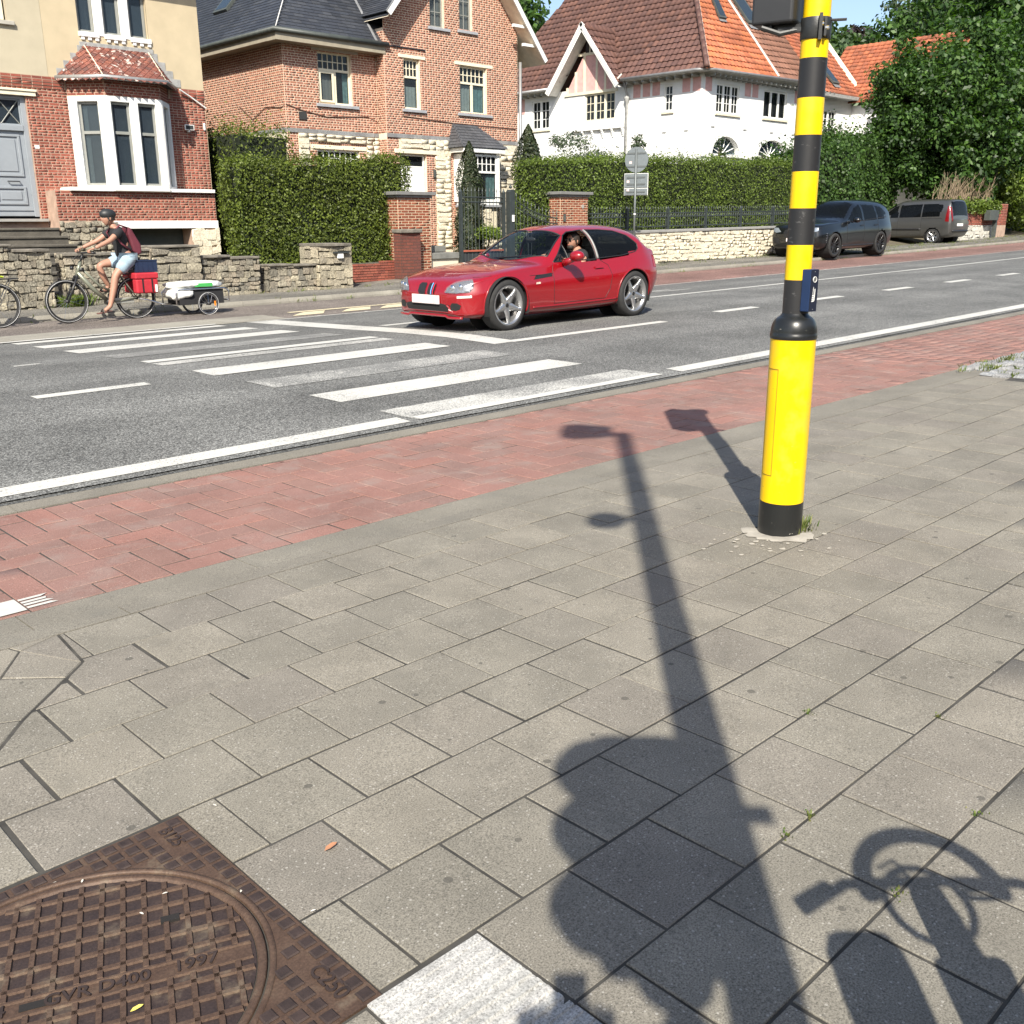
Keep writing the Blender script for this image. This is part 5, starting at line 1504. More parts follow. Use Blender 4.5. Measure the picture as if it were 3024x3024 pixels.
# ================================================================== WHITE HOUSE WITH TILED ROOFS (right, set back)
wh = thing('white_house', 'large white painted brick house with brown and orange tiled roofs', 'house', (41, 30, 1.5))
XW, YW = 36.1, 25.0
FW, FS = Wall('W', XW), Wall('S', YW)
def white_brick(name):
 m, nt, b = _nodes(name)
 p = wpos(nt)
 n = noise(nt, p, 2.2, 5)
 c = ramp(nt, n, [(.3, (.74, .74, .73)), (.7, (.82, .82, .80))])
 nt.links.new(c, b.inputs['Base Color']); b.inputs['Roughness'].default_value = .75
 sx = nt.nodes.new('ShaderNodeSeparateXYZ'); nt.links.new(p, sx.inputs[0])
 row = math_(nt, 'FRACT', math_(nt, 'MULTIPLY', sx.outputs[2], 1 / .075))
 hgt = ramp(nt, row, [(0.0, 0.0), (.12, 1.0), (.88, 1.0), (1.0, 0.0)])
 hh = math_(nt, 'ADD', hgt, math_(nt, 'MULTIPLY', noise(nt, p, 18, 3), .7))
 bump(nt, b, hh, .55, .012)
 return m
M_wbr = white_brick('white_painted_brick')
M_pink = plain('faded_pink_panel', (.62, .36, .33), .85, var=.12, scale=5)
ZE_ = 7.62
wsm = (26.60, 27.07, 6.24, 7.33); wdm = (29.92, 31.80, 6.15, 7.36); wpr = (34.15, 35.35, 6.0, 7.34)
plate(FW, [(YW, 0), (40, 0), (40, ZE_), (YW, ZE_)], [wsm, wdm, wpr], 'side_wall', M_wbr, wh)
arc1, arc2 = (36.95, 39.05, 2.6, 4.42), (40.6, 43.1, 2.6, 4.47)
wf1, wf2, wf3 = (37.12, 38.85, 6.12, 7.32), (40.85, 42.8, 6.15, 7.35), (46.05, 47.5, 5.75, 6.85)
def arch_pts(u0, u1, z, top, n=14):
 c = (u0 + u1) / 2; r = (u1 - u0) / 2
 return [(c - r * math.cos(PI * i / n), z + (top - z) * math.sin(PI * i / n)) for i in range(n + 1)]
a1p = [(arc1[0], 2.0), ] ;
ap1 = arch_pts(36.95, 39.05, 4.42, 5.18); ap2 = arch_pts(40.6, 43.1, 4.47, 5.2)
plate(FS, [(XW, 0), (49, 0), (49, ZE_ + .1), (XW, ZE_ + .1)], [wf1, wf2, wf3, ap1, ap2], 'front_wall', M_wbr, wh)
for ap, z in ((ap1, 4.42), (ap2, 4.47)):
 c = (ap[0][0] + ap[-1][0]) / 2; r = (ap[-1][0] - ap[0][0]) / 2
 mb = MB(); n = len(ap)
 mb._add([FS.P(*p, 0) for p in ap] + [FS.P(*p, -.25) for p in ap], [(i, i+1, n+i+1, n+i) for i in range(n-1)]); mb.build('arch_reveal', M_wpaint, wh)
 mb = MB(); ap_o = [(c + (p[0]-c) * 1.09, z + (p[1]-z) * 1.12) for p in ap]
 mb._add([FS.P(*p, .03) for p in ap] + [FS.P(*p, .03) for p in ap_o], [(i, i+1, n+i+1, n+i) for i in range(n-1)]); mb.build('arch_trim', M_wpaint, wh)
 mb = MB(); mb._add([FS.P(*p, -.22) for p in ap], [tuple(range(n))]); fo_ = mb.build('fan_light', M_pane2, wh)
 rb = MB(); rb._add([FS.P(*p, -.6) for p in ap_o], [tuple(range(n))]); rb.build('room', M_room, wh)
 for i in range(0, n, 2):
  mb = MB(); p = ap[i]; mb.tube([FS.P(c, z + .02, -.20), FS.P(*p, -.20)], .022, 4); mb.build('fan_bar', M_wpaint, fo_)
 mb = MB(); FS.box(mb, c - r - .15, c + r + .15, z - .12, z, -.2, .12); mb.build('arch_sill', M_wpaint, wh)
 mb = MB(); FS.box(mb, c - r, c + r, 2.2, z - .12, -.2, -.15); mb.build('french_window', M_room, wh)
 for q in np.linspace(c - r, c + r, 5):
  mb = MB(); FS.box(mb, q - .06, q + .06, 2.2, z - .12, -.15, -.06); mb.build('window_post', M_wpaint, wh)
def multi(w_, h, n, bars, frame=M_wpaint, glass=M_pane):
 u0, u1, z0, z1 = h
 reveal(w_, h, .14, M_wpaint, wh)
 fw = .10; ww_ = (u1 - u0) / n
 for i in range(n):
  a, b = u0 + i * ww_, u0 + (i + 1) * ww_
  zb = [z0 + .07 + (z1 - z0 - .14) * k / 3 for k in (1, 2)] if bars else ()
  window(w_, (a, b, z0, z1), wh, frame, fw=.075 if n > 1 else .07, dep=.05, bars_z=zb, tu=((a + b) / 2,) if bars else (), bar=.028, glass=glass, room=M_room, roomd=.4)
 slab_on(w_, u0 - .1, u1 + .1, z0 - .10, z0, -.1, .07, M_wpaint2, wh, 'window_sill')
multi(FW, wsm, 1, True); multi(FW, wdm, 3, True, M_wpaint2); multi(FW, wpr, 2, True)
multi(FS, wf1, 3, True); multi(FS, wf2, 3, False); multi(FS, wf3, 2, True)
# pink frieze panels with white studs under the eaves
def frieze(w_, u0, u1, z0, z1, step, skip=()):
 u = u0
 while u < u1 - .1:
  a, b = u + .07, min(u + step - .07, u1)
  if not any(a < s1 and b > s0 for s0, s1 in skip):
   slab_on(w_, a, b, z0, z1, 0, .012, M_pink, wh, 'pink_panel', 0)
  u += step
frieze(FW, 25.05, 29.0, 6.95, 7.5, .55, ((26.5, 27.2),)); frieze(FW, 33.8, 36.6, 6.8, 7.5, .5, ((34.0, 35.5),)); frieze(FS, 36.2, 44, 6.95, 7.5, .6, ((37.0, 39.0), (40.7, 42.9)))
for i in range(26):
 for w_, u in ((FW, 25.2 + i * .45), (FS, 36.2 + i * .4)):
  if w_ is FW and 29.2 < u < 33.6: continue
  mb = MB(); w_.box(mb, u, u + .08, 7.5, 7.60, 0, .5); mb.build('rafter_end', M_greyf, wh)
# pantiles as real tiles
def pantile_base():
 V = []; Fc = []
 n = 5
 for j, (y, zz) in enumerate(((-.5, .55), (.5, -.45))):
  for i in range(n):
   t = i / (n - 1); V.append((t - .5, y, zz + .85 * math.cos(2 * PI * (t - .25)) ** 1 * .55))
 for i in range(n - 1): Fc.append((i, i + 1, n + i + 1, n + i))
 V += [(i / (n - 1) - .5, -.5, -.35 + .0 * i) for i in range(n)]
 for i in range(n - 1): Fc.append((2*n+i, 2*n+i+1, i+1, i))
 return V, Fc
PT = pantile_base()
def pantiles(parent, quad3, mat, rows, wid, n_ind=100, thick=.05, clip=None):
 E0, E1, T1, T0 = [Vector(q) for q in quad3]
 nrm = (E1 - E0).cross(T0 - E0).normalized()
 if nrm.z < 0: nrm = -nrm
 lst = []
 ex = (E1 - E0).normalized()
 up_ = (T0 - E0) - ex * (T0 - E0).dot(ex); up = up_ / rows
 for r in range(rows):
  t = (r + .5) / rows
  a, b = E0.lerp(T0, t), E1.lerp(T1, t)
  base = E0 + up_ * t
  u0, u1 = (a - base).dot(ex), (b - base).dot(ex)
  k0 = math.floor(u0 / wid); k1 = math.ceil(u1 / wid)
  for k in range(k0, k1):
   a_, b_ = max(u0, k * wid), min(u1, (k + 1) * wid)
   if b_ - a_ < wid * .3: continue
   q = base + ex * ((a_ + b_) / 2) + nrm * .02
   if clip and clip(q): continue
   m = np.eye(4); m[:3, 0] = np.array(ex * (b_ - a_)); m[:3, 1] = np.array(up * 1.12); m[:3, 2] = np.array(nrm * thick); m[:3, 3] = q
   lst.append(m)
 pieces(parent, 'roof_tile', PT, lst, mat, n_ind, smooth=False)
M_tbr = piecemat('brown_pantile', [(.105,.056,.046),(.125,.066,.053),(.09,.05,.043),(.14,.072,.055)], grain=30, gamt=.25, patch=.8, pamt=.15, bmp=.3, rough=.6)
M_tor = piecemat('orange_pantile', [(.40,.125,.055),(.46,.15,.065),(.34,.11,.055),(.42,.15,.08),(.30,.10,.055)], grain=30, gamt=.25, patch=.9, pamt=.25, bmp=.3, stain=(.14,.07,.045), stain_amt=.6)
M_tor2 = piecemat('weathered_orange_tile', [(.33,.105,.055),(.38,.13,.065),(.28,.095,.055),(.24,.085,.05)], grain=30, gamt=.25, patch=.9, pamt=.25, bmp=.3, stain=(.12,.065,.045), stain_amt=.6)
M_tbr2 = piecemat('dull_brown_tile', [(.19,.095,.065),(.22,.11,.075),(.165,.085,.06)], grain=30, gamt=.25, patch=.9, pamt=.2, bmp=.3)
ex_, ey_ = XW - .55, YW - .55
sW = 1.22
RH = 4.9
sideq = ((ex_, 38.5, 7.74), (ex_, ey_, 7.74), (ex_ + RH, ey_ + RH, 7.74 + RH * sW), (ex_ + RH, 38.5 - RH * .55, 7.74 + RH * sW))
def in_dormer(q): return abs(q[1] - 31.4) < (10.35 - q[2]) / 1.24 and q[0] < 39
mb = MB(); nu_, nv_ = 60, 30
S_q = [Vector(q) - Vector((0, 0, .03)) for q in sideq]
gridp = [[S_q[0].lerp(S_q[3], j / nv_).lerp(S_q[1].lerp(S_q[2], j / nv_), i / nu_) for i in range(nu_ + 1)] for j in range(nv_ + 1)]
for j in range(nv_):
 for i in range(nu_):
  c_ = (gridp[j][i] + gridp[j+1][i+1]) / 2
  if not in_dormer(c_): mb.quad(gridp[j][i], gridp[j][i+1], gridp[j+1][i+1], gridp[j+1][i])
mb.build('roof', M_tbr, wh)
pantiles(wh, sideq, M_tbr, 22, .30, 90, clip=in_dormer)
f1q = ((ex_, ey_, 7.74), (41.1, ey_, 7.80), (41.1, ey_ + RH, 7.78 + RH * sW), (ex_ + RH, ey_ + RH, 7.74 + RH * sW))
f2q = ((41.1, ey_, 7.80), (44.3, ey_, 7.86), (44.3, ey_ + RH, 7.84 + RH * sW), (41.1, ey_ + RH, 7.80 + RH * sW))
for q, m, nn_ in ((f1q, M_tor, 70), (f2q, M_tbr2, 40)):
 mb = MB(); mb.quad(*[Vector(v) - Vector((0, 0, .03)) for v in q]); mb.build('roof', m, wh)
 pantiles(wh, q, m, 22, .27, nn_)
mb = MB(); n = 16
for i in range(n):
 a = Vector(f1q[0]).lerp(Vector(f1q[3]), i / n); b = Vector(f1q[0]).lerp(Vector(f1q[3]), (i + 1.08) / n)
 mb.tube([a + Vector((0, 0, .04)), b + Vector((0, 0, .09))], [.13, .10], 8)
mb.build('hip_tile', M_tbr, wh, True)
for q in (f1q,):
 mb = MB(); mb.tube([Vector(q[1]) + Vector((0, 0, .06)), Vector(q[2]) + Vector((0, 0, .06))], .06, 6); mb.build('party_verge', plain('pale_mortar_verge', (.52, .49, .44), .9, var=.2, scale=8), wh)
 mb = MB(); d_ = Vector((.16, .0, .05)); mb.tube([Vector(q[0]) + d_, Vector(q[3]) + d_], .045, 5); mb.build('hip_mortar', plain('pale_mortar_hip', (.50, .46, .40), .9, var=.3, scale=9), wh)
gt = MB(); gt.tube([(ex_ - .05, 40, 7.72), (ex_ - .05, 33.7, 7.72)], .07, 8); gt.tube([(ex_ - .05, 29.1, 7.71), (ex_ - .05, ey_ + .5, 7.70), (ex_ + .1, ey_ + .12, 7.70), (ex_ + .5, ey_ - .05, 7.70), (44.4, ey_ - .05, 7.82)], .07, 8); gt.build('gutter', M_zinc, wh, True)
sf = MB(); sf.quad((ex_, 40, 7.69), (ex_, 33.6, 7.69), (XW + .1, 33.6, 7.62), (XW + .1, 40, 7.62)); sf.quad((ex_, 29.2, 7.69), (ex_, ey_, 7.69), (XW + .1, YW, 7.62), (XW + .1, 29.2, 7.62)); sf.quad((ex_, ey_, 7.69), (44.4, ey_, 7.78), (44.4, YW + .1, 7.66), (XW, YW + .1, 7.62)); sf.build('eave_soffit', plain('white_soffit', (.42, .42, .40), .8, var=.2), wh)
# dormer gable with white barge boards and pink timber panels
DY0, DY1, DAP, DZ = 29.35, 33.5, 31.4, 10.35
dm = MB()
WD = Wall('W', XW - .02)
plate(WD, [(29.75, 7.36), (33.1, 7.36), (31.4, 9.75)], [], 'dormer_wall', M_pink, wh, 0)
for u, z1 in ((29.95, 7.6), (30.45, 8.45), (30.98, 9.15), (31.75, 9.2), (32.3, 8.4), (32.85, 7.75)):
 slab_on(WD, u, u + .12, 7.36, z1, 0, .03, M_wpaint2, wh, 'timber_stud', 0)
slab_on(WD, 29.75, 33.1, 7.36, 7.48, 0, .035, M_wpaint2, wh, 'timber_rail', 0)
slab_on(WD, 30.4, 32.2, 9.05, 9.16, 0, .035, M_wpaint2, wh, 'timber_rail', 0)
slab_on(WD, 30.95, 31.75, 9.16, 9.62, 0, .02, M_room, wh, 'attic_window', 0)
for u in (31.2, 31.45): slab_on(WD, u, u + .06, 9.16, 9.6, .02, .035, M_wpaint2, wh, 'attic_bar', 0)
for sgn in (-1, 1):
 yE = DAP + sgn * 2.2; ov_ = .75
 zE = DZ - 2.2 * 1.24
 f0, f1 = Vector((XW - ov_, yE, zE)), Vector((XW - ov_, DAP, DZ))
 k0, k1 = Vector((XW + 4, yE, zE)), Vector((XW + 4, DAP, DZ))
 mb = MB(); mb.quad(f0, f1, k1, k0); mb.build('dormer_roof', M_tbr, wh)
 if sgn < 0: pantiles(wh, (f0, k0, k1, f1), M_tbr, 9, .30, 30)
 d = (f1 - f0).normalized(); nz = Vector((0, d.z, -d.y)) * (1 if d.y < 0 else -1)
 if nz.z > 0: nz = -nz
 for off, wd_, mm in ((.0, .16, M_wpaint), (.17, .08, M_wpaint)):
  q = [f0 - d * .15 + nz * off, f1 + nz * off, f1 + nz * (off + wd_), f0 - d * .15 + nz * (off + wd_)]
  bq = MB(); bq._add([v + Vector((-.03 + off * .2, 0, .03)) for v in q] + [v + Vector((.02, 0, .03)) for v in q], [(3,2,1,0),(4,5,6,7),(0,1,5,4),(1,2,6,5),(2,3,7,6),(3,0,4,7)]); bq.build('barge_board', mm, wh)
 sf = MB(); sf.quad(*[v + Vector((0, 0, -.2)) for v in (f0, f1, Vector((XW, DAP, DZ)), Vector((XW, yE, zE)))]); sf.build('dormer_soffit', plain('dormer_soffit_white', (.62, .62, .60), .8), wh)
mb = MB(); mb.tube([(XW - .6, 29.3, 7.75), (XW + .4, 29.25, 8.6), (XW + 2.0, 29.3, 10.1)], .05, 5); mb.build('dormer_valley', plain('valley_mortar', (.45, .42, .37), .9, var=.3, scale=9), wh)
# corbel table, downpipe, tie plates
slab_on(FW, 29.3, 32.5, 5.74, 6.05, 0, .14, M_wbr, wh, 'corbel_band', 0)
for i in range(6):
 u = 29.33 + i * .62
 mb = MB(); [FW.box(mb, u, u + .09, 5.74 - .09 * (k + 1), 5.74 - .09 * k, 0, .13 - .03 * k) for k in range(4)]; mb.build('corbel', M_wpaint, wh)
dpp = MB(); dpp.tube([(XW - .4, 29.1, 7.7), (XW - .12, 29.12, 7.15), (XW - .12, 29.15, 1)], .06, 8); dpp.lathe([(.06, 6.75), (.13, 6.95), (.13, 7.02), (.06, 7.05)], 8, Matrix.Translation((XW - .12, 29.12, 0))); dpp.build('downpipe', M_lead, wh, True)
for u in (25.7, 26.9, 28.2): slab_on(FW, u, u + .2, 5.35, 5.40, 0, .02, M_lead, wh, 'tie_plate', 0)
for u in (36.8, 39.3, 41.5, 43.4): slab_on(FS, u, u + .25, 5.5, 5.55, 0, .02, M_lead, wh, 'tie_plate', 0)
slab_on(FS, 36.1, 44.5, 4.28, 4.42, 0, .06, M_wpaint, wh, 'string_course', 0)
# skylights on the front roofs
def skylight(q, a, b, c, d, mat_g=M_pane2):
 E0, E1, T1, T0 = [Vector(v) for v in q]
 def S(u, v): return E0.lerp(T0, v).lerp(E1.lerp(T1, v), u)
 n_ = (E1 - E0).cross(T0 - E0).normalized(); n_ = n_ if n_.z > 0 else -n_
 pts = [S(a, c), S(b, c), S(b, d), S(a, d)]
 mb = MB(); mb._add([p + n_ * .05 for p in pts] + [p + n_ * .14 for p in pts], [(4,5,6,7),(0,1,5,4),(1,2,6,5),(2,3,7,6),(3,0,4,7)])
 o = mb.build('skylight', M_dgut, wh)
 ctr = sum(pts, Vector()) / 4
 mb = MB(); mb.quad(*[ctr + (p - ctr) * .82 + n_ * .146 for p in pts]); mb.build('skylight_pane', mat_g, o)
 mb = MB(); mb.quad(pts[0] + n_ * .06, pts[1] + n_ * .06, pts[1] + n_ * .07 - (pts[2] - pts[1]) * .14, pts[0] + n_ * .07 - (pts[3] - pts[0]) * .14); mb.build('skylight_apron', M_zinc, o)
skylight(f1q, .42, .58, .42, .58); skylight(f2q, .10, .42, .42, .66)
# further wings, mostly behind the pole and the tree
f3q = ((44.3, ey_ + .1, 7.6), (49.3, ey_ + .1, 7.55), (51.0, ey_ + 4.2, 11.6), (44.3, ey_ + 4.2, 11.6))
mb = MB(); mb.quad(*[Vector(v) - Vector((0, 0, .03)) for v in f3q]); mb.build('roof', M_tor2, wh); pantiles(wh, f3q, M_tor2, 18, .3, 30); skylight(f3q, .50, .62, .12, .42)
mb = MB(); mb.tube([Vector(f3q[1]) + Vector((0, 0, .05)), Vector(f3q[2]) + Vector((0, 0, .05))], .13, 6); mb.build('white_verge', M_wpaint2, wh)
slab_on(FS, 44.3, 49.3, 7.40, 7.56, -.1, .5, M_lead, wh, 'eave_box', 0)
WW = Wall('W', 49.0)
plate(WW, [(20.5, 0), (25, 0), (25, 7.2), (20.5, 7.2)], [], 'wing_wall', M_wbr, wh)
wq = ((48.6, 27, 7.3), (48.6, 20.2, 7.3), (51.6, 20.2, 10.5), (51.6, 27, 10.5))
mb = MB(); mb.quad(*wq); mb.build('roof', M_tor2, wh); pantiles(wh, wq, M_tor2, 16, .32, 20)
mb = MB(); mb.box(49.0, 20.5, 0, 58, 20.6, 7.3); mb.build('wing_front', M_wbr, wh)
ch = MB(); ch.box(43.9, 29.2, 10, 44.9, 30.2, 13.6); ch.build('chimney', M_br2, wh)
bk = MB(); bk.quad((ex_ + RH, ey_ + RH, 7.74 + RH * sW), (44.3, ey_ + RH, 7.8 + RH * sW), (44.3, 38, 7.0), (ex_ + RH, 38, 7.0)); bk.build('rear_roof', M_tbr2, wh)
# ================================================================== VEGETATION
def leaf_mesh(name, Pn, Nn, size, mat, aspect=.55, jitter=.6, bend=.25, up=0.0):
 n = len(Pn)
 Nn = Nn + nrg.normal(0, jitter, (n, 3)); Nn[:, 2] += up
 Nn /= np.linalg.norm(Nn, axis=1)[:, None] + 1e-9
 A = nrg.normal(0, 1, (n, 3)); A -= Nn * np.sum(A * Nn, 1)[:, None]; A /= np.linalg.norm(A, axis=1)[:, None] + 1e-9
 B = np.cross(Nn, A)
 s = size * nrg.uniform(.6, 1.35, n)[:, None]
 tip = Pn + A * s * .5 - Nn * s * bend * .3; base = Pn - A * s * .5 - Nn * s * bend * .3
 l = Pn + B * s * aspect * .5 + Nn * s * bend * .2; r = Pn - B * s * aspect * .5 + Nn * s * bend * .2
 V = np.stack([base, l, tip, r], 1).reshape(-1, 3)
 return mesh_from(name, V, np.arange(4 * n).reshape(-1, 4), mat, True, nrg.random(n))
def wob(Pn, f=1.3, a=.12):
 return a * (np.sin(Pn[:, 0] * f * 2.1 + Pn[:, 2] * f * 1.7) + np.sin(Pn[:, 1] * f * 2.9 + Pn[:, 2] * f * 2.3 + 1.3) + np.sin(Pn[:, 0] * f * 4.7 + Pn[:, 1] * 3.1 * f)) / 1.7
def hedge(name, label, x0, x1, y0, y1, z0, z1, n, size, mat, core, cat='hedge', topbump=.05, shell=.12, aspect=.55, faces='FTLR', sprigs=0, ztop=None):
 t = thing(name, label, cat, ((x0+x1)/2, (y0+y1)/2, z0))
 area = {'F': (x1-x0)*(z1-z0), 'T': (x1-x0)*(y1-y0), 'L': (y1-y0)*(z1-z0), 'R': (y1-y0)*(z1-z0), 'B': (x1-x0)*(z1-z0)}
 tot = sum(area[f] for f in faces)
 zt = ztop or (lambda x: z1)
 Ps, Ns = [], []
 for f in faces:
  m = int(n * area[f] / tot)
  u, v = nrg.random(m), nrg.random(m)
  if f in 'FB': P_n = np.stack([x0 + (x1-x0)*u, np.full(m, y0 if f == 'F' else y1), z0 + (z1-z0)*v], 1); Nv = np.tile([0, -1. if f == 'F' else 1., .25], (m, 1))
  elif f == 'T': P_n = np.stack([x0 + (x1-x0)*u, y0 + (y1-y0)*v, np.full(m, z1)], 1); Nv = np.tile([0, -.2, 1.], (m, 1))
  else: P_n = np.stack([np.full(m, x0 if f == 'L' else x1), y0 + (y1-y0)*u, z0 + (z1-z0)*v], 1); Nv = np.tile([-1. if f == 'L' else 1., 0, .2], (m, 1))
  w_ = wob(P_n, 1.1, .055) + nrg.normal(0, shell * .45, m)
  P_n = P_n + (Nv / np.linalg.norm(Nv, axis=1)[:, None]) * w_[:, None]
  Ps.append(P_n); Ns.append(Nv)
 Pn, Nn = np.concatenate(Ps), np.concatenate(Ns)
 if ztop:
  k = np.array([ztop(x) for x in Pn[:, 0]]); Pn[:, 2] = z0 + (Pn[:, 2] - z0) * (k - z0) / (z1 - z0)
 if topbump:
  Pn[:, 2] += np.clip((Pn[:, 2] - z0) / (z1 - z0), 0, 1) ** 6 * nrg.exponential(topbump, len(Pn))
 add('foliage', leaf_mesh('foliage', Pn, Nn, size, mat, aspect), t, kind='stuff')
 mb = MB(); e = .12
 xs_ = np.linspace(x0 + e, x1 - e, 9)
 mb.prism([(x0 + e, z0 - .3), (x1 - e, z0 - .3)] + [(x, zt(x) - .05) for x in xs_[::-1]], y0 + .10, y1 - .10, 'y'); mb.build('shade_core', core, t)  # solid near-black core: blocks light and stands in for shade between leaves
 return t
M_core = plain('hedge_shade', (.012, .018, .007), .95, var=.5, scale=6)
G1_ = leafmat('privet_leaf', [(.055,.078,.012),(.085,.118,.016),(.12,.158,.022),(.155,.195,.03),(.07,.095,.014)], .3)
G2_ = leafmat('laurel_leaf', [(.06,.09,.014),(.09,.135,.02),(.12,.175,.026),(.16,.22,.035),(.07,.105,.018)], .3)
G3_ = leafmat('ivy_leaf', [(.03,.065,.014),(.05,.10,.02),(.075,.14,.027),(.04,.08,.017)], .3)
G4_ = leafmat('dark_conifer', [(.016,.028,.012),(.026,.042,.016),(.036,.052,.018),(.05,.055,.022)], .15)
G5_ = leafmat('tree_leaf', [(.022,.05,.012),(.035,.08,.017),(.055,.115,.022),(.085,.16,.03),(.028,.062,.014)], .35)
G6_ = leafmat('lime_shrub', [(.13,.20,.02),(.18,.26,.03),(.22,.30,.04),(.10,.16,.02)], .3)
G7_ = leafmat('grey_green_leaf', [(.045,.07,.04),(.07,.10,.055),(.10,.13,.075)], .3)
G8_ = leafmat('copper_leaf', [(.03,.022,.028),(.045,.032,.035),(.06,.045,.04)], .2)
G9_ = leafmat('far_green_leaf', [(.05,.09,.035),(.07,.12,.045),(.09,.15,.05),(.04,.07,.03)], .3)
M_bark = plain('bark', (.10, .075, .05), .95, var=.35, scale=9, bmp=.8, bscale=30, bdist=.02)
M_grass = leafmat('grass_blade', [(.10,.15,.03),(.16,.18,.05),(.22,.22,.08),(.08,.13,.03)], .3)
hz = lambda x: float(np.interp(x, [9.5, 11.4, 13.0, 13.6, 14.2], [2.74, 2.82, 2.86, 3.02, 2.9]))
hedge('clipped_hedge', 'tall clipped dark green hedge beside the brick gate pier', 9.5, 14.15, 17.65, 18.25, .5, 2.85, 26000, .062, G1_, M_core, ztop=hz)
hedge('shaded_hedge', 'hedge in deep shade running back between the two brick houses', 10.95, 12.6, 20.2, 24.5, .4, 3.6, 16000, .07, G1_, M_core, topbump=.12)
hz2 = lambda x: float(np.interp(x, [18.7, 22, 26, 33], [3.08, 3.27, 3.36, 3.5]))
hedge('clipped_hedge', 'long clipped bright green hedge behind the iron railing', 18.75, 32.6, 17.75, 18.8, .6, 3.3, 50000, .066, G2_, M_core, ztop=hz2, topbump=.07)
hz3 = lambda x: float(np.interp(x, [32, 34, 38, 42, 45], [3.6, 3.95, 4.2, 3.9, 3.5]))
hedge('ivy_hedge', 'ivy covered hedge behind the grey van\'s bonnet', 39.6, 46.5, 20.9, 22.2, .6, 4.9, 17000, .13, G3_, M_core, topbump=.2, shell=.2, aspect=.8)
hedge('ivy_hedge', 'ivy covered hedge rising behind the black off-roader', 32.4, 36.8, 17.9, 19.4, .6, 4.0, 12000, .12, G3_, M_core, ztop=hz3, topbump=.2, shell=.2, aspect=.8)

def blob_leaves(centers, radii, per, flat=1.0):
 Ps, Ns = [], []
 for c, r in zip(centers, radii):
  d = nrg.normal(0, 1, (per, 3)); d /= np.linalg.norm(d, axis=1)[:, None]
  rr = r * nrg.random(per) ** .45
  Ps.append(np.array(c) + d * rr[:, None] * np.array([1, 1, flat])); Ns.append(d + np.array([0, 0, .5]))
 return np.concatenate(Ps), np.concatenate(Ns)
def tree(name, label, base, h, crown, rads, ncl, per, size, mat, trunk=.25, cl=1.0, cat='tree', shape=.75, group=None, limbs=9, aspect=.6):
 t = thing(name, label, cat, base, group)
 bx_, by_, bz_ = base
 cs = []
 while len(cs) < ncl:
  d = nrg.normal(0, 1, 3); d /= np.linalg.norm(d)
  r = nrg.uniform(.35, 1.0) ** shape
  p = np.array(crown) + d * r * np.array(rads)
  if p[2] < bz_ + .4: continue
  cs.append(p)
 rr = [cl * nrg.uniform(.6, 1.25) for _ in cs]
 Pn, Nn = blob_leaves(cs, rr, per, .8)
 add('crown', leaf_mesh('crown', Pn, Nn, size, mat, aspect, .7), t, kind='stuff')
 mb = MB()
 top = Vector(crown) + Vector((0, 0, rads[2] * .25))
 mb.tube([Vector(base), Vector(base).lerp(top, .35) + Vector((rnd.uniform(-.2, .2), rnd.uniform(-.2, .2), 0)), Vector(base).lerp(top, .7), top], [trunk, trunk * .75, trunk * .5, trunk * .2], 9)
 for i in range(limbs):
  c = cs[int(rnd.random() * len(cs))]
  s_ = Vector(base).lerp(top, rnd.uniform(.3, .75))
  mid = s_.lerp(Vector(c), .5) + Vector((0, 0, .25))
  mb.tube([s_, mid, Vector(c)], [trunk * .38, trunk * .24, trunk * .08], 6)
 mb.build('trunk', M_bark, t, True)
 return t
# slim conifers and shrubs in the front garden
def conifer(name, label, x, y, z0, z1, r, n, mat=G4_):
 t = thing(name, label, 'conifer', (x, y, z0))
 u = nrg.random(n); a = nrg.random(n) * 2 * PI
 rr = r * np.minimum(1, (1 - u) * 2.6) ** .7 * (.75 + .25 * np.sin(a * 3 + u * 9)) * nrg.uniform(.8, 1.12, n)
 Pn = np.stack([x + rr * np.cos(a), y + rr * np.sin(a), z0 + u * (z1 - z0)], 1)
 Nn = np.stack([np.cos(a), np.sin(a), np.full(n, .35)], 1)
 V = leaf_mesh('foliage', Pn, Nn, .085, mat, .35, .45)
 add('foliage', V, t, kind='stuff')
 mb = MB(); mb.tube([(x, y, z0 - .3), (x, y, z0 + (z1 - z0) * .5), (x, y, z1 - .1)], [r * .75, r * .7, .03], 10); mb.build('shade_core', M_core, t)  # dark solid cone in place of the shade inside the foliage
conifer('slim_conifer', 'slim dark conifer standing left of the white ground floor bay', 18.15, 19.9, 1.0, 3.72, .42, 7000)
conifer('slim_conifer', 'low bushy conifer in front of the cream stone pier', 17.3, 19.0, .7, 2.1, .42, 4500)
conifer('slim_conifer', 'tall dark conifer cluster right of the white ground floor bay', 20.9, 20.3, 1.0, 4.35, .55, 9000)
conifer('slim_conifer', 'dark conifer nearest the curved iron gate', 21.6, 20.8, 1.0, 4.1, .5, 7000)
conifer('slim_conifer', 'broad dark conifer at the corner of the brick house', 22.2, 20.2, .9, 3.4, .6, 8000)
tree('grey_green_shrub', 'loose grey green shrub against the white house wall', (24.8, 21.8, 1.0), 3.6, (24.8, 21.8, 3.1), (1.6, 1.3, 1.35), 46, 190, .085, G7_, .07, .42, 'shrub', limbs=6)
tree('lime_bush', 'small rounded lime green bush behind the iron gate', (17.6, 18.5, .7), 1, (17.6, 18.5, 1.1), (.42, .42, .32), 26, 130, .05, G6_, .03, .2, 'bush', limbs=3)
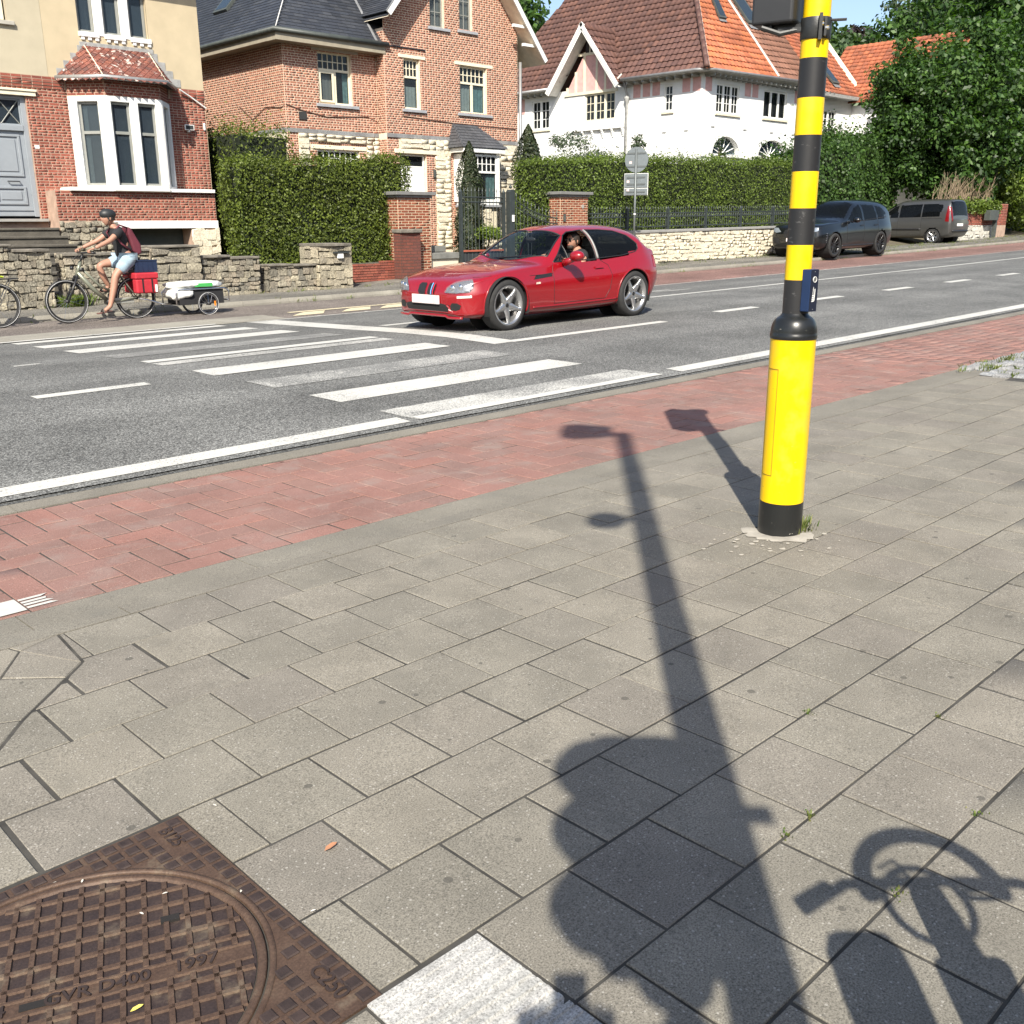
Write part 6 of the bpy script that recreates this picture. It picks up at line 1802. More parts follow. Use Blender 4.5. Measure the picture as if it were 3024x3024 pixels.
for nm_, x, y, z1, lb_ in (('sprig_plant', 29.2, 19.2, 4.1, 'thin leggy plant sticking up above the hedge, left of the arched window'), ('sprig_plant', 31.9, 19.2, 4.35, 'taller thin plant poking above the hedge before the arched window'), ('sprig_plant', 24.4, 19.0, 3.75, 'small sprig above the hedge beside the round sign')):
 tree(nm_, lb_, (x, y, 3.0), 1, (x, y, 3.75), (.28, .28, .55), 9, 40, .09, G7_, .02, .16, 'plant', limbs=7)
# the big broadleaf tree and its neighbours on the right
tree('broadleaf_tree', 'huge dense dark green broadleaf tree filling the right edge above the van', (50.5, 20.4, .9), 12, (52.2, 20.3, 6.3), (7.0, 3.4, 4.5), 340, 230, .25, G5_, .42, 1.05, limbs=16)
tree('broadleaf_tree', 'large green tree behind the great tree at the right frame edge', (61, 24, 1.2), 15, (61, 24, 9.5), (8.0, 5, 5.6), 170, 200, .34, G5_, .4, 1.5)
tree('climbing_tree', 'lighter green drooping growth on the left flank of the great tree', (46.4, 21.0, .9), 9, (46.0, 20.8, 6.3), (2.0, 1.3, 3.3), 110, 150, .20, G5_, .12, .7)
tree('roadside_bush', 'bright green bush mass at the right edge beyond the brick wall', (57, 18.3, .9), 4, (57, 18.4, 2.6), (5.5, 1.3, 2.2), 130, 150, .19, G2_, .1, .8, 'bush')
tree('roadside_bush', 'green bush mass above the brick wall behind the dry twigs', (50, 18.9, 1.4), 4, (50.5, 19.2, 3.3), (3.8, .8, 1.3), 70, 140, .17, G3_, .1, .6, 'bush')
tw = thing('dry_twig_bush', 'brown leafless twig bush above the ivy topped brick wall', 'bush', (48, 18.3, 2.0))
mb = MB()
for i in range(150):
 x = rnd.uniform(45.2, 50.5); y = rnd.uniform(17.9, 18.7); h_ = rnd.uniform(.9, 1.9)
 mb.tube([(x, y, 1.9), (x + rnd.uniform(-.2, .35), y + rnd.uniform(-.2, .1), 1.9 + h_ * .6), (x + rnd.uniform(-.5, .9), y + rnd.uniform(-.4, .2), 1.9 + h_)], [.02, .016, .006], 3)
mb.build('twigs', plain('dry_twig', (.30, .23, .15), .9, var=.3), tw, kind='stuff')
# trees on the rise behind the houses
BT = [('far_tree', 'dark green tree rising behind the gap between the two brick houses', (22, 52, 1), (22, 52, 14), (5, 4, 8), 120, 150, .5, G9_, 1.6),
      ('far_tree', 'green trees seen between the slate gable and the brown tiled roof', (54, 60, 1), (54, 60, 14.5), (8, 4, 7.5), 150, 150, .5, G5_, 1.8),
      ('far_tree', 'rounded mid green tree behind the orange roofs right of the pole', (107, 60, 1), (107, 60, 16), (7, 4, 7), 150, 150, .75, G9_, 1.7),
      ('far_tree', 'dark copper leaved tree behind the chimney', (119, 62, 1), (119, 62, 17), (6, 4, 6.8), 140, 150, .75, G8_, 1.6),
      ('far_tree', 'airy grey green tree high behind the great tree', (129, 57, 1), (129, 57, 26), (9, 5, 4.6), 110, 110, .6, G7_, 1.7),
      ('far_tree', 'green tree behind the pole above the brown tiled roof', (98, 62, 1), (97, 62, 15), (6, 4, 7), 120, 150, .7, G9_, 1.7)]
for (nm_, lb_, b_, c_, r_, n_, p_, s_, m_, cl_) in BT:
 tree(nm_, lb_, b_, 12, c_, r_, n_, p_, s_, m_, .4, cl_, limbs=10, group='trees behind the houses')
# small planter of sunken setts with grass at the right edge of the pavement
pl = thing('sett_tree_pit', 'sunken bed of rough grass grown setts at the right pavement edge', 'tree pit', (9.2, 1.3, .05))
mb = MB(); mb.prism([(8.2, .86), (12.8, .86), (12.8, 1.86), (9.2, 1.86), (8.4, 1.6)], -.05, H(9, 1.3) - .02, 'z'); mb.build('earth', M_soil, pl)
ss = []
for i in range(22):
 for j in range(6):
  x = 8.45 + i * .2 + (j % 2) * .09; y = .98 + j * .155
  if x > 12.6 or (x < 8.7 and y > 1.5): continue
  ss.append(T4(x, y, H(x, y) + .02 + rnd.uniform(-.01, .012), .17, .13, .09, rnd.uniform(-.15, .15), rnd.uniform(-.1, .1), rnd.uniform(-.1, .1)))
pieces(pl, 'sett', block_base(.16, .25), ss, M_gst, 140)
def tuft(parent, spots, h, n, mat=M_grass, spread=.04, name='grass_tuft'):
 V = []; Fc = []
 for (x, y) in spots:
  for k in range(n):
   a = rnd.uniform(0, 2*PI); r_ = abs(rnd.gauss(0, spread)); bx0, by0 = x + math.cos(a)*r_, y + math.sin(a)*r_
   hh = h * rnd.uniform(.4, 1.2); l = rnd.uniform(.1, .6) * hh; w_ = .0035 + h * .012; z = H(bx0, by0)
   p = Vector((math.cos(a + 1.6), math.sin(a + 1.6), 0)) * w_; o_ = Vector((math.cos(a), math.sin(a), 0)) * l
   b0 = Vector((bx0, by0, z)); i0 = len(V)
   V += [b0 - p, b0 + p, b0 + o_ * .4 + Vector((0, 0, hh * .7)) + p * .6, b0 + o_ + Vector((0, 0, hh))]
   Fc += [(i0, i0+1, i0+2, i0+3)]
 return add(name, mesh_from(name, V, np.array(Fc), mat, True, nrg.random(len(Fc))), parent, kind='stuff')
tuft(pl, [(8.5 + rnd.random() * 3.8, .95 + rnd.random() * .85) for _ in range(90)], .05, 22)
gt_ = thing('grass_tuft', 'little grass tuft growing at the foot of the banded pole', 'grass', (POLE[0] + .1, POLE[1] - .03, .02))
tuft(gt_, [(POLE[0] + .085 + rnd.random() * .05, POLE[1] - .085 + rnd.random() * .05) for _ in range(4)], .055, 22, name='blades')
jg = tuft(None, [(x, -.3 * r_ + rnd.uniform(-.003, .003)) for r_, xs in ((4, (.48, 1.35, .6)), (5, (.46, .9)), (3, (1.1,))) for x in xs], .010, 16, spread=.014, name='joint_moss')
tag(jg, 'tiny green moss tufts sprouting from the tile joints', 'moss')
kw = tuft(None, [(rnd.uniform(3, 60), rnd.choice((16.38, 17.0, 14.92)) + rnd.uniform(-.06, .05)) for _ in range(420)], .07, 9, spread=.06, name='kerb_weeds')
tag(kw, 'weeds growing along the far kerb and the foot of the garden walls', 'weeds')
wp = thing('wall_weed', 'green weed growing at the foot of the rubble wall behind the front wheel', 'weed', (4.9, 16.3, .1))
tuft(wp, [(5.2 + rnd.random() * .5, 16.36) for _ in range(14)], .20, 26, G2_, .07, 'leaves')
bankg = tuft(None, [(rnd.uniform(28, 60), rnd.uniform(15.1, 16.9)) for _ in range(260)], .05, 10, spread=.12, name='verge_grass')
tag(bankg, 'dry thin grass on the verge around the parked cars', 'grass')

# ================================================================== RAILING, GATES, SIGN, FAR WALL
M_iron2 = plain('dark_green_iron', (.045, .055, .055), .5, .3, var=.15)
fw_ = thing('stone_plinth_wall', 'low cream rock faced wall with grey coping below the iron railing', 'wall', (27, 17.2, .3))
def wz(x): return H(x, 17) - .1
poly = [(20.3, .25), (34.0, .5), (34.0, 1.34), (20.3, 1.18)]
mb = MB(); mb.prism(poly, 17.08, 17.45, 'y'); mb.build('core', M_wst, fw_)
pieces_var(fw_, 'rock_stone', STONES, lay_stones(Wall('S', 17.08), poly, .09, .13, .12, .3, .03), M_wst, 280)
mb = MB(); mb.prism([(20.3, 1.185), (34.05, 1.345), (34.05, 1.42), (20.3, 1.26)], 17.0, 17.5, 'y'); mb.build('coping', plain('grey_coping', (.27, .265, .25), .8), fw_, bevel=.01)
rl = thing('iron_railing', 'dark green iron railing with ring band on the low stone wall', 'railing', (27, 17.25, 1.25))
def rz(x): return 1.26 + (x - 20.3) * .0117
def bar3(name, a, b, r, parent, n=5): q = MB(); q.tube([a, b], r, n); return q.build(name, M_iron2, parent)
for h_ in (.10, .38, .49): bar3('rail', (20.3, 17.25, rz(20.3) + h_), (33.9, 17.25, rz(33.9) + h_), .016, rl)
for i in range(8):
 x = 19.78 + 1.96 * (i + 1) - 1.95 + .2
 if x < 20.4: continue
 q = MB(); q.box(x - .04, 17.21, rz(x), x + .04, 17.29, rz(x) + .62); q.lathe([(.05, 0), (.03, .03), (.001, .07)], 8, Matrix.Translation((x, 17.25, rz(x) + .62))); q.build('post', M_iron2, rl)
bm0 = MB(); bm0.tube([(0, 0, .06), (0, 0, .60)], .0085, 4); bm0.lathe([(.001, .60), (.016, .62), (.001, .69)], 4)
bme = mesh_from('baluster', bm0.v, bm0.f, M_iron2)
rg0 = MB(); rg0.tube([(.045 * math.cos(a), 0, .435 + .045 * math.sin(a)) for a in np.linspace(0, 2*PI, 11)[:-1]], .006, 4, closed=True)
rme = mesh_from('ring', rg0.v, rg0.f, M_iron2)
x = 20.42
while x < 33.8:
 for me_, nm_ in ((bme, 'baluster'), (rme, 'ring')):
  o = bpy.data.objects.new(nm_, me_); link(o, rl); o.location = (x + (.06 if nm_ == 'ring' else 0), 17.25, rz(x))
 x += .125
g1 = thing('iron_gate', 'straight iron garden gate with dark lower panel and orange rail', 'gate', (16.4, 17.4, .2))
for x in (15.62, 17.11):
 q = MB(); q.box(x - .035, 17.36, .2, x + .035, 17.44, 2.28); q.lathe([(.05, 0), (.02, .05), (.001, .1)], 6, Matrix.Translation((x, 17.4, 2.28))); q.build('gate_stile', M_iron2, g1)
for z_ in (2.15, 2.03, .82, .25): bar3('gate_rail', (15.62, 17.4, z_), (17.11, 17.4, z_), .017, g1)
for i in range(11):
 x = 15.74 + i * .125
 q = MB(); q.tube([(x, 17.4, .25), (x, 17.4, 2.28)], .009, 4); q.lathe([(.001, 2.26), (.02, 2.30), (.001, 2.40)], 4, Matrix.Translation((x, 17.4, 0))); q.build('gate_bar', M_iron2, g1)
q = MB(); q.box(15.66, 17.41, .25, 17.08, 17.43, .80); q.build('lower_panel', plain('panel_dark', (.03, .033, .036), .6), g1)
q = MB(); q.box(15.62, 17.37, .815, 17.11, 17.45, .855); q.build('orange_rail', plain('rust_orange', (.34, .09, .05), .7), g1)
g2_ = thing('iron_gate', 'swept iron driveway gate with ring band curving down to the right', 'gate', (18.3, 17.4, .2))
q = MB(); q.box(17.27, 17.32, .2, 17.45, 17.48, 2.30); q.prism([(17.27, 2.30), (17.45, 2.30), (17.40, 2.36), (17.32, 2.36)], 17.32, 17.48, 'y'); q.ball((17.36, 17.4, 2.42), .045, 10, 8); q.tube([(17.36, 17.4, 2.45), (17.36, 17.4, 2.52)], [.025, .004], 6); q.build('gate_post', M_iron2, g2_, bevel=.006)
def cz(x, o=0): t = (x - 17.46) / 1.75; return 2.14 - o - .50 * (1 - (1 - t) ** 1.9)
for o_ in (0, .15): q = MB(); q.tube([(x, 17.4, cz(x, o_)) for x in np.linspace(17.46, 19.16, 12)], .016, 5); q.build('gate_rail', M_iron2, g2_)
bar3('gate_rail', (17.46, 17.4, 1.0), (19.16, 17.4, 1.0), .016, g2_); bar3('gate_rail', (17.46, 17.4, .3), (19.16, 17.4, .3), .016, g2_)
for i in range(12):
 x = 17.58 + i * .14
 q = MB(); q.tube([(x, 17.4, .3), (x, 17.4, cz(x) + .10)], .009, 4); q.lathe([(.001, 0), (.02, .04), (.001, .14)], 4, Matrix.Translation((x, 17.4, cz(x) + .08))); q.build('gate_bar', M_iron2, g2_)
 if 2 <= i <= 7:
  o = bpy.data.objects.new('ring', rme); link(o, g2_); o.location = (x + .07, 17.4, cz(x + .07, .075) - .435)
q = MB(); q.box(17.34, 17.29, 1.55, 17.40, 17.32, 1.72); q.build('letter_slot', M_wpaint, g2_)
# back of a round road sign with two plates
sg = thing('road_sign', 'backs of a round sign and two plates on a grey post before the hedge', 'sign', (20.66, 15.9, H(20.66, 15.9)))
M_sgn = plain('grey_sign_back', (.20, .225, .235), .5, .5, var=.08); M_post = plain('grey_post', (.14, .155, .155), .5, .4, var=.08)
zb_ = H(20.66, 15.9)
q = MB(); q.tube([(20.66, 15.9, zb_), (20.66, 15.9, 3.42)], .032, 10); q.build('post', M_post, sg, True)
SR = Matrix.Translation((20.66, 15.9, 0)) @ Matrix.Rotation(rad(-68), 4, 'Z')   # local x along plate
def sx_(mb, x0, x1, z0, z1, y0=.04, y1=.055): mb.box(x0, y0, z0, x1, y1, z1, SR)
q = MB(); q.lathe([(.001, .0), (.325, .0), (.33, .006), (.33, .02), (.001, .02)], 40, SR @ Matrix.Translation((0, .06, 3.15)) @ Matrix.Rotation(rad(90), 4, 'X')); q.build('round_plate', M_sgn, sg, auto=True)
for z0, z1 in ((2.43, 2.79), (2.235, 2.405)):
 q = MB(); sx_(q, -.33, .33, z0, z1); q.build('plate', M_sgn, sg, bevel=.02)
 q = MB(); sx_(q, -.34, .34, z0 - .01, z1 + .01, .056, .062); q.build('plate_rim', M_wpaint, sg, bevel=.02)
for z_ in (3.32, 2.98, 2.70, 2.52, 2.32): q = MB(); sx_(q, -.26, .26, z_ - .02, z_ + .02, .025, .042); q.build('bracket', M_post, sg)
for z_, dx in ((3.05, -.2), (2.56, -.26), (2.33, -.26)): q = MB(); sx_(q, dx, dx + .07, z_, z_ + .06, .034, .039); q.build('sticker', plain('pale_sticker', (.75, .55, .52), .6), sg)
q = MB(); q.lathe([(.036, 0), (.036, .03)], 10, Matrix.Translation((20.66, 15.9, 1.72))); q.build('clamp', M_wpaint, sg)
# brick and stone wall with a letter box beyond the van
fwl = thing('ivy_topped_wall', 'red brick over white stone garden wall topped with ivy beyond the van', 'wall', (48.5, 17.6, .6))
mb = MB(); mb.box(45.2, 17.55, .3, 51.1, 17.9, 2.05); mb.build('core', M_mortar2, fwl)
mb = MB(); mb.box(49.7, 17.45, .3, 51.2, 18.0, 2.28); mb.build('end_pier', M_mortar2, fwl)
pieces(fwl, 'brick', BRICK_BASE, lay_bricks(Wall('S', 17.55), [(45.2, 1.3), (49.7, 1.3), (49.7, 2.05), (45.2, 2.05)], [], ch=.075, ls=.23, proud=.01) + lay_bricks(Wall('S', 17.45), [(49.7, 1.3), (51.2, 1.3), (51.2, 2.28), (49.7, 2.28)], [], ch=.075, ls=.23, proud=.01), M_br1, 60)
pieces_var(fwl, 'stone', STONES, lay_stones(Wall('S', 17.53), [(45.2, .4), (51.2, .4), (51.2, 1.3), (45.2, 1.3)], .12, .2, .2, .42, .03), piecemat('white_stone', [(.52,.50,.44),(.58,.55,.47),(.46,.44,.39)], grain=26, gamt=.25, patch=2, pamt=.2, bmp=.8, bdist=.01), 80)
Pn = np.stack([nrg.uniform(45.2, 50.2, 3500), nrg.uniform(17.3, 18.0, 3500), 2.12 + nrg.normal(0, .14, 3500)], 1)
add('ivy_top', leaf_mesh('ivy_top', Pn, np.tile([0, -.6, .8], (3500, 1)), .13, G2_, .8), fwl, kind='stuff')
mbx_ = thing('letter_box', 'black letter box on a dark post in front of the brick wall', 'letter box', (49.0, 17.2, .7))
q = MB(); q.box(48.3, 17.1, 1.52, 49.3, 17.4, 1.98); q.build('box', M_dgut, mbx_, bevel=.02); q = MB(); q.box(49.28, 17.2, .5, 49.45, 17.35, 1.9); q.build('post', M_dgut, mbx_)
# ================================================================== VEHICLES
def pchip(xs, ys):
 xs, ys = np.array(xs, float), np.array(ys, float)
 h = np.diff(xs); d = np.diff(ys) / h
 m = np.zeros(len(xs)); m[0], m[-1] = d[0], d[-1]
 for i in range(1, len(xs) - 1):
  if d[i-1] * d[i] > 0:
   w1, w2 = 2*h[i] + h[i-1], h[i] + 2*h[i-1]
   m[i] = (w1 + w2) / (w1 / d[i-1] + w2 / d[i])
 def f(x):
  x = np.clip(x, xs[0], xs[-1]); i = np.clip(np.searchsorted(xs, x) - 1, 0, len(h) - 1)
  t = (x - xs[i]) / h[i]
  return ((1+2*t)*(1-t)**2*ys[i] + t*(1-t)**2*h[i]*m[i] + t*t*(3-2*t)*ys[i+1] + t*t*(t-1)*h[i]*m[i+1])
 return f
class Shell:
 """half car body: cross sections along x built from tables"""
 def __init__(s, T, L, nx, nlo, nup):
  f = {k: pchip([p[0] for p in v], [p[1] for p in v]) for k, v in T.items()}
  e = np.linspace(0, 1, nx)
  xs = L * (e - np.sin(2 * PI * e) / (2 * PI) * .55)
  rows = []
  for x in xs:
   g = {k: float(q(x)) for k, q in f.items()}
   pts = [(0, g['zb']), (g['Wb'] * .5, g['zb'])]
   C_ = [(g['Wb'], g['zb']), (g['Wl'], g['zb'] + g['hl']), (g['W'], g['zw']), (g['Ws'], g['zs'])]
   tt = np.cumsum([0] + [math.dist(C_[i], C_[i+1]) + 1e-6 for i in range(3)])
   fy, fz = pchip(tt, [c[0] for c in C_]), pchip(tt, [c[1] for c in C_])
   for t in np.linspace(0, tt[-1], nlo): pts.append((float(fy(t)), float(fz(t))))
   n, tum = g['n'], g['tum']
   for a in np.linspace(0, PI / 2, nup)[1:]:
    cs, sn = max(math.cos(a), 0) ** (2 / n), math.sin(a) ** (2 / n)
    pts.append((g['Ws'] * cs * (1 - tum * sn), g['zs'] + (g['zt'] - g['zs']) * sn))
   rows.append([(x, y, z) for y, z in pts])
  s.G = np.array(rows); s.nx, s.nv = s.G.shape[:2]
  s.nlo = nlo + 2
  s.build_bvh()
 def build_bvh(s):
  V = s.G.reshape(-1, 3); nx, nv = s.nx, s.nv
  Fc = [(i*nv+j, (i+1)*nv+j, (i+1)*nv+j+1, i*nv+j+1) for i in range(nx-1) for j in range(nv-1)]
  Vm = np.concatenate([V, V * np.array([1, -1, 1])])
  k = len(V)
  cap0 = [tuple(range(nv))];
  Fm = Fc + [tuple(k + q for q in f[::-1]) for f in Fc]
  Fm += [(j, j+1, k+j+1, k+j) for j in range(nv-1)] + [((nx-1)*nv+j, k+(nx-1)*nv+j, k+(nx-1)*nv+j+1, (nx-1)*nv+j+1) for j in range(nv-1)]
  s.bvh = BVHTree.FromPolygons([tuple(v) for v in Vm], Fm)
 def cast(s, o, d):
  r = s.bvh.ray_cast(Vector(o), Vector(d).normalized())
  return r[0], r[1]
 def at(s, axis, a, b):
  """surface point: 'side' (x,z) from +y, 'left' from -y, 'top' (x,y), 'front' (y,z), 'rear' (y,z)"""
  o, d = {'side': ((a, 3, b), (0, -1, 0)), 'left': ((a, -3, b), (0, 1, 0)), 'top': ((a, b, 4), (0, 0, -1)), 'front': ((-3, a, b), (1, 0, 0)), 'rear': ((9, a, b), (-1, 0, 0))}[axis]
  return s.cast(o, d)
 def mesh(s, name, classify, mats, parent, half=0):
  """classify(center) -> class name or None; returns dict class -> object"""
  G = s.G; nx, nv = s.nx, s.nv
  out = {}
  V = G.reshape(-1, 3)
  c = (G[:-1, :-1] + G[1:, :-1] + G[1:, 1:] + G[:-1, 1:]) / 4
  cls = [[classify(c[i, j]) for j in range(nv-1)] for i in range(nx-1)]
  for k in mats:
   idx = [(i, j) for i in range(nx-1) for j in range(nv-1) if cls[i][j] == k]
   if not idx: continue
   Fa = np.array([(i*nv+j, (i+1)*nv+j, (i+1)*nv+j+1, i*nv+j+1) for i, j in idx])
   Vm = np.concatenate([V, V * np.array([1, -1, 1])])
   Fm = np.concatenate([Fa, (Fa + len(V))[:, ::-1]])
   Fl = [tuple(f) for f in Fm]
   if k == 'body':
    q = len(V)
    Fl += [(j, j+1, q+j+1, q+j) for j in range(nv-1)] + [((nx-1)*nv+j, q+(nx-1)*nv+j, q+(nx-1)*nv+j+1, (nx-1)*nv+j+1) for j in range(nv-1)]
   used = np.unique(np.concatenate([np.array(f) for f in Fl])); mp = np.zeros(len(Vm), int); mp[used] = np.arange(len(used))
   me = mesh_from(k, Vm[used], [tuple(mp[list(f)]) for f in Fl], mats[k], True)
   bm = bmesh.new(); bm.from_mesh(me); bmesh.ops.remove_doubles(bm, verts=bm.verts[:], dist=.0008); bm.to_mesh(me); bm.free()
   out[k] = add(k, me, parent)
  return out
 def patch(s, name, axis, outline, mat, parent, off=.004, res=.02, thick=0.0):
  """thin skin following the body inside a 2-d outline"""
  n = len(outline); pts = []
  for i in range(n):
   a, b = Vector(outline[i]), Vector(outline[(i+1) % n]); k = max(1, int((b - a).length / res))
   pts += [a.lerp(b, t / k) for t in range(k)]
  m = len(pts); edges = [(i, (i+1) % m) for i in range(m)]
  def inside(x, y):
   c = False
   for i in range(n):
    (x0, y0), (x1, y1) = outline[i], outline[(i+1) % n]
    if (y0 > y) != (y1 > y) and x < (x1-x0)*(y-y0)/(y1-y0)+x0: c = not c
   return c
  xs = [p[0] for p in outline]; ys = [p[1] for p in outline]
  for x in np.arange(min(xs) + res*.5, max(xs), res):
   for y in np.arange(min(ys) + res*.5, max(ys), res):
    if inside(x, y) and min((Vector((x, y)) - p).length for p in pts) > res*.45: pts.append(Vector((x, y)))
  vo, eo, fo = delaunay_2d_cdt([Vector((p[0], p[1])) for p in pts], edges, [], 0, 1e-6)[:3]
  V = []; ok = []
  for v in vo:
   h, nn_ = s.at(axis, v.x, v.y)
   ok.append(h is not None)
   if h is None: V.append((0, 0, 0)); continue
   dv = {'side': Vector((0, 1, 0)), 'left': Vector((0, -1, 0)), 'top': Vector((0, 0, 1)), 'front': Vector((-1, 0, 0)), 'rear': Vector((1, 0, 0))}[axis]
   if nn_.dot(dv) < 0: nn_ = -nn_
   V.append(tuple(h + nn_ * off))
  Fk = [f for f in fo if all(ok[i] for i in f) and inside(sum(vo[i].x for i in f)/len(f), sum(vo[i].y for i in f)/len(f))]
  return add(name, mesh_from(name, V, Fk, mat, True), parent)
 def seam(s, name, axis, pts2, mat, parent, r=.004, off=.001, step=.03, closed=False):
  pts = []
  q = list(pts2) + ([pts2[0]] if closed else [])
  for i in range(len(q) - 1):
   a, b = Vector(q[i]), Vector(q[i+1]); k = max(1, int((b-a).length / step))
   pts += [a.lerp(b, t / k) for t in range(k)]
  if not closed: pts.append(Vector(q[-1]))
  P3 = []
  for p in pts:
   h, nn_ = s.at(axis, p[0], p[1])
   if h is not None: P3.append(h + Vector(nn_) * (off if nn_.dot(h) > 0 else off))
  if len(P3) < 2: return
  mb = MB(); mb.tube(P3, r, 5, closed=closed); return mb.build(name, mat, parent, True)
def inpoly(poly, x, y):
 c = False; n = len(poly)
 for i in range(n):
  (x0, y0), (x1, y1) = poly[i], poly[(i+1) % n]
  if (y0 > y) != (y1 > y) and x < (x1-x0)*(y-y0)/(y1-y0)+x0: c = not c
 return c
def carpaint(name, col, rough=.25, flake=0.0):
 m = plain(name, col, rough, 0.0, .5, var=.02, scale=2, coat=1.0)
 m.node_tree.nodes['Principled BSDF'].inputs['Coat Roughness'].default_value = .03
 return m
M_rub_ = plain('tyre_rubber', (.022, .022, .022), .8, var=.2, scale=20)
M_alloy = plain('alloy_rim', (.50, .50, .50), .28, .85, var=.05)
M_darkal = plain('black_rim', (.02, .02, .021), .3, .3)
M_well = plain('wheel_well', (.012, .012, .012), .95)
M_trim = plain('black_trim', (.015, .015, .016), .45)
M_chrome = plain('chrome', (.75, .75, .75), .12, 1.0, var=.02)
M_seat = plain('black_leather', (.02, .02, .021), .5)
M_lamp = glassmat('lamp_glass', (.9, .92, .95), .03, .75, (.3, .3, .3))
M_carglass = glassmat('car_glass', (.86, .91, .90), .01, .96, (.02, .025, .025), 1.4)
M_tint = glassmat('tinted_car_glass', (.3, .33, .34), .01, .35, (.006, .007, .008), 1.28)
def wheel(parent, x, y, r, w, rim_r, mat_rim, style=5, side=1, spoke_w=.085):
 """wheel with axle along y at local (x, y, r); outer face toward side"""
 M_ = Matrix.Translation((x, y, r)) @ Matrix.Rotation(rad(-90 * side), 4, 'X')
 h = w / 2
 wo = MB(); wo.lathe([(rim_r - .01, -h), (r - .045, -h), (r - .012, -h * .88), (r, -h * .6), (r, h * .6), (r - .012, h * .88), (r - .05, h), (rim_r + .012, h * .99), (rim_r, h * .90)], 48, M_)
 t = wo.build('wheel', M_rub_, parent, True)
 rm_ = MB(); rm_.lathe([(rim_r + .012, h * .96), (rim_r + .004, h * .98), (rim_r - .012, h * .94), (rim_r - .03, h * .55), (rim_r - .045, -h * .5), (rim_r - .05, -h)], 48, M_); rm_.build('rim', mat_rim, t, True)
 bk_ = MB(); bk_.lathe([(.001, -h * .2), (rim_r * .72, -h * .2), (rim_r * .72, -h * .3)], 32, M_); bk_.build('brake_disc', plain('brake_steel', (.16, .15, .145), .4, .8), t)
 bw = MB(); bw.lathe([(.001, -h * .5), (rim_r - .03, -h * .5)], 24, M_); bw.build('rim_back', M_well, t)
 sp = MB()
 for i in range(style):
  R_ = M_ @ Matrix.Rotation(2 * PI * i / style + .3, 4, 'Z')
  if style == 5:
   prof_ = [(.035, .060, .62), (.075, .062, .66), (.13, .040, .76), (rim_r * .78, .026, .84), (rim_r - .012, .034, .86)]
  else:
   prof_ = [(.03, .03, .55), (rim_r * .5, spoke_w * .22, .7), (rim_r - .012, spoke_w * .28, .85)]
  for a in range(len(prof_) - 1):
   (r0, w0, z0), (r1, w1, z1) = prof_[a], prof_[a+1]
   vs_ = [(r0, -w0, h*z0-.015), (r0, -w0*.6, h*z0+.012), (r0, w0*.6, h*z0+.012), (r0, w0, h*z0-.015), (r1, -w1, h*z1-.015), (r1, -w1*.6, h*z1+.012), (r1, w1*.6, h*z1+.012), (r1, w1, h*z1-.015)]
   sp._add([R_ @ Vector(v) for v in vs_], [(0,1,5,4),(1,2,6,5),(2,3,7,6),(0,4,7,3)])
 sp.lathe([(.001, h*.72), (.034, h*.72), (.06, h*.62), (.065, h*.4)], 20, M_)
 sp.build('spokes', mat_rim, t, True)
 hc = MB(); hc.lathe([(.001, h*.745), (.026, h*.74), (.03, h*.70)], 16, M_); hc.build('hub_cap', M_trim if mat_rim is M_alloy else mat_rim, t)
 return t

# ---------------------------------------------------------------- the red coupe
L_ = 4.02
T = {'zb': [(0,.34),(.04,.24),(.15,.19),(.6,.17),(2,.165),(3.4,.19),(3.8,.24),(4.02,.36)],
     'Wb': [(0,.42),(.1,.58),(.4,.66),(2,.70),(3.5,.68),(3.9,.58),(4.02,.4)],
     'Wl': [(0,.36),(.08,.60),(.25,.735),(.8,.83),(1.5,.80),(2.4,.81),(3.2,.85),(3.7,.80),(3.95,.66),(4.02,.5)],
     'hl': [(0,.02),(.2,.06),(1,.07),(3,.07),(4.02,.03)],
     'W': [(0,.40),(.05,.56),(.15,.68),(.35,.785),(.8,.862),(1.3,.835),(1.8,.825),(2.4,.835),(2.9,.872),(3.25,.888),(3.6,.875),(3.85,.83),(3.97,.76),(4.02,.60)],
     'zw': [(0,.43),(.3,.45),(.8,.52),(1.6,.52),(2.4,.54),(3.25,.60),(3.8,.58),(4.02,.52)],
     'Ws': [(0,.38),(.05,.53),(.15,.64),(.35,.735),(.8,.785),(1.4,.765),(2.0,.765),(2.6,.775),(3.1,.80),(3.5,.79),(3.8,.74),(3.97,.68),(4.02,.56)],
     'zs': [(0,.46),(.06,.525),(.15,.57),(.35,.625),(.8,.705),(1.3,.75),(1.8,.785),(2.5,.805),(3.1,.85),(3.5,.885),(3.85,.895),(3.97,.865),(4.02,.64)],
     'zt': [(0,.50),(.05,.58),(.12,.635),(.35,.695),(.8,.775),(1.2,.815),(1.44,.835),(1.56,.91),(1.93,1.18),(2.1,1.24),(2.35,1.272),(2.7,1.278),(3.05,1.272),(3.3,1.25),(3.5,1.215),(3.64,1.12),(3.78,1.0),(3.9,.95),(3.97,.905),(4.02,.70)],
     'n': [(0,2.6),(.4,2.5),(1.2,2.4),(1.5,2.6),(2.05,3.1),(3.0,3.3),(3.5,3.0),(4.02,2.6)],
     'tum': [(0,.0),(1.3,.02),(1.6,.12),(2.05,.22),(3.0,.22),(3.6,.12),(4.02,0)]}
def mx_(x): return .6 - (.6 - x) * .80 if x < .6 else (3.3 + (x - 3.3) * .80 if x > 3.3 else x)
T = {k: [(mx_(x) - .12, y) for x, y in v] for k, v in T.items()}
L_ = mx_(L_) - .12
sh = Shell(T, L_, 300, 34, 52)
red = thing('red_coupe', 'shiny red two-door coupe with five-spoke alloy wheels driving along the road', 'car', (0, 0, 0), local=True)
